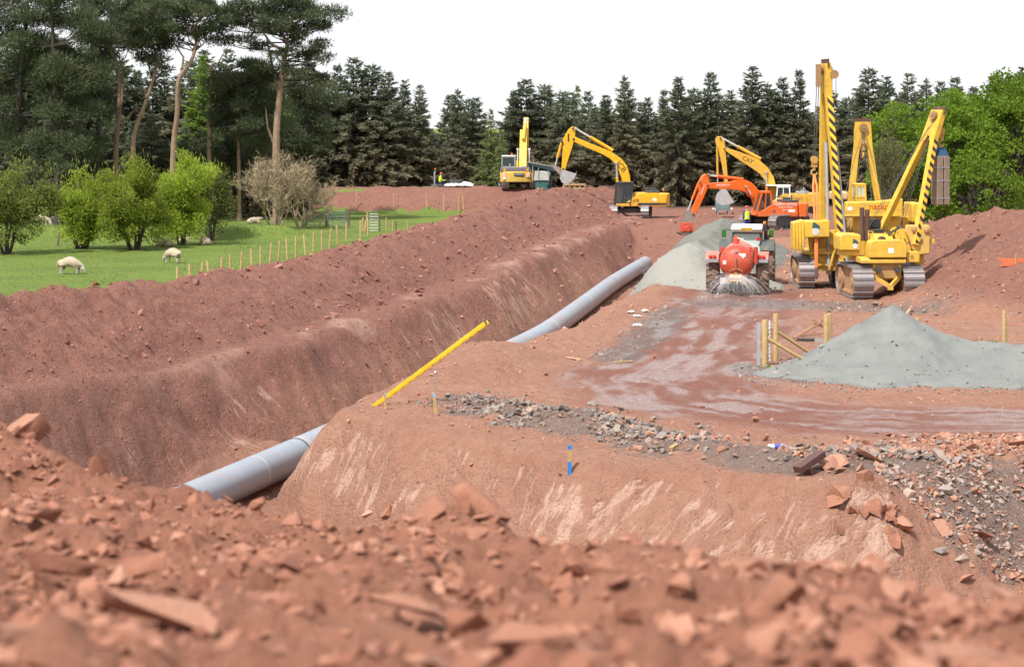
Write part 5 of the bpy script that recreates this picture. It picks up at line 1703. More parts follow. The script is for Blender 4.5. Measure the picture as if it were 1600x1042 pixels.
def pipelayer_tall():
    """left machine, boom upright and seen on edge, slings hanging from the hook"""
    d = 92.0
    x = (1284 - 800) / F * d
    rz = -math.pi / 2 + math.radians(-2)
    r = pipelayer_base('pipelayer', 'yellow pipelayer with the tallest upright striped boom, left of the group', x, d, rz, 1.72, 3.9, 1.30, 0.70)
    MB().bb(-1.6, 1.4, -0.60, 0.60, 0.75, 1.5).build('chassis', YEL_P, r, bevel=0.03)
    MB().bb(-1.5, 1.2, -0.55, 0.45, 1.5, 2.45).build('engine_hood', YEL_P, r, bevel=0.05)
    MB().bb(-1.5, 1.6, -0.95, 0.95, 1.502, 1.60).build('deck', YEL_P, r)
    # counterweight: stacked plates over the left track
    cw = MB().prism([(-1.00, 2.98), (0.10, 3.02), (0.10, 2.28), (-1.00, 2.25)], 0.9, 2.2, 'x').build('counterweight', YEL_P, r, bevel=0.05)
    for k in range(4):
        y1 = -1.005 - 0.125 * k
        MB().prism([(y1, 3.02 - 0.03 * k), (y1 - 0.12, 2.99 - 0.03 * k), (y1 - 0.12, 1.72), (y1, 1.72)], 0.85 + 0.02 * k, 2.2 - 0.03 * k, 'x').build('weight_plate', YEL_P, cw, bevel=0.03)
    emblem(cw, (2.212, -0.52, 2.66), (0, 1, 0), (0, 0, 1), 0.36)
    fr = MB()
    for y0 in (-0.72, -0.45):
        fr.bar((1.5, y0, 2.3), (1.4, y0 + 0.12, 1.35), 0.12, 0.14)
        fr.bar((1.4, y0 + 0.12, 1.35), (1.3, y0 + 0.55, 0.95), 0.12, 0.14)
    fr.bb(1.2, 1.5, -0.7, 0.3, 1.60, 1.74)
    fr.bb(1.2, 1.5, -0.6, 0.3, 0.98, 1.10)
    fr.build('counterweight_frame', YEL_P, r)
    # winch gearing behind the boom
    g = MB()
    for yy, zz, rr in ((0.95, 2.75, 0.30), (0.85, 2.35, 0.26), (0.80, 1.95, 0.22)):
        g.cyl((0.3, yy, zz), (1.0, yy, zz), rr, None, 16)
        g.cyl((1.0, yy, zz), (1.08, yy, zz), rr * 0.5, None, 10)
    g.bb(0.2, 0.7, 0.55, 1.30, 1.5, 3.05)
    g.build('winch', paint('greasy_yellow', (0.48, 0.28, 0.07), 0.6, 0.1, 0.5), r, bevel=0.02)
    # boom: nearly upright, legs one behind the other
    f0, f1, tp = (-0.9, 0.10, 0.85), (1.55, 0.70, 0.85), (0.30, 0.12, 9.95)
    H, up, nr, ax = boom_aframe(r, f0, f1, tp, 0, YEL_P, 0.30, 1, head=1.4)
    for y0 in (0.10, 0.92):
        MB().cyl((1.62, y0 + 0.02, 0.95), (0.70, y0 * 0.55 + 0.05, 6.4), 0.075, None, 10).build('boom_tube', GREYP, r)
    ft = MB()
    ft.bar((1.75, 0.42, 1.95), (1.75, 0.10, 0.75), 0.14, 0.10)
    ft.bar((1.75, 0.50, 1.95), (1.75, 0.85, 0.75), 0.14, 0.10)
    ft.bb(1.68, 1.82, 0.15, 0.75, 1.92, 2.15)
    ft.build('boom_foot', YEL_P, r, bevel=0.02)
    for yy in (0.10, 0.85):
        MB().cyl((1.6, yy, 0.72), (1.9, yy, 0.72), 0.11, None, 12).build('pivot_pin', RUSTY, r)
    top = Vector(tp)
    # rope fall, hook and long slings
    hk = Vector((0.75, -0.42, 5.7))
    for k in (-0.04, 0.05):
        cable(r, [top + Vector((0.35, -0.35 + k, -0.35)), hk + Vector((0, k, 0))], 0.018)
        cable(r, [top + Vector((0.2, 0.35 + k * 2, -0.3)), Vector((-3.0 + k * 8, 1.0, 2.8))], 0.013)
    MB().box(top + Vector((0.3, -0.34, -0.55)), (0.25, 0.22, 1.0)).cyl(top + Vector((0.2, 0.36, -0.5)), top + Vector((0.45, 0.36, -0.5)), 0.2, None, 12).build('sheave_block', paint('rusty_sheave', (0.34, 0.20, 0.09), 0.6), H)
    hook(r, hk)
    for k in (0, 1):
        y0 = -0.42 + 0.20 * k
        MB().tube([hk + Vector((0, 0, -0.72)), hk + Vector((0.3, -0.08 + 0.16 * k, -1.2)), Vector((1.95, -0.52 + 0.10 * k, 2.9)), Vector((2.05, -0.50 + 0.05 * k, 0.95))], 0.05, 8).build('lifting_sling', STRAP, r)
    MB().tube([(2.05, -0.47, 0.95), (2.06, -0.47, 0.55), (2.06, -0.47, 0.42)], [0.07, 0.09, 0.02], 8).build('sling_hook', STEEL, r)
    return r
pipelayer_tall()

def pipelayer_back():
    """third machine, side on, boom upright in the middle"""
    d = 98.5
    s_ = F / d
    x = (1354 - 800) / s_
    r = thing('pipelayer', 'yellow pipelayer parked side on behind the others, lettered flank and upright A shaped boom', 'pipelayer', (x, d, gz(x, d) + 0.03), math.radians(4), 'pipelayers')
    for s in (-1, 1):
        track(r, 3.7, 1.25, 0.8, s * 1.05, 0.0, YEL_P, 34, True)
    MB().bb(-1.7, 1.6, -0.6, 0.6, 0.7, 1.5).build('chassis', YEL_P, r, bevel=0.03)
    MB().bb(-1.6, 1.7, -0.9, 0.9, 1.502, 1.62).build('deck', YEL_P, r)
    hd = MB().bb(-1.3, 1.5, -0.75, 0.5, 1.62, 2.35).build('engine_hood', YEL_P, r, bevel=0.05)
    cw = MB().prism([(-1.35, 2.40), (1.42, 2.40), (1.42, 3.22), (0.2, 3.08), (-1.30, 3.06)], -1.35, -0.80, 'y').build('counterweight', YEL_P, r, bevel=0.06)
    MB().bb(-1.36, 1.43, -1.37, -0.9, 2.36, 2.46).build('weight_rim', YEL_P, cw, bevel=0.02)
    lettering('nacap', 0.42, LETR, cw, (0.26, -1.358, 2.83), (1, 0, 0), (0, 0, 1), 0.004, 1.0)
    MB().bb(-1.25, -1.02, -1.358, -1.35, 2.65, 2.82).build('notice', LETW, cw)
    MB().bb(1.9, 2.42, -1.2, 0.4, 2.05, 3.0).build('radiator_guard', YEL_P, r, bevel=0.08)
    MB().bb(1.60, 1.95, -0.6, 0.4, 1.6, 2.3).build('nose', YEL_P, r, bevel=0.03)
    MB().bb(-1.75, -1.0, -0.5, 0.5, 3.12, 3.52).build('hydraulic_tank', paint('faded_cream_paint', (0.62, 0.42, 0.22), 0.55, 0, 0.3), r, bevel=0.08)
    MB().cyl((-1.55, -0.9, 2.2), (-1.55, -0.9, 3.1), 0.12, None, 10).build('exhaust_stack', RUSTY, r)
    H, up, nr, ax = boom_aframe(r, (-0.75, 0.95, 1.3), (1.05, 0.95, 1.3), (0.02, 0.9, 6.85), 0, YEL_P, 0.26, 0, head=1.1)
    # spread the legs' feet as seen
    top = Vector((0.02, 0.9, 6.85))
    hk = top + Vector((0.0, -0.1, -1.0))
    hook(r, hk)
    for k in (-0.05, 0.05):
        cable(r, [top + Vector((k, -0.18, -0.4)), hk + Vector((k, 0, 0))], 0.016)
        cable(r, [top + Vector((k, -0.2, -0.45)), Vector((0.5 + k * 6, -0.7, 2.4))], 0.013)
        cable(r, [top + Vector((k, -0.2, -0.45)), Vector((-1.2 + k * 6, -0.7, 2.4))], 0.013)
    cab(r, (-0.62, -0.10, -0.3, 0.5), (-0.55, -0.14, -0.25, 0.45), 2.4, 3.25, 3.78, YEL_P, YEL_P, GLASSB, YEL_P, False)
    return r
pipelayer_back()

# ------------------------------------------------------------------ tractor and spreading tanker
def wheel(parent, c, R, W, lugs=18, rim=None, side=1):
    x, y, z = c
    b = MB()
    b.lathe([(-W / 2, R * 0.55), (-W / 2, R * 0.86), (-W * 0.36, R * 0.96), (0, R * 0.975), (W * 0.36, R * 0.96), (W / 2, R * 0.86), (W / 2, R * 0.55)], c, 'y', 28)
    t = b.build('tyre', paint('muddy_tyre', (0.10, 0.075, 0.065), 0.85, 0, 0.75, (0.34, 0.22, 0.165), 3.0), parent)
    l = MB()
    for k in range(lugs):
        for s in (-1, 1):
            a = 2 * math.pi * (k + (0.5 if s > 0 else 0)) / lugs
            a2 = a + 0.16
            p0 = Vector((x + R * 0.965 * math.cos(a), y + s * W * 0.02, z + R * 0.965 * math.sin(a)))
            p1 = Vector((x + R * 0.93 * math.cos(a2), y + s * W * 0.49, z + R * 0.93 * math.sin(a2)))
            n = Vector((math.cos(a), 0, math.sin(a)))
            l.bar(p0, p1, 0.07, 0.09, n)
    l.build('tread_lug', paint('muddy_lug', (0.22, 0.15, 0.115), 0.9, 0, 0.6, (0.38, 0.26, 0.20), 4.0), t)
    h = MB()
    h.lathe([(-W * 0.30, R * 0.54), (-W * 0.1, R * 0.5), (0, R * 0.2), (W * 0.1, R * 0.5), (W * 0.30, R * 0.54)], c, 'y', 20)
    h.cyl((x, y - W * 0.2, z), (x, y + W * 0.2, z), R * 0.16, None, 10)
    h.build('rim', rim or GREYP, t)
    return t

def tractor_and_tanker():
    d = 86.0
    x = (1150 - 800) / F * d
    rz = math.pi / 2 + math.radians(-8.5)
    zg = gz(x, d) + 0.02
    RT = paint('red_tank_paint', (0.52, 0.050, 0.024), 0.5, 0, 0.5, (0.40, 0.19, 0.12), mud=1.5)
    PK = paint('faded_pink_paint', (0.56, 0.18, 0.135), 0.6, 0, 0.45, (0.52, 0.33, 0.26))
    t = thing('spreader_tanker', 'red round ended water tanker spraying the haul road', 'tanker', (x, d, zg), rz)
    b = MB().lathe([(0.0, 0.02), (0.03, 0.28), (0.10, 0.50), (0.22, 0.64), (0.38, 0.69), (3.9, 0.69), (4.06, 0.64), (4.2, 0.45), (4.28, 0.02)], (0, 0, 1.40), 'x', 36)
    body = b.build('tank', RT, t)
    MB().lathe([(0.40, 0.697), (0.46, 0.72), (0.52, 0.697)], (0, 0, 1.40), 'x', 36).build('tank_band', RT, body)
    MB().lathe([(1.2, 0.697), (1.4, 0.707), (3.8, 0.707), (3.9, 0.697)], (0, 0, 1.402), 'x', 36).build('tank_shell', PK, body)
    c = MB().cyl((0.10, 0, 1.90), (0.02, 0, 1.90), 0.06, None, 12).build('sight_glass', GREYP, body)
    MB().bb(0.055, 0.075, -0.40, -0.12, 1.66, 1.80).bb(0.055, 0.075, -0.32, -0.20, 1.56, 1.66).build('notice', LETW, body)
    n2 = MB().bb(0.075, 0.09, 0.40, 0.55, 1.34, 1.50).build('notice', LETW, body)
    lettering('1', 0.11, LETK, body, (0.07, 0.475, 1.42), (0, -1, 0), (0, 0, 1))
    f = MB()
    f.bb(0.3, 4.6, -0.45, -0.33, 0.58, 0.74).bb(0.3, 4.6, 0.33, 0.45, 0.58, 0.74)
    f.bar((4.4, -0.3, 0.62), (5.6, 0, 0.6), 0.12, 0.14).bar((4.4, 0.3, 0.62), (5.6, 0, 0.6), 0.12, 0.14)
    f.cyl((1.9, -1.2, 0.74), (1.9, 1.2, 0.74), 0.09, None, 10)
    f.build('chassis', RT, t)
    v = MB()
    v.cyl((0.15, 0, 0.95), (-0.28, 0, 0.86), 0.11, None, 14)
    v.bar((-0.05, -0.28, 1.08), (-0.05, 0.0, 1.18), 0.06, 0.05).bar((-0.05, 0.28, 1.08), (-0.05, 0.0, 1.18), 0.06, 0.05)
    v.cyl((-0.05, 0, 1.15), (-0.05, 0, 1.62), 0.03, None, 8)
    v.box((-0.36, 0, 0.80), (0.03, 0.5, 0.34), Matrix.Rotation(0.5, 3, 'Y'))
    v.build('spreader_nozzle', paint('brassy_steel', (0.35, 0.22, 0.10), 0.5, 0.4, 0.4), t)
    for s in (-1, 1):
        wheel(t, (1.9, s * 1.06, 0.76), 0.76, 0.54, 18, RT, s)
        a = MB()
        pr = [(1.9 + 0.92 * math.cos(k * math.pi / 8), 0.90 + 0.92 * math.sin(k * math.pi / 8)) for k in range(1, 8)]
        pr = [(1.0, 1.50), (1.25, 1.74), (2.55, 1.74), (2.8, 1.50), (2.8, 1.44), (2.5, 1.67), (1.3, 1.67), (1.0, 1.42)]
        fd = a.prism(pr, s * 0.76, s * 1.33, 'y').build('mudguard', PK, t, bevel=0.02)
        MB().bb(0.96, 1.0, s * 0.78, s * 1.31, 1.36, 1.50).build('mudguard_flap', GREYP, fd)
        MB().bb(1.0, 1.04, s * 0.88, s * 1.20, 1.52, 1.66).build('lamp_board', RT, fd)
        for yy in (0.95, 1.12):
            MB().lathe([(0, 0.055), (-0.03, 0.05), (-0.045, 0.02)], (0.998, s * yy, 1.59), 'x', 10).build('tail_lamp', REDL, fd)
        MB().bb(0.72, 0.92, s * 0.52, s * 0.68, 1.80, 2.02).build('bracket', RT, t)
    q = MB()
    q.cyl((0.9, -0.80, 1.35), (0.9, -0.80, 2.02), 0.09, None, 10)
    q.cyl((0.9, -0.86, 1.85), (0.9, -0.72, 1.85), 0.07, None, 8)
    q.build('filler_valve', RT, t)
    MB().tube([(0.9, -0.80, 2.02), (1.1, -0.55, 2.14), (1.9, 0.06, 2.38)], 0.035, 8).build('hose', paint('pale_hose', (0.58, 0.42, 0.38), 0.6, 0, 0.1), t)
    MB().bb(1.8, 2.05, -0.08, 0.2, 2.05, 2.36).cyl((1.92, 0.06, 2.3), (1.92, 0.06, 2.44), 0.10, None, 10).build('tank_lid', RT, body)
    # ---- tractor
    M = Matrix.Translation(t.location) @ Matrix.Rotation(rz, 4, 'Z')
    p = M @ Vector((7.2, -0.22, 0))
    g = thing('tractor', 'tractor with white cab roof pulling the red tanker', 'tractor', (p.x, p.y, gz(p.x, p.y) + 0.02), rz)
    GT = paint('green_cab_paint', (0.055, 0.075, 0.07), 0.45, 0, 0.3)
    for s in (-1, 1):
        wheel(g, (0, s * 0.98, 0.92), 0.92, 0.55, 18, GREYP, s)
        wheel(g, (2.6, s * 0.92, 0.68), 0.68, 0.42, 16, GREYP, s)
        MB().prism([(-0.95, 1.55), (-0.6, 1.92), (0.3, 1.98), (0.75, 1.7), (0.7, 1.64), (0.25, 1.90), (-0.55, 1.85), (-0.9, 1.5)], s * 0.62, s * 1.24, 'y').build('mudguard', GT, g)
    MB().bb(-0.5, 3.4, -0.28, 0.28, 0.7, 1.2).build('chassis', DARKG, g)
    MB().prism([(0.95, 1.0), (3.5, 0.95), (3.55, 1.5), (3.2, 1.72), (0.95, 1.85)], -0.38, 0.38, 'y').build('bonnet', GT, g, bevel=0.05)
    cb = cab(g, (-0.75, 0.95, -0.66, 0.66), (-0.55, 0.85, -0.62, 0.62), 1.0, 1.4, 2.32, DARKG, GT, GLASSB, WHITE)
    rf = MB().prism([(-0.80, 2.42), (-0.86, 2.52), (-0.6, 2.64), (0.85, 2.66), (1.0, 2.55), (0.98, 2.42)], -0.70, 0.70, 'y').build('roof_cap', WHITE, cb, bevel=0.07)
    pl = MB().bb(-0.89, -0.862, -0.27, 0.27, 2.44, 2.56).build('number_plate', YEL_J, rf)
    lettering('CX04 HFY', 0.11, LETK, rf, (-0.895, 0.0, 2.50), (0, -1, 0), (0, 0, 1))
    for s in (-1, 1):
        a = MB().bar((0.6, s * 0.66, 2.36), (0.6, s * 1.02, 2.42), 0.03, 0.03).build('mirror_arm', DARKG, cb)
        MB().bb(0.55, 0.62, s * 0.98, s * 1.18, 2.06, 2.44).build('mirror', paint('mirror_green', (0.03, 0.16, 0.03), 0.3, 0, 0), a, bevel=0.03)
    MB().cyl((0.95, -0.82, 1.3), (0.95, -0.82, 2.75), 0.085, None, 10).bb(0.85, 1.05, -0.98, -0.82, 1.95, 2.15).build('exhaust_stack', LETK, g)
    beacon(g, (0.2, -0.78, 2.46), 0.22)
    MB().bar((0.2, -0.62, 2.38), (0.2, -0.8, 2.46), 0.03, 0.03).build('beacon_bracket', DARKG, g)
    MB().lathe([(0, 0.09), (-0.03, 0.08)], (-0.80, -0.52, 2.05), 'x', 10).build('work_lamp', REDL, cb)
    # ---- water thrown by the spreader
    rg = random.Random(5)
    w = MB()
    z0 = 0.80
    for k in range(120):
        az = rg.choice((-1, 1)) * (1.5 - abs(rg.gauss(0, 0.55)))
        v = rg.uniform(1.8, 3.3)
        el = rg.uniform(0.10, 0.85)
        vx, vy, vz = -v * math.cos(az) * math.cos(el) * 0.55, v * math.sin(az) * math.cos(el), v * math.sin(el) * 0.9
        T = (vz + math.sqrt(vz * vz + 2 * 9.8 * z0)) / 9.8
        ta = rg.uniform(0, 0.5) * T
        tb = min(T, ta + rg.uniform(0.25, 0.7) * T)
        pts = []
        for i in range(6):
            tt = ta + (tb - ta) * i / 5
            pts.append((-0.38 + vx * tt + rg.gauss(0, 0.006), vy * tt + rg.gauss(0, 0.006), z0 + vz * tt - 4.9 * tt * tt))
        w.tube(pts, [rg.uniform(0.002, 0.006) for _ in pts], 4)
    for k in range(5200):
        az = rg.uniform(-1.5, 1.5); v = rg.uniform(1.4, 3.8); el = rg.uniform(-0.1, 0.8)
        vx, vy, vz = -v * math.cos(az) * math.cos(el) * 0.6, v * math.sin(az) * math.cos(el), v * math.sin(el) * 0.9
        T = (vz + math.sqrt(vz * vz + 2 * 9.8 * z0)) / 9.8
        tt = T * rg.random() ** 0.6
        q = Vector((-0.38 + vx * tt, vy * tt, z0 + vz * tt - 4.9 * tt * tt))
        r_ = rg.uniform(0.003, 0.009)
        w.add([q + Vector(o_) * r_ for o_ in ((1, 0, 0), (-1, 0, 0), (0, 1, 0), (0, -1, 0), (0, 0, 1), (0, 0, -1))],
              [(0, 2, 4), (2, 1, 4), (1, 3, 4), (3, 0, 4), (2, 0, 5), (1, 2, 5), (3, 1, 5), (0, 3, 5)])
    mw, n, l, bs = nodes_of('spray_water')
    bs.inputs['Base Color'].default_value = (0.86, 0.84, 0.84, 1)
    bs.inputs['Roughness'].default_value = 0.15
    bs.inputs['Alpha'].default_value = 0.42
    o = w.build('water_spray', mw, None, t.location, rz)
    tag(o, 'fan of white water droplets thrown behind the tanker', 'water', None, 'stuff')
tractor_and_tanker()

# ------------------------------------------------------------------ foliage helpers
def rand_dirs(n, rng):
    v = rng.normal(0, 1, (n, 3))
    return v / np.linalg.norm(v, axis=1)[:, None]

def cards(P, D, U, length, width, shape='leaf'):
    """flat leaf or needle sprays: base P, direction D, side U; returns verts and quads"""
    n = len(P)
    S_ = U - D * np.sum(U * D, 1)[:, None]
    S_ = S_ / np.maximum(np.linalg.norm(S_, axis=1), 1e-6)[:, None]
    L = np.broadcast_to(length, (n,))[:, None]
    W = np.broadcast_to(width, (n,))[:, None]
    a = P
    b = P + D * L * 0.45 + S_ * W * 0.5
    c = P + D * L
    d = P + D * L * 0.45 - S_ * W * 0.5
    V = np.stack([a, b, c, d], 1).reshape(-1, 3)
    Q = np.arange(n * 4).reshape(-1, 4)
    return V, Q

def join_np(parts):
    Vs, Qs, b = [], [], 0
    for V, Q in parts:
        Vs.append(V); Qs.append(Q + b); b += len(V)
    return np.concatenate(Vs), np.concatenate(Qs)

def clump_cards(centres, radii, per, rng, L, W, flat=0.65, up=0.35, hollow=0.35):
    """leaf cards filling ellipsoidal clumps"""
    parts = []
    for c, r in zip(centres, radii):
        n = max(6, int(per * r * r))
        d = rand_dirs(n, rng)
        rr = r * (hollow + (1 - hollow) * rng.random(n) ** 0.5) * rng.uniform(0.8, 1.15, n)
        P = np.asarray(c)[None] + d * rr[:, None] * np.array([1, 1, flat])[None]
        D = d + rng.normal(0, 0.55, (n, 3)) + np.array([0, 0, up])
        D /= np.linalg.norm(D, axis=1)[:, None]
        parts.append(cards(P, D, rand_dirs(n, rng), L * rng.uniform(0.6, 1.3, n), W * rng.uniform(0.7, 1.3, n)))
    return join_np(parts)

BARK_P = paint('pine_bark', (0.30, 0.20, 0.14), 0.9, 0, 0.3, (0.36, 0.27, 0.21), 1.5, 0.2)
BARK_D = paint('dark_bark', (0.055, 0.045, 0.038), 0.9, 0, 0.2, (0.12, 0.10, 0.08), 1.5, 0.2)
BARK_G = paint('grey_bark', (0.24, 0.21, 0.17), 0.9, 0, 0.2, (0.30, 0.27, 0.22), 1.5, 0.2)
def spruce_material():
    m = leafy('spruce_needles', (0.118, 0.152, 0.100), (0.150, 0.168, 0.105), 0.48, 1.3, 0.7)
    n, l = m.node_tree.nodes, m.node_tree.links
    bs = n['Principled BSDF']
    src = bs.inputs['Base Color'].links[0].from_socket
    # brown dying needles, more of them lower on the tree and patchy
    tc = N(n, 'ShaderNodeTexCoord')
    sp = N(n, 'ShaderNodeSeparateXYZ')
    l.new(tc.outputs['Object'], sp.inputs[0])
    rg = N(n, 'ShaderNodeMapRange')
    rg.inputs[1].default_value = 10.5; rg.inputs[2].default_value = 2.0
    rg.inputs[3].default_value = -0.25; rg.inputs[4].default_value = 0.80
    l.new(sp.outputs['Z'], rg.inputs['Value'])
    oi = N(n, 'ShaderNodeObjectInfo')
    f = fmath(n, l, 'ADD', rg.outputs[0], noise_fac(n, l, 1.6, 4, 0.2, 0.8))
    f = fmath(n, l, 'ADD', f, fmath(n, l, 'MULTIPLY', oi.outputs['Random'], 0.3))
    f = fmath(n, l, 'MULTIPLY', fmath(n, l, 'SUBTRACT', f, 0.45), 0.9, True)
    c = cmix(n, l, f, src, (0.270, 0.212, 0.135))
    l.new(c, bs.inputs['Base Color'])
    return m
M_SPRUCE = spruce_material()
M_PINE = leafy('pine_needles', (0.066, 0.092, 0.046), (0.105, 0.122, 0.062), 0.28, 0.5, 0.65)
M_THORN = leafy('thorn_leaves', (0.30, 0.375, 0.045), (0.20, 0.265, 0.030), 0.50, 0.6)
M_THORN2 = leafy('olive_thorn_leaves', (0.165, 0.195, 0.04), (0.12, 0.145, 0.035), 0.42, 0.6)
M_SYC = leafy('sycamore_leaves', (0.150, 0.235, 0.020), (0.095, 0.165, 0.015), 0.45, 0.45)
M_PALE = leafy('pale_larch_leaves', (0.17, 0.20, 0.075), (0.13, 0.165, 0.06), 0.4, 0.5)
M_TWIG = paint('tan_twigs', (0.38, 0.30, 0.19), 0.9, 0, 0.3, (0.34, 0.30, 0.16), 1.5, 0.2)

def spruce_meshes(seed, h=12.0, mat=None, dens=1.0, thin=1.0):
    rng = np.random.default_rng(seed)
    b = MB()
    lean = rng.normal(0, 0.12, 2)
    tp = [(lean[0] * (k / 6) ** 2, lean[1] * (k / 6) ** 2, h * 0.99 * k / 6) for k in range(7)]
    b.tube(tp, [0.17 * (1 - k / 6.3) + 0.01 for k in range(7)], 7)
    parts = []
    z = 0.7
    width = rng.uniform(2.1, 2.8) * thin
    while z < h - 0.15:
        t = z / h
        env = width * (min(1.0, (1 - t) * 1.45 + 0.03) ** 0.92) * rng.uniform(0.72, 1.15) * (0.80 + 0.2 * min(1, t * 5))
        nb = int(rng.integers(6, 9)) if t > 0.12 else int(rng.integers(3, 6))
        a0 = rng.uniform(0, 6.28)
        gap_a = rng.uniform(0, 6.28)
        for k in range(nb):
            if rng.random() < 0.12:
                continue
            L = env * rng.uniform(0.50, 1.22)
            az = a0 + 6.283 * k / nb + rng.normal(0, 0.25)
            el0 = 0.55 * t - 0.22 + rng.normal(0, 0.10)
            droop = 0.22 * (1 - t) + 0.08
            ca, sa = math.cos(az), math.sin(az)
            ns = max(5, int(L * dens * (26 if t > 0.12 else 10)))
            s = rng.uniform(0.12, 1.0, ns) ** 0.75 * L
            zz = z + np.tan(el0) * s - droop * s * s / max(L, 0.3) * 0.8 + 0.12 * (s / L) ** 3
            P = np.stack([ca * s, sa * s, zz], 1) + rng.normal(0, 0.06, (ns, 3))
            sd = rng.choice([-1, 1], ns)
            D = np.stack([ca * 0.75 - sa * sd * 0.7, sa * 0.75 + ca * sd * 0.7, -0.35 + 0.55 * t + rng.normal(0, 0.25, ns)], 1)
            D /= np.linalg.norm(D, axis=1)[:, None]
            parts.append(cards(P, D, rand_dirs(ns, rng), rng.uniform(0.28, 0.62, ns) * (0.6 + 0.4 * min(1, L)), rng.uniform(0.07, 0.16, ns)))
            # pendulous side sprays
            n2 = ns // 2
            D2 = np.stack([ca * 0.25 + rng.normal(0, 0.25, n2), sa * 0.25 + rng.normal(0, 0.25, n2), -np.ones(n2) * (1.0 - 0.7 * t)], 1)
            D2 /= np.linalg.norm(D2, axis=1)[:, None]
            parts.append(cards(P[:n2], D2, rand_dirs(n2, rng), rng.uniform(0.25, 0.5, n2) * (1 - 0.5 * t), 0.14))
            if L > 0.7 and k % 2 == 0:
                b.tube([(0, 0, z), (ca * L * 0.5, sa * L * 0.5, z + math.tan(el0) * L * 0.5 - droop * L * 0.2), (ca * L * 0.9, sa * L * 0.9, z + math.tan(el0) * L * 0.9 - droop * L * 0.62)], [0.035, 0.022, 0.008], 3, False)
        z += rng.uniform(0.20, 0.42)
    # leader
    P = np.array([[tp[-1][0], tp[-1][1], h - 0.5]] * 10)
    D = rng.normal(0, 0.35, (10, 3)) + np.array([0, 0, 1.2]); D /= np.linalg.norm(D, axis=1)[:, None]
    parts.append(cards(P, D, rand_dirs(10, rng), rng.uniform(0.3, 0.7, 10), 0.08))
    V, Q = join_np(parts)
    return b.mesh('trunk', BARK_D), np_mesh('crown', V, Q, mat or M_SPRUCE)
SPRUCES = [spruce_meshes(300 + k, 12.0, None, 1.0, (1.0, 0.8, 1.2, 0.95, 1.3, 0.85, 1.1, 1.25)[k]) for k in range(8)]

def ordinal(k):
    return f'{k}' + ('th' if 10 <= k % 100 <= 20 else {1: 'st', 2: 'nd', 3: 'rd'}.get(k % 10, 'th'))

def place_spruce(px, top, d, var, label, group, rng):
    x = (px - 800) / F * d
    z = gz(x, d) - 0.1
    h = CZ - (top - HZ) / F * d - z
    o = thing('spruce_tree', label, 'conifer', (x, d, z), float(rng.uniform(0, 6.28)), group)
    s = h / 12.0
    sx = s * float(rng.uniform(0.92, 1.35))
    o.scale = (sx, sx, s)
    link_obj('trunk', SPRUCES[var][0], o)
    link_obj('crown', SPRUCES[var][1], o)
    return o

def spruce_belt():
    rng = np.random.default_rng(41)
    front = [(498, 116), (527, 102), (553, 90), (580, 99), (605, 112), (632, 124), (656, 133), (716, 138), (744, 152), (803, 142), (822, 124), (852, 130), (879, 143),
             (928, 162), (946, 149), (977, 117), (1012, 152), (1037, 141), (1060, 121), (1086, 136), (1111, 113), (1141, 140), (1176, 104), (1201, 128), (1223, 121),
             (1248, 110), (1298, 142), (1326, 150), (1358, 107), (1386, 118), (1420, 115), (1447, 121), (1470, 127), (1492, 121), (1521, 136), (1556, 115), (1578, 126),
             (1597, 103), (1630, 112)]
    hints = {0: 'spruce nearest the pines at the left end of the conifer belt', 2: 'tallest rounded spruce at the left of the conifer belt',
             6: 'spruce on the left of the sky gap above the dumper', 7: 'spruce standing alone between the two sky gaps',
             10: 'spruce rising above the rear view excavator', 15: 'pointed spruce above the bright yellow excavator boom',
             22: 'tallest spruce of the belt, above the dull yellow boom', 25: 'spruce just left of the tallest striped boom',
             28: 'spruce above the upright A shaped boom', 37: 'spruce at the right edge above the bright green tree'}
    for k, (px, top) in enumerate(front):
        d = 187 + float(rng.uniform(-2.5, 2.5))
        place_spruce(px, top, d, (k * 5) % 8, hints.get(k, f'dark spruce, {ordinal(k + 1)} from the left in the front row of the belt'), 'spruces in the front row of the belt', rng)
    k = 0
    px = 470.0
    while px < 1640:
        if True:
            low = 34 if (664 < px < 700 or 752 < px < 792) else 0
            place_spruce(px, 150 + low + float(rng.uniform(-8, 26)), 197 + float(rng.uniform(-3, 3)), int(rng.integers(0, 8)),
                         f'half hidden dark spruce, {ordinal(k + 1)} from the left in the back row of the belt', 'half hidden spruces behind the front row', rng)
            k += 1
        px += float(rng.uniform(22, 34))
    px = -40.0
    k = 0
    while px < 500:
        place_spruce(px, (62 if px < 190 else 92) + float(rng.uniform(-22, 28)), 172 + float(rng.uniform(9, 16)), int(rng.integers(0, 8)),
                     f'dark spruce in the shade behind the tall pines, {ordinal(k + 1)} from the left', 'dark spruces behind the pines', rng)
        k += 1
        px += float(rng.uniform(16, 24))
    px = -30.0
    k = 0
    while px < 490:
        place_spruce(px, 190 + float(rng.uniform(-22, 28)), 158 + float(rng.uniform(0, 6)), int(rng.integers(0, 8)),
                     f'low dark young spruce under the tall pines, {ordinal(k + 1)} from the left', 'young spruces under the pines', rng)
        k += 1
        px += float(rng.uniform(22, 34))
spruce_belt()

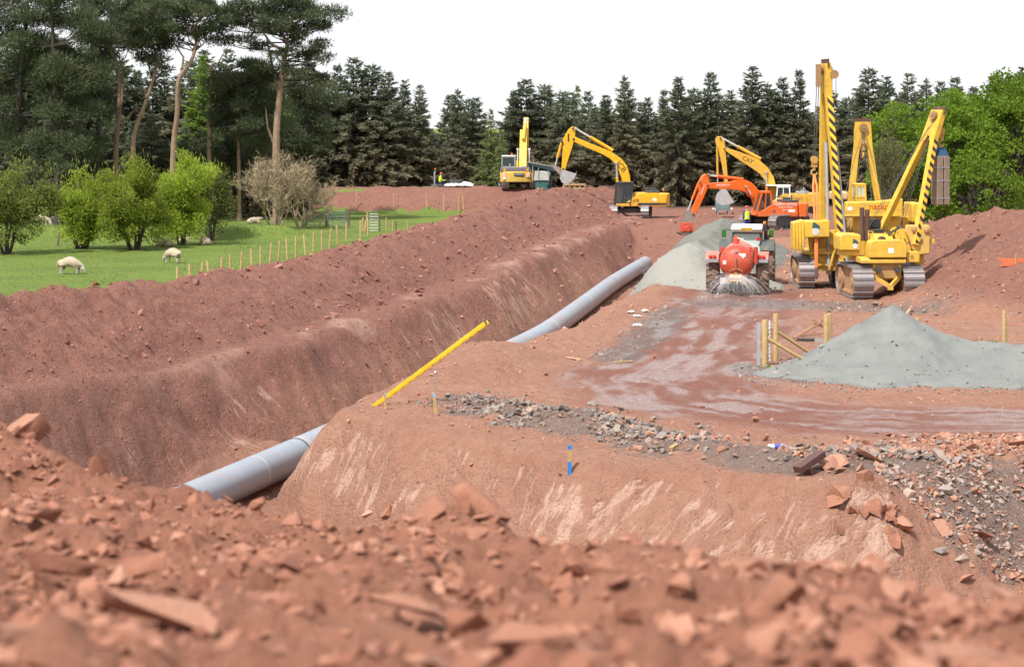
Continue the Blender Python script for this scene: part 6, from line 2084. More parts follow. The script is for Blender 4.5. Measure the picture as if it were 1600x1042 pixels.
# ------------------------------------------------------------------ tall pines on the left
def pine(label, d, base, trunk, clumps, limbs=(), r0=0.24, seed=0, bark=BARK_P, per=150, dead=0):
    """trunk, limbs and clumps are given in photo pixels and turned into metres about the tree's own base"""
    rng = np.random.default_rng(500 + seed)
    s = F / d
    x0 = (base - 800) / s
    z0 = gz(x0, d) - 0.05
    root = thing('pine_tree', label, 'pine', (x0, d, z0), 0, 'tall pines at the wood edge')
    def L(px, py, dy=0.0):
        return Vector(((px - base) / s, dy, CZ - (py - HZ) / s - z0))
    pts = [L(px, py, 0.25 * math.sin(k * 1.7 + seed)) for k, (px, py) in enumerate(trunk)]
    pts[0].y = 0
    n = len(pts)
    fine = []
    for i in range(n - 1):
        p0, p1, p2, p3 = pts[max(i - 1, 0)], pts[i], pts[i + 1], pts[min(i + 2, n - 1)]
        for k in range(4):
            t = k / 4
            fine.append(0.5 * ((2 * p1) + (p2 - p0) * t + (2 * p0 - 5 * p1 + 4 * p2 - p3) * t * t + (3 * p1 - p0 - 3 * p2 + p3) * t ** 3))
    fine.append(pts[-1])
    m = len(fine)
    MB().tube(fine, [r0 * (1 - 0.72 * k / (m - 1)) + (0.10 if k == 0 else 0) for k in range(m)], 9).build('trunk', bark, root)
    for lb in limbs:
        q = [L(px, py, rng.normal(0, 0.3)) for px, py in lb]
        MB().tube(q, [r0 * 0.45 * (1 - 0.75 * k / (len(q) - 1)) for k in range(len(q))], 6).build('limb', bark, root)
    cs, rs = [], []
    br = MB()
    for cx, cy, cr in clumps:
        for j in range(6):
            c = L(cx + rng.normal(0, cr * 0.52), cy + rng.normal(0, cr * 0.38), rng.normal(0, 1.0))
            r = cr / s * rng.uniform(0.46, 0.78)
            cs.append(tuple(c)); rs.append(r)
            # a bough from the trunk to the clump
            zt = c.z - rng.uniform(0.2, 1.4)
            k = min(range(m), key=lambda i: abs(fine[i].z - zt))
            a = fine[k]
            mid = (a + c) * 0.5 + Vector((rng.normal(0, 0.2), rng.normal(0, 0.2), -0.15))
            br.tube([a, mid, c], [0.06, 0.045, 0.015], 4, False)
    if cs:
        br.build('bough', BARK_D, root)
        A = clump_cards(cs, rs, per * 2.4, rng, 0.34, 0.055, 0.5, 0.6, 0.1)
        B = clump_cards(cs, [r * 0.8 for r in rs], per * 1.5, rng, 0.26, 0.09, 0.45, 0.3, 0.0)
        V, Q = join_np([A, B])
        link_obj('crown', np_mesh('crown', V, Q, M_PINE), root)
    return root

pine('dark dense pine at the left edge of the photo', 150, 22, [(22, 362), (28, 180), (40, 60), (45, -20)],
     [(20, 10, 42), (62, 45, 40), (5, 75, 45), (50, 105, 45), (15, 150, 42), (66, 165, 36), (10, 210, 40), (45, 238, 36), (-25, 120, 45), (-20, 30, 45)], r0=0.3, seed=1, bark=BARK_D, per=120)
pine('dark many layered pine, second from the left edge', 148, 92, [(92, 362), (90, 200), (85, 100), (80, 0)],
     [(84, -5, 38), (112, 36, 40), (92, 75, 45), (132, 66, 40), (75, 120, 45), (116, 130, 42), (100, 175, 40), (140, 182, 32), (84, 222, 38), (124, 228, 34), (105, 262, 28), (60, 60, 36), (55, 20, 34), (140, 110, 36), (60, 250, 34)], r0=0.3, seed=2, bark=BARK_D, per=120)
pine('dark pine just left of the forked bare trunk', 155, 152, [(152, 355), (154, 200), (158, 100), (150, 10)],
     [(150, 26, 36), (172, 52, 32), (158, 90, 36), (146, 130, 35), (166, 172, 30), (130, 15, 30), (120, 100, 32), (125, 160, 32), (150, 215, 30)], r0=0.22, seed=3, bark=BARK_D, per=120)
pine('pine with a twisted forked trunk behind the largest thorn bush', 154, 180, [(180, 356), (182, 237), (186, 150), (181, 102), (172, 70), (180, 40)],
     [(176, 36, 36), (202, 26, 36), (186, 62, 28), (160, 56, 26), (216, 8, 32)], [((183, 190), (191, 160), (190, 118), (187, 80)), ((183, 195), (200, 182), (216, 168))], r0=0.22, seed=4)
pine('pine with a pale leaning bare trunk curving right', 150, 208, [(208, 360), (207, 236), (212, 200), (227, 164), (240, 124), (244, 97), (236, 60)],
     [(230, 58, 36), (214, 36, 32), (252, 72, 28), (238, 92, 22), (262, 40, 28), (235, 12, 32), (205, 62, 24)], [((226, 166), (229, 152), (228, 140)), ((243, 105), (258, 96), (270, 92))], r0=0.21, seed=5)
pine('tall pine with a pale trunk forking against the sky', 149, 268, [(268, 360), (270, 234), (277, 176), (280, 126), (298, 97), (306, 66), (301, 50), (320, 22)],
     [(300, 14, 32), (332, 6, 30), (268, 48, 24), (286, 8, 32), (322, 44, 18), (346, 26, 24), (312, 58, 13), (262, 20, 26)],
     [((283, 118), (287, 90), (274, 72), (268, 46)), ((304, 55), (322, 42), (330, 38)), ((301, 52), (288, 34), (280, 30))], r0=0.23, seed=6)
pine('thin pine with a broken bare trunk left of the big forked pine', 153, 328, [(328, 356), (326, 198), (330, 162), (330, 112), (322, 98)],
     [(346, 128, 32), (366, 150, 32), (344, 166, 26), (380, 112, 30), (356, 190, 28), (388, 140, 28), (395, 175, 26), (408, 120, 26)], [((331, 118), (345, 88), (358, 70)),], r0=0.17, seed=7)
pine('dead looking pine with twisted pale lower branches', 155, 374, [(374, 354), (373, 213), (377, 176), (381, 142), (384, 120)],
     [(396, 196, 26), (420, 160, 28), (405, 140, 24), (425, 190, 24), (416, 215, 22)], [((374, 210), (384, 204), (394, 206)), ((374, 214), (388, 222), (393, 208), (398, 198)), ((376, 182), (392, 190), (398, 205))], r0=0.15, seed=8)
pine('biggest pine with a wide flat crown over the bare thorn', 151, 432, [(432, 360), (432, 234), (434, 176), (440, 126), (445, 88), (449, 67), (436, 45), (446, 18)],
     [(400, 18, 34), (430, 6, 36), (462, 2, 40), (490, 22, 30), (506, 42, 17), (420, 46, 24), (468, 68, 26), (490, 80, 20), (504, 88, 12), (374, 38, 28), (396, 66, 22), (414, 100, 24), (352, 58, 20), (450, 35, 28), (478, 115, 16), (500, 118, 15)],
     [((441, 122), (452, 112), (474, 107), (494, 116)), ((446, 80), (425, 70), (412, 52), (404, 30)), ((434, 48), (456, 38), (478, 28)), ((435, 150), (420, 80), (415, 55)), ((430, 232), (418, 200), (416, 170))], r0=0.30, seed=9)
pine('low bushy pine with a short trunk behind the field fence', 158, 361, [(361, 350), (360, 300), (359, 240)],
     [(344, 216, 27), (374, 226, 30), (338, 250, 26), (382, 256, 28), (360, 206, 22), (362, 280, 20), (330, 226, 22)], r0=0.2, seed=10, bark=BARK_G, per=120)
pine('dull pine at the right end of the pines, beside the spruces', 162, 478, [(478, 345), (478, 230), (474, 160), (480, 120)],
     [(470, 130, 28), (492, 150, 30), (462, 165, 28), (484, 190, 30), (466, 215, 28), (500, 205, 26), (448, 190, 24), (478, 245, 26)], r0=0.2, seed=11, bark=BARK_D)

# ------------------------------------------------------------------ broadleaf trees and bushes
def twig_tree(seed, h, spread, levels=5, r0=0.10, stems=3, up=0.55, keep=1.0):
    """bare branching; returns mesh builder and twig end points"""
    rg = random.Random(seed)
    b = MB()
    ends = []
    def grow(p, d, L, r, lev):
        q = p + d * L
        mid = p + d * L * 0.5 + Vector((rg.gauss(0, 1), rg.gauss(0, 1), rg.gauss(0, 1))) * L * 0.06
        b.tube([p, mid, q], [r, r * 0.82, r * 0.62], 5 if lev < 2 else 3, False)
        if lev >= levels:
            ends.append(q)
            return
        for _ in range(rg.choice((2, 3, 3)) if lev < levels - 1 else rg.choice((2, 3))):
            nd = (d + Vector((rg.gauss(0, 0.55), rg.gauss(0, 0.55), rg.gauss(0.12 * up * 2, 0.40)))).normalized()
            if lev >= 1:
                ends.append(p + d * L * rg.uniform(0.5, 1.0))
            grow(q if rg.random() < 0.7 else mid, nd, L * rg.uniform(0.62, 0.86), r * 0.58, lev + 1)
    for k in range(stems):
        a = 2 * math.pi * k / stems + rg.uniform(-0.4, 0.4)
        d = Vector((math.cos(a) * spread, math.sin(a) * spread, 1.0)).normalized()
        grow(Vector((math.cos(a) * 0.15, math.sin(a) * 0.15, -0.1)), d, h * 0.27 * rg.uniform(0.85, 1.15), r0 * rg.uniform(0.7, 1.1), 0)
    return b, ends

def bush(label, px, base_y, w, h, mat, seed, name='thorn_bush', cat='bush', stems=4, bark=BARK_D, per=260, group=None, gappy=0.0):
    d = F * (CZ - 0.35) / (base_y - HZ)
    s = F / d
    x = (px - 800) / s
    z = gz(x, d)
    H, Wd = h / s, w / s
    root = thing(name, label, cat, (x, d, z), 0, group)
    b, ends = twig_tree(seed, H, 0.40 * Wd / H, 4, 0.12, stems)
    zs = float(np.percentile([e.z for e in ends], 95)); rx = float(np.percentile([abs(e.x) for e in ends], 92))
    fx, fz = Wd * 0.40 / rx, H * 0.82 / zs
    b.v = [(v[0] * fx, v[1] * fx, v[2] * fz) for v in b.v]
    b.build('stem', bark, root)
    rng = np.random.default_rng(seed)
    cs = [(e.x * fx, e.y * fx, e.z * fz) for e in ends if e.z * fz > H * 0.14]
    if gappy:
        cs = [c for c in cs if rng.random() > gappy]
    k = rng.permutation(len(cs))[:190]
    cs = [cs[i] for i in k]
    rs = [float(rng.uniform(0.28, 0.62)) * (H / 5.5) ** 0.5 for _ in cs]
    lo = [(float(rng.normal(0, Wd * 0.22)), float(rng.normal(0, Wd * 0.22)), float(rng.uniform(0.12, 0.5)) * H) for _ in range(int(70 * (1 - gappy)))]
    cs += lo; rs += [float(rng.uniform(0.3, 0.55)) for _ in lo]
    V, Q = clump_cards(cs, rs, per * 2.3, rng, 0.14, 0.085, 0.8, 0.4, 0.1)
    # upright shoots along the outline
    sh = [c for c in cs if c[2] > H * 0.55][:60]
    if sh:
        P = np.repeat(np.array(sh), 16, 0) + rng.normal(0, 0.3, (len(sh) * 16, 3))
        D = rng.normal(0, 0.5, (len(P), 3)) + np.array([0, 0, 1.0]); D /= np.linalg.norm(D, axis=1)[:, None]
        V, Q = join_np([(V, Q), cards(P + D * 0.2, D, rand_dirs(len(P), rng), 0.36, 0.05)])
    link_obj('crown', np_mesh('crown', V, Q, mat), root)
    return root
TB = 'thorn bushes along the field bank'
bush('olive green thorn bush at the left edge of the field', 10, 388, 150, 146, M_THORN2, 61, group=TB, per=170, gappy=0.15)
bush('small round bright green thorn bush, second from the left', 128, 380, 80, 108, M_THORN, 62, group=TB, per=120)
bush('largest bright green thorn bush in the field', 210, 381, 106, 142, M_THORN, 63, group=TB, stems=5, per=190)
bush('bright green thorn bush overlapping the largest one on its right', 284, 374, 74, 144, M_THORN, 64, group=TB, per=190)
bush('thin pale thorn growing right of the green thorn bushes', 330, 368, 62, 120, M_THORN2, 65, group=TB, per=60, gappy=0.5)

def bare_tree(label, px, d, w, h, seed, levels=6, name='bare_tree', mat=None, bud=None):
    s = F / d
    x = (px - 800) / s
    z = gz(x, d) - 0.05
    H, Wd = h / s, w / s
    root = thing(name, label, 'tree', (x, d, z))
    b, ends = twig_tree(seed, H, 0.55 * Wd / H, levels, 0.10, 5, 0.8)
    zs = max(e.z for e in ends); rx = max(abs(e.x) for e in ends)
    fx, fz = Wd * 0.5 / rx, H / zs
    b.v = [(v[0] * fx, v[1] * fx, v[2] * fz) for v in b.v]
    b.build('branches', mat or M_TWIG, root)
    rng = np.random.default_rng(seed)
    cs = np.array([(e.x * fx, e.y * fx, e.z * fz) for e in ends])
    cs = cs[rng.permutation(len(cs))[:1500]]
    P = np.repeat(cs, 2, 0)
    D = rng.normal(0, 0.6, (len(P), 3)) + np.array([0, 0, 0.7]) + P * np.array([0.12, 0.12, 0]); D /= np.linalg.norm(D, axis=1)[:, None]
    V, Q = cards(P, D, rand_dirs(len(P), rng), rng.uniform(0.25, 0.6, len(P)), 0.035)
    link_obj('twigs', np_mesh('twigs', V, Q, bud or M_TWIG), root)
    return root
bare_tree('wide bare twiggy thorn beside the metal field gate', 430, 142, 140, 122, 71)
bare_tree('bare twiggy thorn leaning right in front of the field gate', 470, 143, 120, 112, 72)
bare_tree('grey leafless sapling between the upright boom and the green tree', 1385, 116, 80, 210, 73, 6, 'bare_tree', BARK_G, leafy('thin_buds', (0.16, 0.17, 0.06), (0.13, 0.13, 0.06), 0.3))

def round_tree(label, px, d, base_y, w, top_y, mat, seed, n=170, leaf=0.24, name='sycamore_tree', per=115):
    s = F / d
    x = (px - 800) / s
    z = gz(x, d) - 0.1
    H = CZ - (top_y - HZ) / s - z
    Wd = w / s
    rng = np.random.default_rng(seed)
    root = thing(name, label, 'tree', (x, d, z))
    b, ends = twig_tree(seed, H, 0.35, 4, 0.30, 3)
    zs = max(e.z for e in ends); rx = max(abs(e.x) for e in ends)
    b.v = [(v[0] * Wd * 0.42 / rx, v[1] * Wd * 0.42 / rx, v[2] * H * 0.88 / zs) for v in b.v]
    b.build('trunk', BARK_D, root)
    dr = rand_dirs(n, rng)
    dr[:, 2] = np.where(dr[:, 2] < -0.85, -dr[:, 2], dr[:, 2])
    f = rng.uniform(0.62, 1.0, n) ** 0.6
    lob = 1 + 0.16 * np.sin(3 * np.arctan2(dr[:, 1], dr[:, 0]) + seed) + 0.10 * np.sin(5 * dr[:, 2] + seed)
    cz, rz_ = H * 0.52, H * 0.49
    C_ = np.stack([dr[:, 0] * Wd * 0.5 * f * lob, dr[:, 1] * Wd * 0.5 * f * lob, cz + dr[:, 2] * rz_ * f * lob], 1)
    rs = rng.uniform(0.55, 1.15, n) * Wd / 11.0
    A = clump_cards(C_, rs, per * 1.7, rng, leaf * 0.74, leaf * 0.62, 0.55, 0.15, 0.25)
    link_obj('crown', np_mesh('crown', A[0], A[1], mat), root)
    return root
round_tree('big bright green leafy tree behind the hanging timber mats', 1472, 118, 400, 215, 150, M_SYC, 81, 260, per=150)
round_tree('taller bright green leafy tree at the right edge', 1590, 121, 400, 250, 126, M_SYC, 82, 300, per=150)
round_tree('low green leafy tree filling the gap above the red mound', 1530, 112, 400, 150, 245, M_SYC, 83, 150, 0.22, per=150)
LARCH = spruce_meshes(390, 12.0, M_PALE, 0.55, 0.75)
BIRCH = spruce_meshes(391, 12.0, leafy('birch_leaves', (0.20, 0.30, 0.045), (0.15, 0.23, 0.04), 0.4), 0.8, 0.9)
def airy_tree(name, label, px, top, d, meshes, rz):
    x = (px - 800) / F * d
    z = gz(x, d) - 0.1
    s = (CZ - (top - HZ) / F * d - z) / 12.0
    o = thing(name, label, 'tree', (x, d, z), rz)
    o.scale = (s, s, s)
    link_obj('trunk', meshes[0], o)
    link_obj('crown', meshes[1], o)
airy_tree('larch_tree', 'pale young larch in the sky gap left of the rear view excavator', 767, 172, 181, LARCH, 0.4)
airy_tree('larch_tree', 'pale larch standing just left of the rear view excavator boom', 785, 205, 179, LARCH, 2.0)
airy_tree('larch_tree', 'pale thin larch top between the spruces left of the bright yellow boom', 902, 136, 199, LARCH, 1.4)
airy_tree('birch_tree', 'fresh green birch crown glimpsed between the pine trunks', 318, 86, 172, BIRCH, 1.0)
airy_tree('birch_tree', 'low fresh green birch right of the biggest pine trunk', 452, 142, 173, BIRCH, 3.0)

# ------------------------------------------------------------------ rough grass
def rough_grass():
    rng = np.random.default_rng(91)
    n = 60000
    Y = np.exp(rng.uniform(np.log(62), np.log(170), n))
    X = np.where(Y < 70, rng.uniform(11, 18, n), rng.uniform(-0.27, -0.02, n) * Y)
    f = ground_fields(X, Y)
    hb, _ = seg_dist(X, Y, [(-60, 128), (-32, 127.5), (-24, 129.5), (-15, 131)])
    tall = sstep(3.0, 1.0, hb) + 0.5 * sstep(-16.2, -14.4, f[1])
    k = (f[2] > 0.6) & (rng.random(n) < 0.25 + 0.6 * tall + 0.5 * sstep(0.0, 0.5, fbm(X / 5, Y / 5, 95, 3)))
    X, Y, Z, tall = X[k], Y[k], f[0][k], tall[k]
    P = np.stack([X, Y, Z - 0.02], 1)
    D = rng.normal(0, 0.35, (len(P), 3)) + np.array([0, 0, 1.0]); D /= np.linalg.norm(D, axis=1)[:, None]
    V, Q = cards(P, D, rand_dirs(len(P), rng), (0.07 + 0.20 * np.clip(tall, 0, 1)) * rng.uniform(0.5, 1.4, len(P)), 0.05)
    o = link_obj('rough_grass', np_mesh('rough_grass', V, Q, leafy('grass_blades', (0.17, 0.235, 0.035), (0.20, 0.235, 0.06), 0.35, 0.3)))
    tag(o, 'tufts of rough grass across the field and along the bank', 'grass', None, 'stuff')
rough_grass()

# ------------------------------------------------------------------ fences, gates
WOOD = paint('new_fence_timber', (0.46, 0.31, 0.14), 0.8, 0, 0.25, (0.42, 0.24, 0.12), 6.0, 0.15)
OLDW = paint('old_fence_timber', (0.15, 0.115, 0.085), 0.9, 0, 0.2, (0.2, 0.17, 0.13), 3.0)
WIRE = paint('galvanised_wire', (0.42, 0.43, 0.44), 0.45, 0.6, 0.1)
GALV = paint('galvanised_steel', (0.52, 0.54, 0.56), 0.4, 0.5, 0.2)

def wires(root, pts, heights, r=0.006):
    for h in heights:
        MB().tube([Vector((p[0], p[1], p[2] + h)) for p in pts], r, 4, False).build('wire', WIRE, root)

def fence(name, label, posts, h, r, heights, mat=WOOD, base=None, wobble=0.05, seed=0, gap=()):
    rg = random.Random(seed)
    x0, y0 = posts[0]
    z0 = gz(x0, y0)
    root = thing(name, label, 'fence', (x0, y0, z0))
    me = MB().tube([(0, 0, -0.4), (0, 0, h - 0.06), (0, 0, h)], [r, r * 0.95, r * 0.5], 8).mesh('post', mat)
    P = []
    for x, y in posts:
        z = gz(x, y)
        o = link_obj('post', me, root, (x - x0, y - y0, z - z0))
        o.rotation_euler = (rg.gauss(0, wobble), rg.gauss(0, wobble), rg.uniform(0, 6))
        P.append((x - x0, y - y0, z - z0))
    wires(root, P, heights)
    return root

pts = [(-14.2, 87), (-13.9, 88.6), (-13.75, 90.3), (-13.55, 92.0), (-13.35, 94), (-13.2, 96), (-13.0, 98), (-12.75, 100.5), (-12.6, 102.6), (-12.4, 104.8), (-12.2, 107), (-12.0, 109.4),
       (-11.8, 111.8), (-11.5, 114), (-11.3, 116.4), (-11.0, 118.6), (-10.8, 121), (-10.5, 123.5), (-10.2, 126), (-9.7, 131), (-9.4, 133.5)]
fence('stock_fence', 'new wooden post and wire fence along the foot of the spoil bank', pts, 1.15, 0.055, (0.3, 0.6, 0.9, 1.1), seed=3)
fence('stock_fence', 'thin stakes standing along the far red ridge behind the field', [(-12.9, 170), (-9.8, 169.5), (-7.0, 169), (-5.6, 168.5), (-4.4, 168), (-3.9, 167)], 1.45, 0.045, (0.5, 1.0), seed=4)
fence('stock_fence', 'old dark fence posts through the field beyond the thorn bushes', [(-27.3, 123), (-20.2, 132), (-16.4, 143), (-13.2, 147)], 1.05, 0.075, (0.4, 0.8), OLDW, seed=5, wobble=0.08)

def field_gate():
    d = 146.0
    x0 = (480 - 800) / F * d
    z0 = gz(x0, d)
    r = thing('field_gate', 'galvanised metal field gate in the grass behind the bare thorn', 'gate', (x0, d, z0))
    gm = paint('blue_grey_gate', (0.16, 0.22, 0.24), 0.5, 0.3, 0.1)
    for k in range(6):
        MB().cyl((0, 0, 0.12 + k * 0.19), (2.75, 0, 0.12 + k * 0.19), 0.022, None, 6).build('rail', gm, r)
    for x in (0.0, 2.75):
        MB().cyl((x, 0, 0.08), (x, 0, 1.12), 0.028, None, 6).build('stile', gm, r)
    MB().cyl((0, 0.03, 0.12), (1.4, 0.03, 1.06), 0.02, None, 6).cyl((2.75, 0.03, 0.12), (1.4, 0.03, 1.06), 0.02, None, 6).build('brace', gm, r)
    for x, h, m in ((-0.12, 1.3, OLDW), (1.35, 1.2, OLDW), (2.95, 1.2, OLDW)):
        MB().tube([(x, 0.08, -0.3), (x, 0.08, h)], 0.09, 8).build('gate_post', m, r)
field_gate()

def hurdle():
    d = 139.0
    x0 = (584 - 800) / F * d
    z0 = gz(x0, d)
    r = thing('mesh_hurdle', 'small upright metal mesh panel between two leaning posts by the field', 'panel', (x0, d, z0))
    for k in range(7):
        MB().cyl((-0.28, 0, 0.05 + k * 0.19), (0.28, 0, 0.05 + k * 0.19), 0.014, None, 5).build('bar', GALV, r)
    for k in range(5):
        MB().cyl((-0.28 + k * 0.14, 0.01, 0.02), (-0.28 + k * 0.14, 0.01, 1.22), 0.014, None, 5).build('bar', GALV, r)
    for a, b_ in (((-0.62, 0, -0.3), (-0.42, 0, 1.28)), ((-0.75, 0, -0.3), (-0.40, 0, 1.05)), ((-0.75, 0.1, -0.3), (-0.75, 0.1, 0.95)), ((0.40, 0, -0.3), (0.38, 0, 1.1))):
        MB().tube([a, b_], 0.06, 8).build('post', WOOD if a[0] < -0.6 else OLDW, r)
    for x, h in ((0.85, 0.95), (1.3, 0.75), (1.5, 0.7), (2.3, 0.7)):
        MB().tube([(x, 0, -0.3), (x, 0, h)], 0.05, 8).build('post', WOOD if x < 1.4 or x > 2 else OLDW, r)
hurdle()

def corner_fence():
    """strainer posts with braces, wire and a metal gate edge beside the pale aggregate heap"""
    def W(px, py):
        d = F * CZ / (py - HZ)
        return Vector(((px - 800) / F * d, d, 0))
    o = W(1194, 571)
    z0 = gz(o.x, o.y)
    r = thing('corner_fence', 'wooden strainer posts with diagonal braces and netting beside the pale aggregate heap', 'fence', (o.x, o.y, z0))
    def post(px, by, ty, rad, mat=WOOD):
        p = W(px, by)
        z = gz(p.x, p.y)
        h = (by - ty) / F * p.y
        q = Vector((p.x - o.x, p.y - o.y, z - z0))
        MB().tube([q - Vector((0, 0, 0.5)), q + Vector((0, 0, h - 0.02)), q + Vector((0, 0, h))], [rad, rad, rad * 0.9], 12).build('post', mat, r)
        return q, h
    a, ha = post(1195, 571, 500, 0.090)
    b_, hb = post(1212, 564, 490, 0.080)
    c, hc = post(1291, 557, 490, 0.085)
    c2, _ = post(1296, 553, 488, 0.055)
    e, he = post(1420, 540, 495, 0.06)
    f, hf = post(1433, 548, 497, 0.085)
    g, hg = post(1569, 556, 486, 0.065)
    h2, _ = post(1571, 552, 500, 0.05)
    k_, hk = post(1660, 560, 490, 0.065)
    MB().tube([a + Vector((0.05, 0, ha * 0.60)), a + Vector((1.42, 0.1, 0.02))], 0.05, 8).build('brace', WOOD, r)
    MB().tube([b_ + Vector((0.05, 0, hb * 0.62)), b_ + Vector((1.32, 0.5, 0.05))], 0.045, 8).build('brace', WOOD, r)
    gt = MB().bb(a.x - 0.24, a.x - 0.14, a.y - 0.03, a.y + 0.03, 0.0, ha * 0.94).build('gate_stile', GALV, r)
    rope = MB()
    for k in range(10):
        z1 = 0.12 + 0.12 * k
        rope.tube([a + Vector((0.10, 0.02, z1)), a + Vector((0.17, 0.05, z1 + 0.05)), a + Vector((0.14, 0.03, z1 + 0.10))], 0.022, 6)
    rope.tube([a + Vector((0.13, 0.05, 0.05)), a + Vector((0.15, 0.05, ha * 0.98))], 0.018, 6)
    rope.build('wrapped_wire', WHITE, r)
    for u, v, hh in ((b_, c, hb), (c, e, hc), (e, f, he), (f, g, hf), (g, k_, hg)):
        for i in range(6):
            t = 0.15 + 0.8 * i / 5
            MB().tube([u + Vector((0, 0, hh * t)), v + Vector((0, 0, hh * t))], 0.0045, 4, False).build('wire', WIRE, r)
    st = MB()
    for u, v, hh in ((c, e, hc), (f, g, hf), (g, k_, hg)):
        n = int((v - u).length / 0.16)
        for i in range(1, n):
            p = u.lerp(v, i / n)
            st.tube([p + Vector((0, 0, hh * 0.15)), p + Vector((0, 0, hh * 0.8))], 0.003, 3, False)
    tag(st.build('netting', WIRE, r), None, None, None, 'stuff')
corner_fence()

# ------------------------------------------------------------------ loose boards and litter
PINKW = paint('new_sawn_timber', (0.62, 0.36, 0.24), 0.7, 0, 0.2)
def plank(name, label, cat, p0, p1, w, t, mat, group=None):
    p0, p1 = Vector(p0), Vector(p1)
    c = (p0 + p1) / 2
    o = MB().bar(p0 - c, p1 - c, w, t).build(name, mat, None, c, None, bevel=0.006)
    return tag(o, label, cat, group)
def gp(px, d, up=0.0):
    x = (px - 800) / F * d
    return Vector((x, d, gz(x, d) + up))
plank('sawn_board', 'pinkish sawn board leaning against the pale aggregate heap', 'board', gp(1300, 59.6, 0.04), gp(1317, 61.4, 0.62), 0.24, 0.06, PINKW)
plank('sawn_board', 'short sawn board lying under the fence brace', 'board', gp(1288, 60.2, 0.05), gp(1300, 60.0, 0.08), 0.2, 0.06, PINKW)
plank('sawn_board', 'flat pale plank on the ground at the left foot of the pale aggregate heap', 'board', gp(1208, 58.8, 0.07), gp(1236, 58.6, 0.09), 0.16, 0.09, PINKW)
plank('stick', 'pale split stick lying right of the fence posts', 'stick', gp(1302, 67.4, 0.05), gp(1334, 68.0, 0.22), 0.10, 0.03, PINKW)
plank('stick', 'pale stick on the red slope behind the aggregate heap peak', 'stick', gp(1412, 76.5, 0.05), gp(1422, 78, 0.2), 0.08, 0.04, PINKW)
plank('stick', 'long pale splinter beside the road nearest the pipe', 'stick', gp(885, 62.8, 0.03), gp(908, 62.6, 0.03), 0.10, 0.03, PINKW)
plank('stick', 'tan splinter beside the road right of the longer one', 'stick', gp(958, 62.0, 0.03), gp(990, 62.2, 0.03), 0.07, 0.03, WOOD)
plank('wood_block', 'small yellow wooden block lying among the grey stones', 'wood block', gp(1048, 44.9, 0.08), gp(1058, 45.1, 0.13), 0.09, 0.07, WOOD)
plank('timber_sleeper', 'dark brown squared timber lying on the rubble at the pit corner', 'timber', gp(1246, 42.1, 0.12), gp(1284, 42.6, 0.34), 0.22, 0.14, paint('dark_wet_timber', (0.10, 0.045, 0.04), 0.6, 0, 0.2))
def scrap_heap():
    d = 68.5
    x = (1266 - 800) / F * d
    r = thing('scrap_pallet', 'broken brown pallet and sheet lying behind the fence braces', 'pallet', (x, d, gz(x, d)))
    br = paint('brown_board', (0.27, 0.14, 0.075), 0.8, 0, 0.3)
    for k, (a, b_, w) in enumerate((((-0.55, 0, 0.1), (0.35, 0.1, 0.62), 0.4), ((-0.3, -0.1, 0.15), (0.55, -0.1, 0.30), 0.2), ((0.1, 0.1, 0.70), (0.5, 0.0, 0.42), 0.12), ((0.28, 0.2, 0.5), (0.52, 0.2, 0.80), 0.25))):
        MB().bar(a, b_, w, 0.05).build('board', br, r)
    MB().bb(-0.4, 0.75, -0.25, 0.3, 0.0, 0.07).build('dark_sheet', LETK, r)
    MB().bb(0.1, 0.85, -0.35, -0.26, 0.0, 0.12).build('pale_sheet', GALV, r)
scrap_heap()

def bottle():
    p = gp(1213, 45.2, 0.06)
    r = thing('plastic_bottle', 'crushed blue and clear plastic bottle lying on the grey stones', 'bottle', p, 0.15)
    MB().lathe([(-0.2, 0.03), (-0.18, 0.065), (0.0, 0.055), (0.14, 0.065), (0.2, 0.03), (0.24, 0.02)], (0, 0, 0.04), 'x', 12).build('body', paint('clear_blue_plastic', (0.55, 0.62, 0.8), 0.2, 0, 0), r)
    MB().lathe([(-0.05, 0.062), (0.1, 0.064)], (0, 0, 0.04), 'x', 12).build('label_band', paint('blue_label', (0.06, 0.10, 0.5), 0.4, 0, 0), r)
    MB().cyl((0.24, 0, 0.04), (0.28, 0, 0.04), 0.026, None, 8).build('cap', paint('blue_cap', (0.05, 0.1, 0.55), 0.4, 0, 0), r)
bottle()
def crumpled(name, label, cat, p, sx, sy, sz, mat, seed, rz=0.0):
    rng = np.random.default_rng(seed)
    nx, ny = 22, 10
    u, v = np.meshgrid(np.linspace(-1, 1, nx), np.linspace(-1, 1, ny))
    z = sz * (0.5 + 0.5 * fbm(u * 2.5 + seed, v * 2.5, seed, 3)) * (1 - 0.7 * np.abs(v) ** 2) * (1 - 0.5 * np.abs(u) ** 3)
    X = np.stack([u * sx, v * sy + 0.1 * sy * fbm(u * 3, v * 3, seed + 1, 2), z], -1).reshape(-1, 3)
    B = X.copy(); B[:, 2] -= 0.02
    i = np.arange(ny - 1)[:, None] * nx + np.arange(nx - 1)[None]
    Q = np.stack([i, i + 1, i + nx + 1, i + nx], -1).reshape(-1, 4)
    me = np_mesh(name, np.concatenate([X, B]), np.concatenate([Q, Q[:, ::-1] + nx * ny]), mat, True)
    o = link_obj(name, me, None, p, rz)
    return tag(o, label, cat)
SHEET = paint('white_sheeting', (0.74, 0.71, 0.66), 0.6, 0, 0.25)
crumpled('plastic_sheet', 'long white crumpled sheet on the far ridge beside the dumper', 'sheet', ((718 - 800) / F * 177, 177, 1.95), 1.25, 0.7, 0.55, SHEET, 3, -0.1)
crumpled('plastic_sheet', 'whitish sheeting bundle in the diggings beyond the pipe end', 'sheet', ((1046 - 800) / F * 133, 133, gz((1046 - 800) / F * 133, 133) + 0.1), 0.7, 0.5, 0.45, SHEET, 4, 0.3)
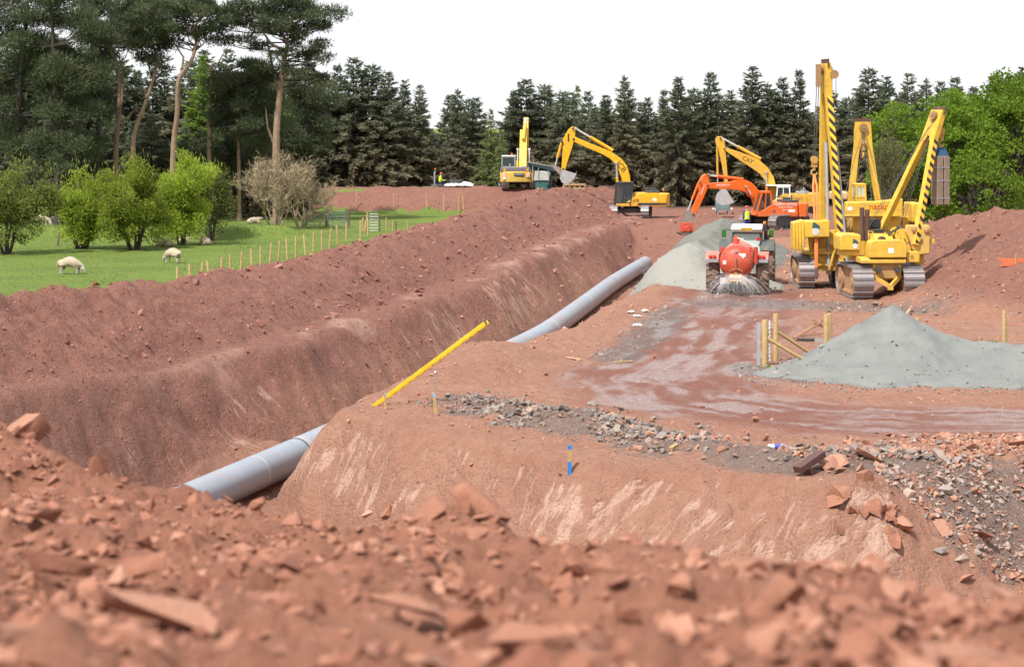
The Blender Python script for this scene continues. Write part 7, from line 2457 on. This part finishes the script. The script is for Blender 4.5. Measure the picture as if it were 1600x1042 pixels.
crumpled('plastic_sheet', 'flat grey white sheeting spread left of the bundle beyond the pipe', 'sheet', ((1020 - 800) / F * 136, 136, gz((1020 - 800) / F * 136, 136) + 0.05), 1.0, 0.7, 0.15, SHEET, 5, 0.2)
for k, (px, d, lb) in enumerate(((996, 76.5, 'scrap of white paper beside the gravel strip left of the road'), (986, 78, 'tiny white scrap left of the paper beside the gravel strip'),
                                 (1008, 78.8, 'white scrap on top of the gravel strip left of the road'), (996, 73.3, 'pale crumpled litter below the white paper beside the road'))):
    p = gp(px, d, 0.03)
    crumpled('litter', lb, 'litter', p, 0.16, 0.10, 0.10, SHEET, 20 + k, k)

def netting():
    d = 81.0
    x0 = (1563 - 800) / F * d
    z0 = CZ - (414 - HZ) / F * d
    z0 = gz(x0 + 0.4, d)
    r = thing('barrier_netting', 'orange barrier netting with a yellow stake on the red mound', 'barrier', (x0, d, z0))
    om = paint('orange_netting', (0.85, 0.20, 0.05), 0.7, 0, 0.2)
    for k in range(6):
        MB().tube([(0.1 * math.sin(k), 0, 0.06 + 0.055 * k), (0.8, 0.05, 0.04 + 0.055 * k), (1.6, 0, 0.05 + 0.055 * k), (2.6, 0, 0.1 + 0.055 * k)], 0.022, 4, False).build('net_band', om, r)
    q = MB()
    for k in range(26):
        q.tube([(k * 0.1, 0.01, 0.05), (k * 0.1 + 0.01, 0.02, 0.34)], 0.012, 3, False)
    tag(q.build('net_strand', om, r), None, None, None, 'stuff')
    MB().tube([(0.62, 0, -0.3), (0.62, 0, 0.55)], 0.03, 6).build('stake', WOOD, r)
netting()

# ------------------------------------------------------------------ ladder out of the trench, stakes
def ladder():
    p0 = Vector((-3.5, 52.9, CZ - (632 - HZ) / F * 52.9))
    p1 = Vector((-0.62, 52.0, CZ - (503 - HZ) / F * 52.0))
    d = (p1 - p0)
    p0 = p0 - d * 0.02
    r = thing('ladder', 'long yellow ladder leaning out of the trench over its right bank', 'ladder', (p0.x, p0.y, p0.z))
    ym = paint('yellow_grp', (0.80, 0.50, 0.02), 0.4, 0, 0.12)
    L = p1 - p0
    side = Vector((0.22, 0.97, 0)).normalized() * 0.20
    for s in (-1, 1):
        MB().bar(side * s, L + side * s, 0.045, 0.10).build('rail', ym, r, bevel=0.008)
    n = 15
    for k in range(n):
        c = L * ((k + 0.5) / n)
        MB().cyl(c - side, c + side, 0.022, None, 8).build('rung', ym, r)
    for s in (-1, 1):
        MB().bar(L * 0.995 + side * s, L * 1.004 + side * s, 0.05, 0.105).build('end_cap', DARKG, r)
ladder()
def stake(name, label, px, d, h, r0, bands, tilt=0.0):
    x = (px - 800) / F * d
    r = thing(name, label, 'stake', (x, d, gz(x, d)))
    r.rotation_euler = (0, tilt, 0)
    z = -0.3
    for top, mat in bands:
        MB().bb(-r0, r0, -r0 * 0.7, r0 * 0.7, z, top * h).build('stake_band', mat, r)
        z = top * h
    return r
BLUEP = paint('blue_peg_paint', (0.02, 0.20, 0.55), 0.6, 0, 0.15)
stake('survey_peg', 'blue and yellow banded survey peg at the edge of the pit', 890, 43.6, 0.60, 0.042, ((0.42, BLUEP), (0.85, WOOD), (1.0, BLUEP)))
stake('survey_peg', 'short wooden stake with a wire up to the ladder', 681, 50.8, 0.52, 0.04, ((0.85, WOOD), (1.0, paint('pale_blue_peg', (0.25, 0.4, 0.6), 0.6, 0, 0.1))), -0.08)
stake('survey_peg', 'thin wooden stake at the foot of the ladder', 602, 51.9, 0.42, 0.03, ((0.8, WOOD), (1.0, GREYP)))
o = MB().tube([(0, 0, 0), (0.02, 0, 0.35), (-0.02, 0, 0.62)], 0.012, 5).tube([(0.0, 0, 0.50), (0.03, 0.0, 0.52)], 0.05, 6).build('tie_wire', WIRE, None, gp(680, 50.85, 0.52))
tag(o, 'thin tie wire with a blue tag between stake and ladder', 'wire')

# ------------------------------------------------------------------ sheep
def skin_body(name, joints, edges, zone, mats, sub=2, rough=0.0, seed=0):
    """continuous body grown over a joint skeleton; zone(co) picks the material"""
    me = bpy.data.meshes.new(name)
    me.from_pydata([j[0] for j in joints], edges, [])
    o = bpy.data.objects.new(name, me)
    COL.objects.link(o)
    m = o.modifiers.new('skin', 'SKIN')
    m.use_smooth_shade = True
    for k, j in enumerate(joints):
        sv = me.skin_vertices[0].data[k]
        r = j[1]
        sv.radius = (r, r) if not hasattr(r, '__len__') else r
        sv.use_root = (k == 0)
    s = o.modifiers.new('sub', 'SUBSURF')
    s.levels = s.render_levels = sub
    dg = bpy.context.evaluated_depsgraph_get()
    out = bpy.data.meshes.new_from_object(o.evaluated_get(dg))
    bpy.data.objects.remove(o)
    bpy.data.meshes.remove(me)
    out.name = name
    n = len(out.vertices)
    co = np.empty(n * 3, np.float32); out.vertices.foreach_get('co', co); co = co.reshape(-1, 3)
    if rough:
        no = np.empty(n * 3, np.float32); out.vertices.foreach_get('normal', no); no = no.reshape(-1, 3)
        rng = np.random.default_rng(seed)
        amp = np.array([rough if zone(Vector(c)) == 0 else 0.0 for c in co])
        co = co + no * (amp * rng.normal(0, 1, n))[:, None]
        out.vertices.foreach_set('co', co.astype(np.float32).ravel())
    out.materials.clear()
    for mm in mats:
        out.materials.append(mm)
    out.polygons.foreach_set('material_index', [zone(p.center) for p in out.polygons])
    out.polygons.foreach_set('use_smooth', [True] * len(out.polygons))
    out.update()
    return out

WOOL = paint('sheep_wool', (0.44, 0.36, 0.265), 0.95, 0, 0.3, (0.50, 0.40, 0.28), 5.0, 0.1)
FACE = paint('sheep_face', (0.50, 0.47, 0.43), 0.9, 0, 0.2)
MARK = paint('sheep_mark', (0.55, 0.28, 0.24), 0.95, 0, 0.3, (0.50, 0.40, 0.28), 5.0)
def sheep_mesh(pose, seed):
    if pose == 'graze':
        J = [((-0.40, 0, 0.60), 0.25), ((-0.15, 0, 0.63), 0.29), ((0.18, 0, 0.62), 0.28), ((0.42, 0, 0.58), 0.22), ((0.60, 0, 0.42), 0.12), ((0.68, 0, 0.24), 0.085), ((0.76, 0, 0.08), 0.055),
             ((-0.62, 0, 0.58), 0.07), ((-0.66, 0, 0.38), 0.035)]
        E = [(0, 1), (1, 2), (2, 3), (3, 4), (4, 5), (5, 6), (0, 7), (7, 8)]
        for hx, j, back in ((-0.42, 0, 1), (0.38, 3, 0)):
            for s in (-1, 1):
                b = len(J)
                if back:
                    J += [((hx, s * 0.14, 0.46), 0.11), ((hx + 0.06, s * 0.14, 0.32), 0.06), ((hx - 0.05, s * 0.14, 0.20), 0.035), ((hx - 0.02, s * 0.14, 0.02), 0.03)]
                else:
                    J += [((hx, s * 0.13, 0.42), 0.09), ((hx + 0.01, s * 0.13, 0.28), 0.05), ((hx + 0.02, s * 0.13, 0.16), 0.035), ((hx, s * 0.13, 0.02), 0.03)]
                E += [(j, b), (b, b + 1), (b + 1, b + 2), (b + 2, b + 3)]
        for s in (-1, 1):
            b = len(J); J.append(((0.64, s * 0.13, 0.34), 0.03)); E.append((5, b))
        zone = lambda c: 1 if (c.x > 0.60 or c.z < 0.27) else (2 if (c.x < -0.10 and c.z > 0.80 and c.x > -0.42) else 0)
    else:
        J = [((-0.36, 0, 0.24), 0.24), ((-0.10, 0, 0.28), 0.28), ((0.18, 0, 0.27), 0.26), ((0.40, 0, 0.28), 0.18), ((0.56, 0, 0.40), 0.11), ((0.68, 0, 0.44), 0.08), ((0.80, 0, 0.38), 0.05),
             ((-0.58, 0, 0.18), 0.05)]
        E = [(0, 1), (1, 2), (2, 3), (3, 4), (4, 5), (5, 6), (0, 7)]
        for hx, j in ((-0.30, 0), (0.36, 3)):
            for s in (-1, 1):
                b = len(J)
                J += [((hx, s * 0.22, 0.12), 0.09), ((hx + 0.20, s * 0.24, 0.07), 0.045), ((hx + 0.02, s * 0.24, 0.04), 0.03)]
                E += [(j, b), (b, b + 1), (b + 1, b + 2)]
        for s in (-1, 1):
            b = len(J); J.append(((0.63, s * 0.13, 0.46), 0.03)); E.append((5, b))
        zone = lambda c: 1 if (c.x > 0.60 or c.z < 0.06) else 0
    return skin_body('body', J, E, zone, [WOOL, FACE, MARK], 2, 0.012, seed)
SH_G, SH_L = sheep_mesh('graze', 1), sheep_mesh('lie', 2)
def sheep(label, px, base_y, rz, mesh, scale=1.0, d=None):
    d = d or F * CZ / (base_y - HZ)
    x = (px - 800) / F * d
    z = gz(x, d)
    o = thing('sheep', label, 'sheep', (x, d, z - 0.01), rz, 'sheep in the field')
    o.scale = (scale,) * 3
    link_obj('body', mesh, o)
sheep('cream sheep grazing nearest the spoil bank at the far left', 110, 430.5, -0.15, SH_G, 0.98)
sheep('cream sheep grazing turned half away near the field fence', 270, 411, math.pi * 0.80, SH_G, 0.92)
sheep('sheep lying on the grass under the largest thorn bush', 258, 385, 2.8, SH_L, 1.0)
sheep('sheep lying alone right of the thorn bushes', 321, 383, 2.0, SH_L, 0.95)
sheep('small lamb lying at the foot of the second large thorn bush', 287, 378, 0.5, SH_L, 0.6)
sheep('ewe standing behind the olive thorn bush', 66, 354, -0.3, SH_G, 1.0)
sheep('pale sheep lying beyond the olive thorn bush', 84, 347, 0.4, SH_L, 0.9)
sheep('sheep lying on the far grass by the low bushy pine', 396, 349, 0.2, SH_L, 0.9)

# ------------------------------------------------------------------ people
VEST = paint('hi_vis_yellow', (0.62, 0.80, 0.03), 0.7, 0, 0.0)
NAVY = paint('navy_cloth', (0.02, 0.035, 0.12), 0.9, 0, 0.1)
BLUEC = paint('blue_cloth', (0.02, 0.05, 0.30), 0.9, 0, 0.1)
SKIN = paint('skin', (0.55, 0.32, 0.23), 0.6, 0, 0)
HELM = paint('red_helmet', (0.72, 0.05, 0.06), 0.35, 0, 0)
def person(label, loc, rz, pose, top, bottom):
    root = thing('person', label, 'person', loc, rz)
    if pose == 'stand':
        J = [((0, 0, 0.95), 0.145), ((0, 0, 1.12), 0.135), ((0, 0, 1.32), 0.155), ((0, 0, 1.44), 0.11), ((0.01, 0, 1.53), 0.058), ((0.02, 0, 1.62), 0.085), ((0.02, 0, 1.71), 0.088)]
        E = [(k, k + 1) for k in range(6)]
        for s in (-1, 1):
            b = len(J)
            J += [((0, s * 0.09, 0.86), 0.10), ((0.02, s * 0.11, 0.50), 0.07), ((-0.02, s * 0.12, 0.10), 0.05), ((0.10, s * 0.13, 0.04), 0.045), ((0.18, s * 0.14, 0.03), 0.03)]
            E += [(0, b), (b, b + 1), (b + 1, b + 2), (b + 2, b + 3), (b + 3, b + 4)]
            b = len(J)
            J += [((0, s * 0.20, 1.40), 0.075), ((-0.03, s * 0.26, 1.13), 0.052), ((0.06, s * 0.25, 0.90), 0.04), ((0.09, s * 0.245, 0.83), 0.038)]
            E += [(3, b), (b, b + 1), (b + 1, b + 2), (b + 2, b + 3)]
            hand = Vector((0.09, s * 0.245, 0.83))
        arms = [(Vector((0.09, s * 0.245, 0.82)), s) for s in (-1, 1)]
        zone = lambda c: (2 if c.z > 1.50 or (abs(c.y) > 0.19 and c.z < 0.90) else (3 if c.z < 0.12 else (1 if c.z < 1.0 and abs(c.y) < 0.2 else 0)))
    else:
        J = [((0, 0, 0.50), 0.145), ((0, 0, 0.68), 0.14), ((0.05, 0, 0.88), 0.16), ((0.07, 0, 1.00), 0.11), ((0.10, 0, 1.09), 0.058), ((0.13, 0, 1.18), 0.085), ((0.14, 0, 1.27), 0.088)]
        E = [(k, k + 1) for k in range(6)]
        for s in (-1, 1):
            b = len(J)
            J += [((0.08, s * 0.10, 0.48), 0.10), ((0.42, s * 0.14, 0.52), 0.07), ((0.46, s * 0.14, 0.16), 0.05), ((0.56, s * 0.14, 0.06), 0.04)]
            E += [(0, b), (b, b + 1), (b + 1, b + 2), (b + 2, b + 3)]
            b = len(J)
            J += [((0.07, s * 0.20, 0.96), 0.075), ((0.16, s * 0.26, 0.72), 0.052), ((0.38, s * 0.20, 0.70), 0.04), ((0.46, s * 0.18, 0.72), 0.036)]
            E += [(3, b), (b, b + 1), (b + 1, b + 2), (b + 2, b + 3)]
        arms = [(Vector((0.46, s * 0.18, 0.72)), s) for s in (-1, 1)]
        zone = lambda c: (2 if c.z > 1.06 or (c.x > 0.42 and c.z > 0.63) else (3 if c.z < 0.10 else (1 if c.z < 0.58 else 0)))
    hd = J[6][0]
    for s in (-1, 1):                       # ears, nose
        b = len(J); J.append(((hd[0], s * 0.10, hd[2] - 0.03), 0.018)); E.append((6, b))
    b = len(J); J.append(((hd[0] + 0.115, 0, hd[2] - 0.04), 0.018)); E.append((6, b))
    for (h, s) in arms:                     # five fingers
        wrist = min(range(len(J)), key=lambda i: (Vector(J[i][0]) - h).length)
        dirn = Vector((0.2, 0, -1)) if pose == 'stand' else Vector((0.9, 0, -0.45))
        for k in range(4):
            b = len(J)
            off = Vector((0.03 - 0.02 * k, 0, 0)) if pose == 'stand' else Vector((0, (k - 1.5) * 0.02, 0))
            ln = (0.075, 0.085, 0.08, 0.065)[k]
            J += [(tuple(h + off + dirn * 0.05), 0.010), (tuple(h + off + dirn * (0.05 + ln) + Vector((0.01, -s * 0.02, 0))), 0.008)]
            E += [(wrist, b), (b, b + 1)]
        b = len(J)
        J += [(tuple(h + dirn * 0.03 + Vector((0.045, -s * 0.01, 0.0))), 0.011), (tuple(h + dirn * 0.07 + Vector((0.06, -s * 0.02, 0.0))), 0.009)]
        E += [(wrist, b), (b, b + 1)]
    me = skin_body('body', J, E, zone, [top, bottom, SKIN, BLACK], 2)
    link_obj('body', me, root)
    z = hd[2]
    MB().lathe([(z + 0.02, 0.128), (z + 0.06, 0.12), (z + 0.11, 0.085), (z + 0.13, 0.02)], (hd[0], 0, 0), 'z', 16).box((hd[0] + 0.13, 0, z + 0.03), (0.1, 0.17, 0.015)).build('helmet', HELM, root)
    return root
def vest(root, pose):
    if pose == 'stand':
        r = [(0.93, 0.185), (1.12, 0.175), (1.32, 0.195), (1.43, 0.17), (1.47, 0.10)]
        b = MB().lathe(r, (0, 0, 0), 'z', 18)
        b.v = [(v[0] * 0.86, v[1] * 1.10, v[2]) for v in b.v]
        o = b.build('vest', VEST, root)
        q = MB().lathe([(1.08, 0.181), (1.13, 0.181)], (0, 0, 0), 'z', 18)
        q.v = [(v[0] * 0.87, v[1] * 1.11, v[2]) for v in q.v]
        q.build('reflective_band', paint('reflective_tape', (0.6, 0.62, 0.6), 0.3, 0.2, 0), o)
d_ = 139.0
x_ = (1167 - 800) / F * d_
z_ = CZ - (323 - HZ) / F * d_ - 1.84
p_ = person('worker in yellow vest and red helmet standing behind the tractor, seen from behind', (x_, d_, max(z_, gz(x_, d_))), 1.9, 'stand', NAVY, BLUEC)
vest(p_, 'stand')

def dumper():
    d = 178.5
    s_ = F / d
    x = (690 - 800) / s_
    z = CZ - (303 - HZ) / s_ - 0.05
    r = thing('site_dumper', 'small grey site dumper with roll bar and amber beacon on the far ridge', 'dumper', (x, d, z), 0.1)
    MB().bb(-0.9, 0.9, -0.5, 0.5, 0.45, 0.85).build('chassis', DARKG, r, bevel=0.04)
    MB().prism([(0.65, 0.85), (1.5, 0.95), (1.75, 1.25), (0.7, 1.25)], -0.6, 0.6, 'y').build('skip', DARKG, r, bevel=0.03)
    for sx in (-0.65, 0.8):
        for sy in (-1, 1):
            wheel(r, (sx, sy * 0.6, 0.4), 0.4, 0.3, 12, GREYP)
    MB().tube([(-0.62, -0.42, 0.8), (-0.62, -0.42, 1.92), (-0.55, -0.36, 2.0), (-0.55, 0.36, 2.0), (-0.62, 0.42, 1.92), (-0.62, 0.42, 0.8)], 0.045, 8).build('roll_bar', GREYP, r)
    MB().bb(-0.45, 0.05, -0.25, 0.25, 0.85, 0.98).bb(-0.52, -0.42, -0.25, 0.25, 0.98, 1.3).build('seat', BLACK, r, bevel=0.03)
    MB().tube([(0.35, 0, 0.85), (0.25, 0, 1.2)], 0.03, 6).lathe([(0, 0.17), (0.03, 0.17)], (0.24, 0, 1.2), 'z', 14).build('steering_wheel', BLACK, r)
    beacon(r, (-0.55, 0, 2.03), 0.12)
    M = Matrix.Translation(r.location) @ Matrix.Rotation(0.1, 4, 'Z')
    q = M @ Vector((-0.18, 0, 0.85 + 0.10 - 0.42))
    person('worker in yellow jacket and red helmet seated on the site dumper', q, 0.1, 'sit', VEST, NAVY)
dumper()
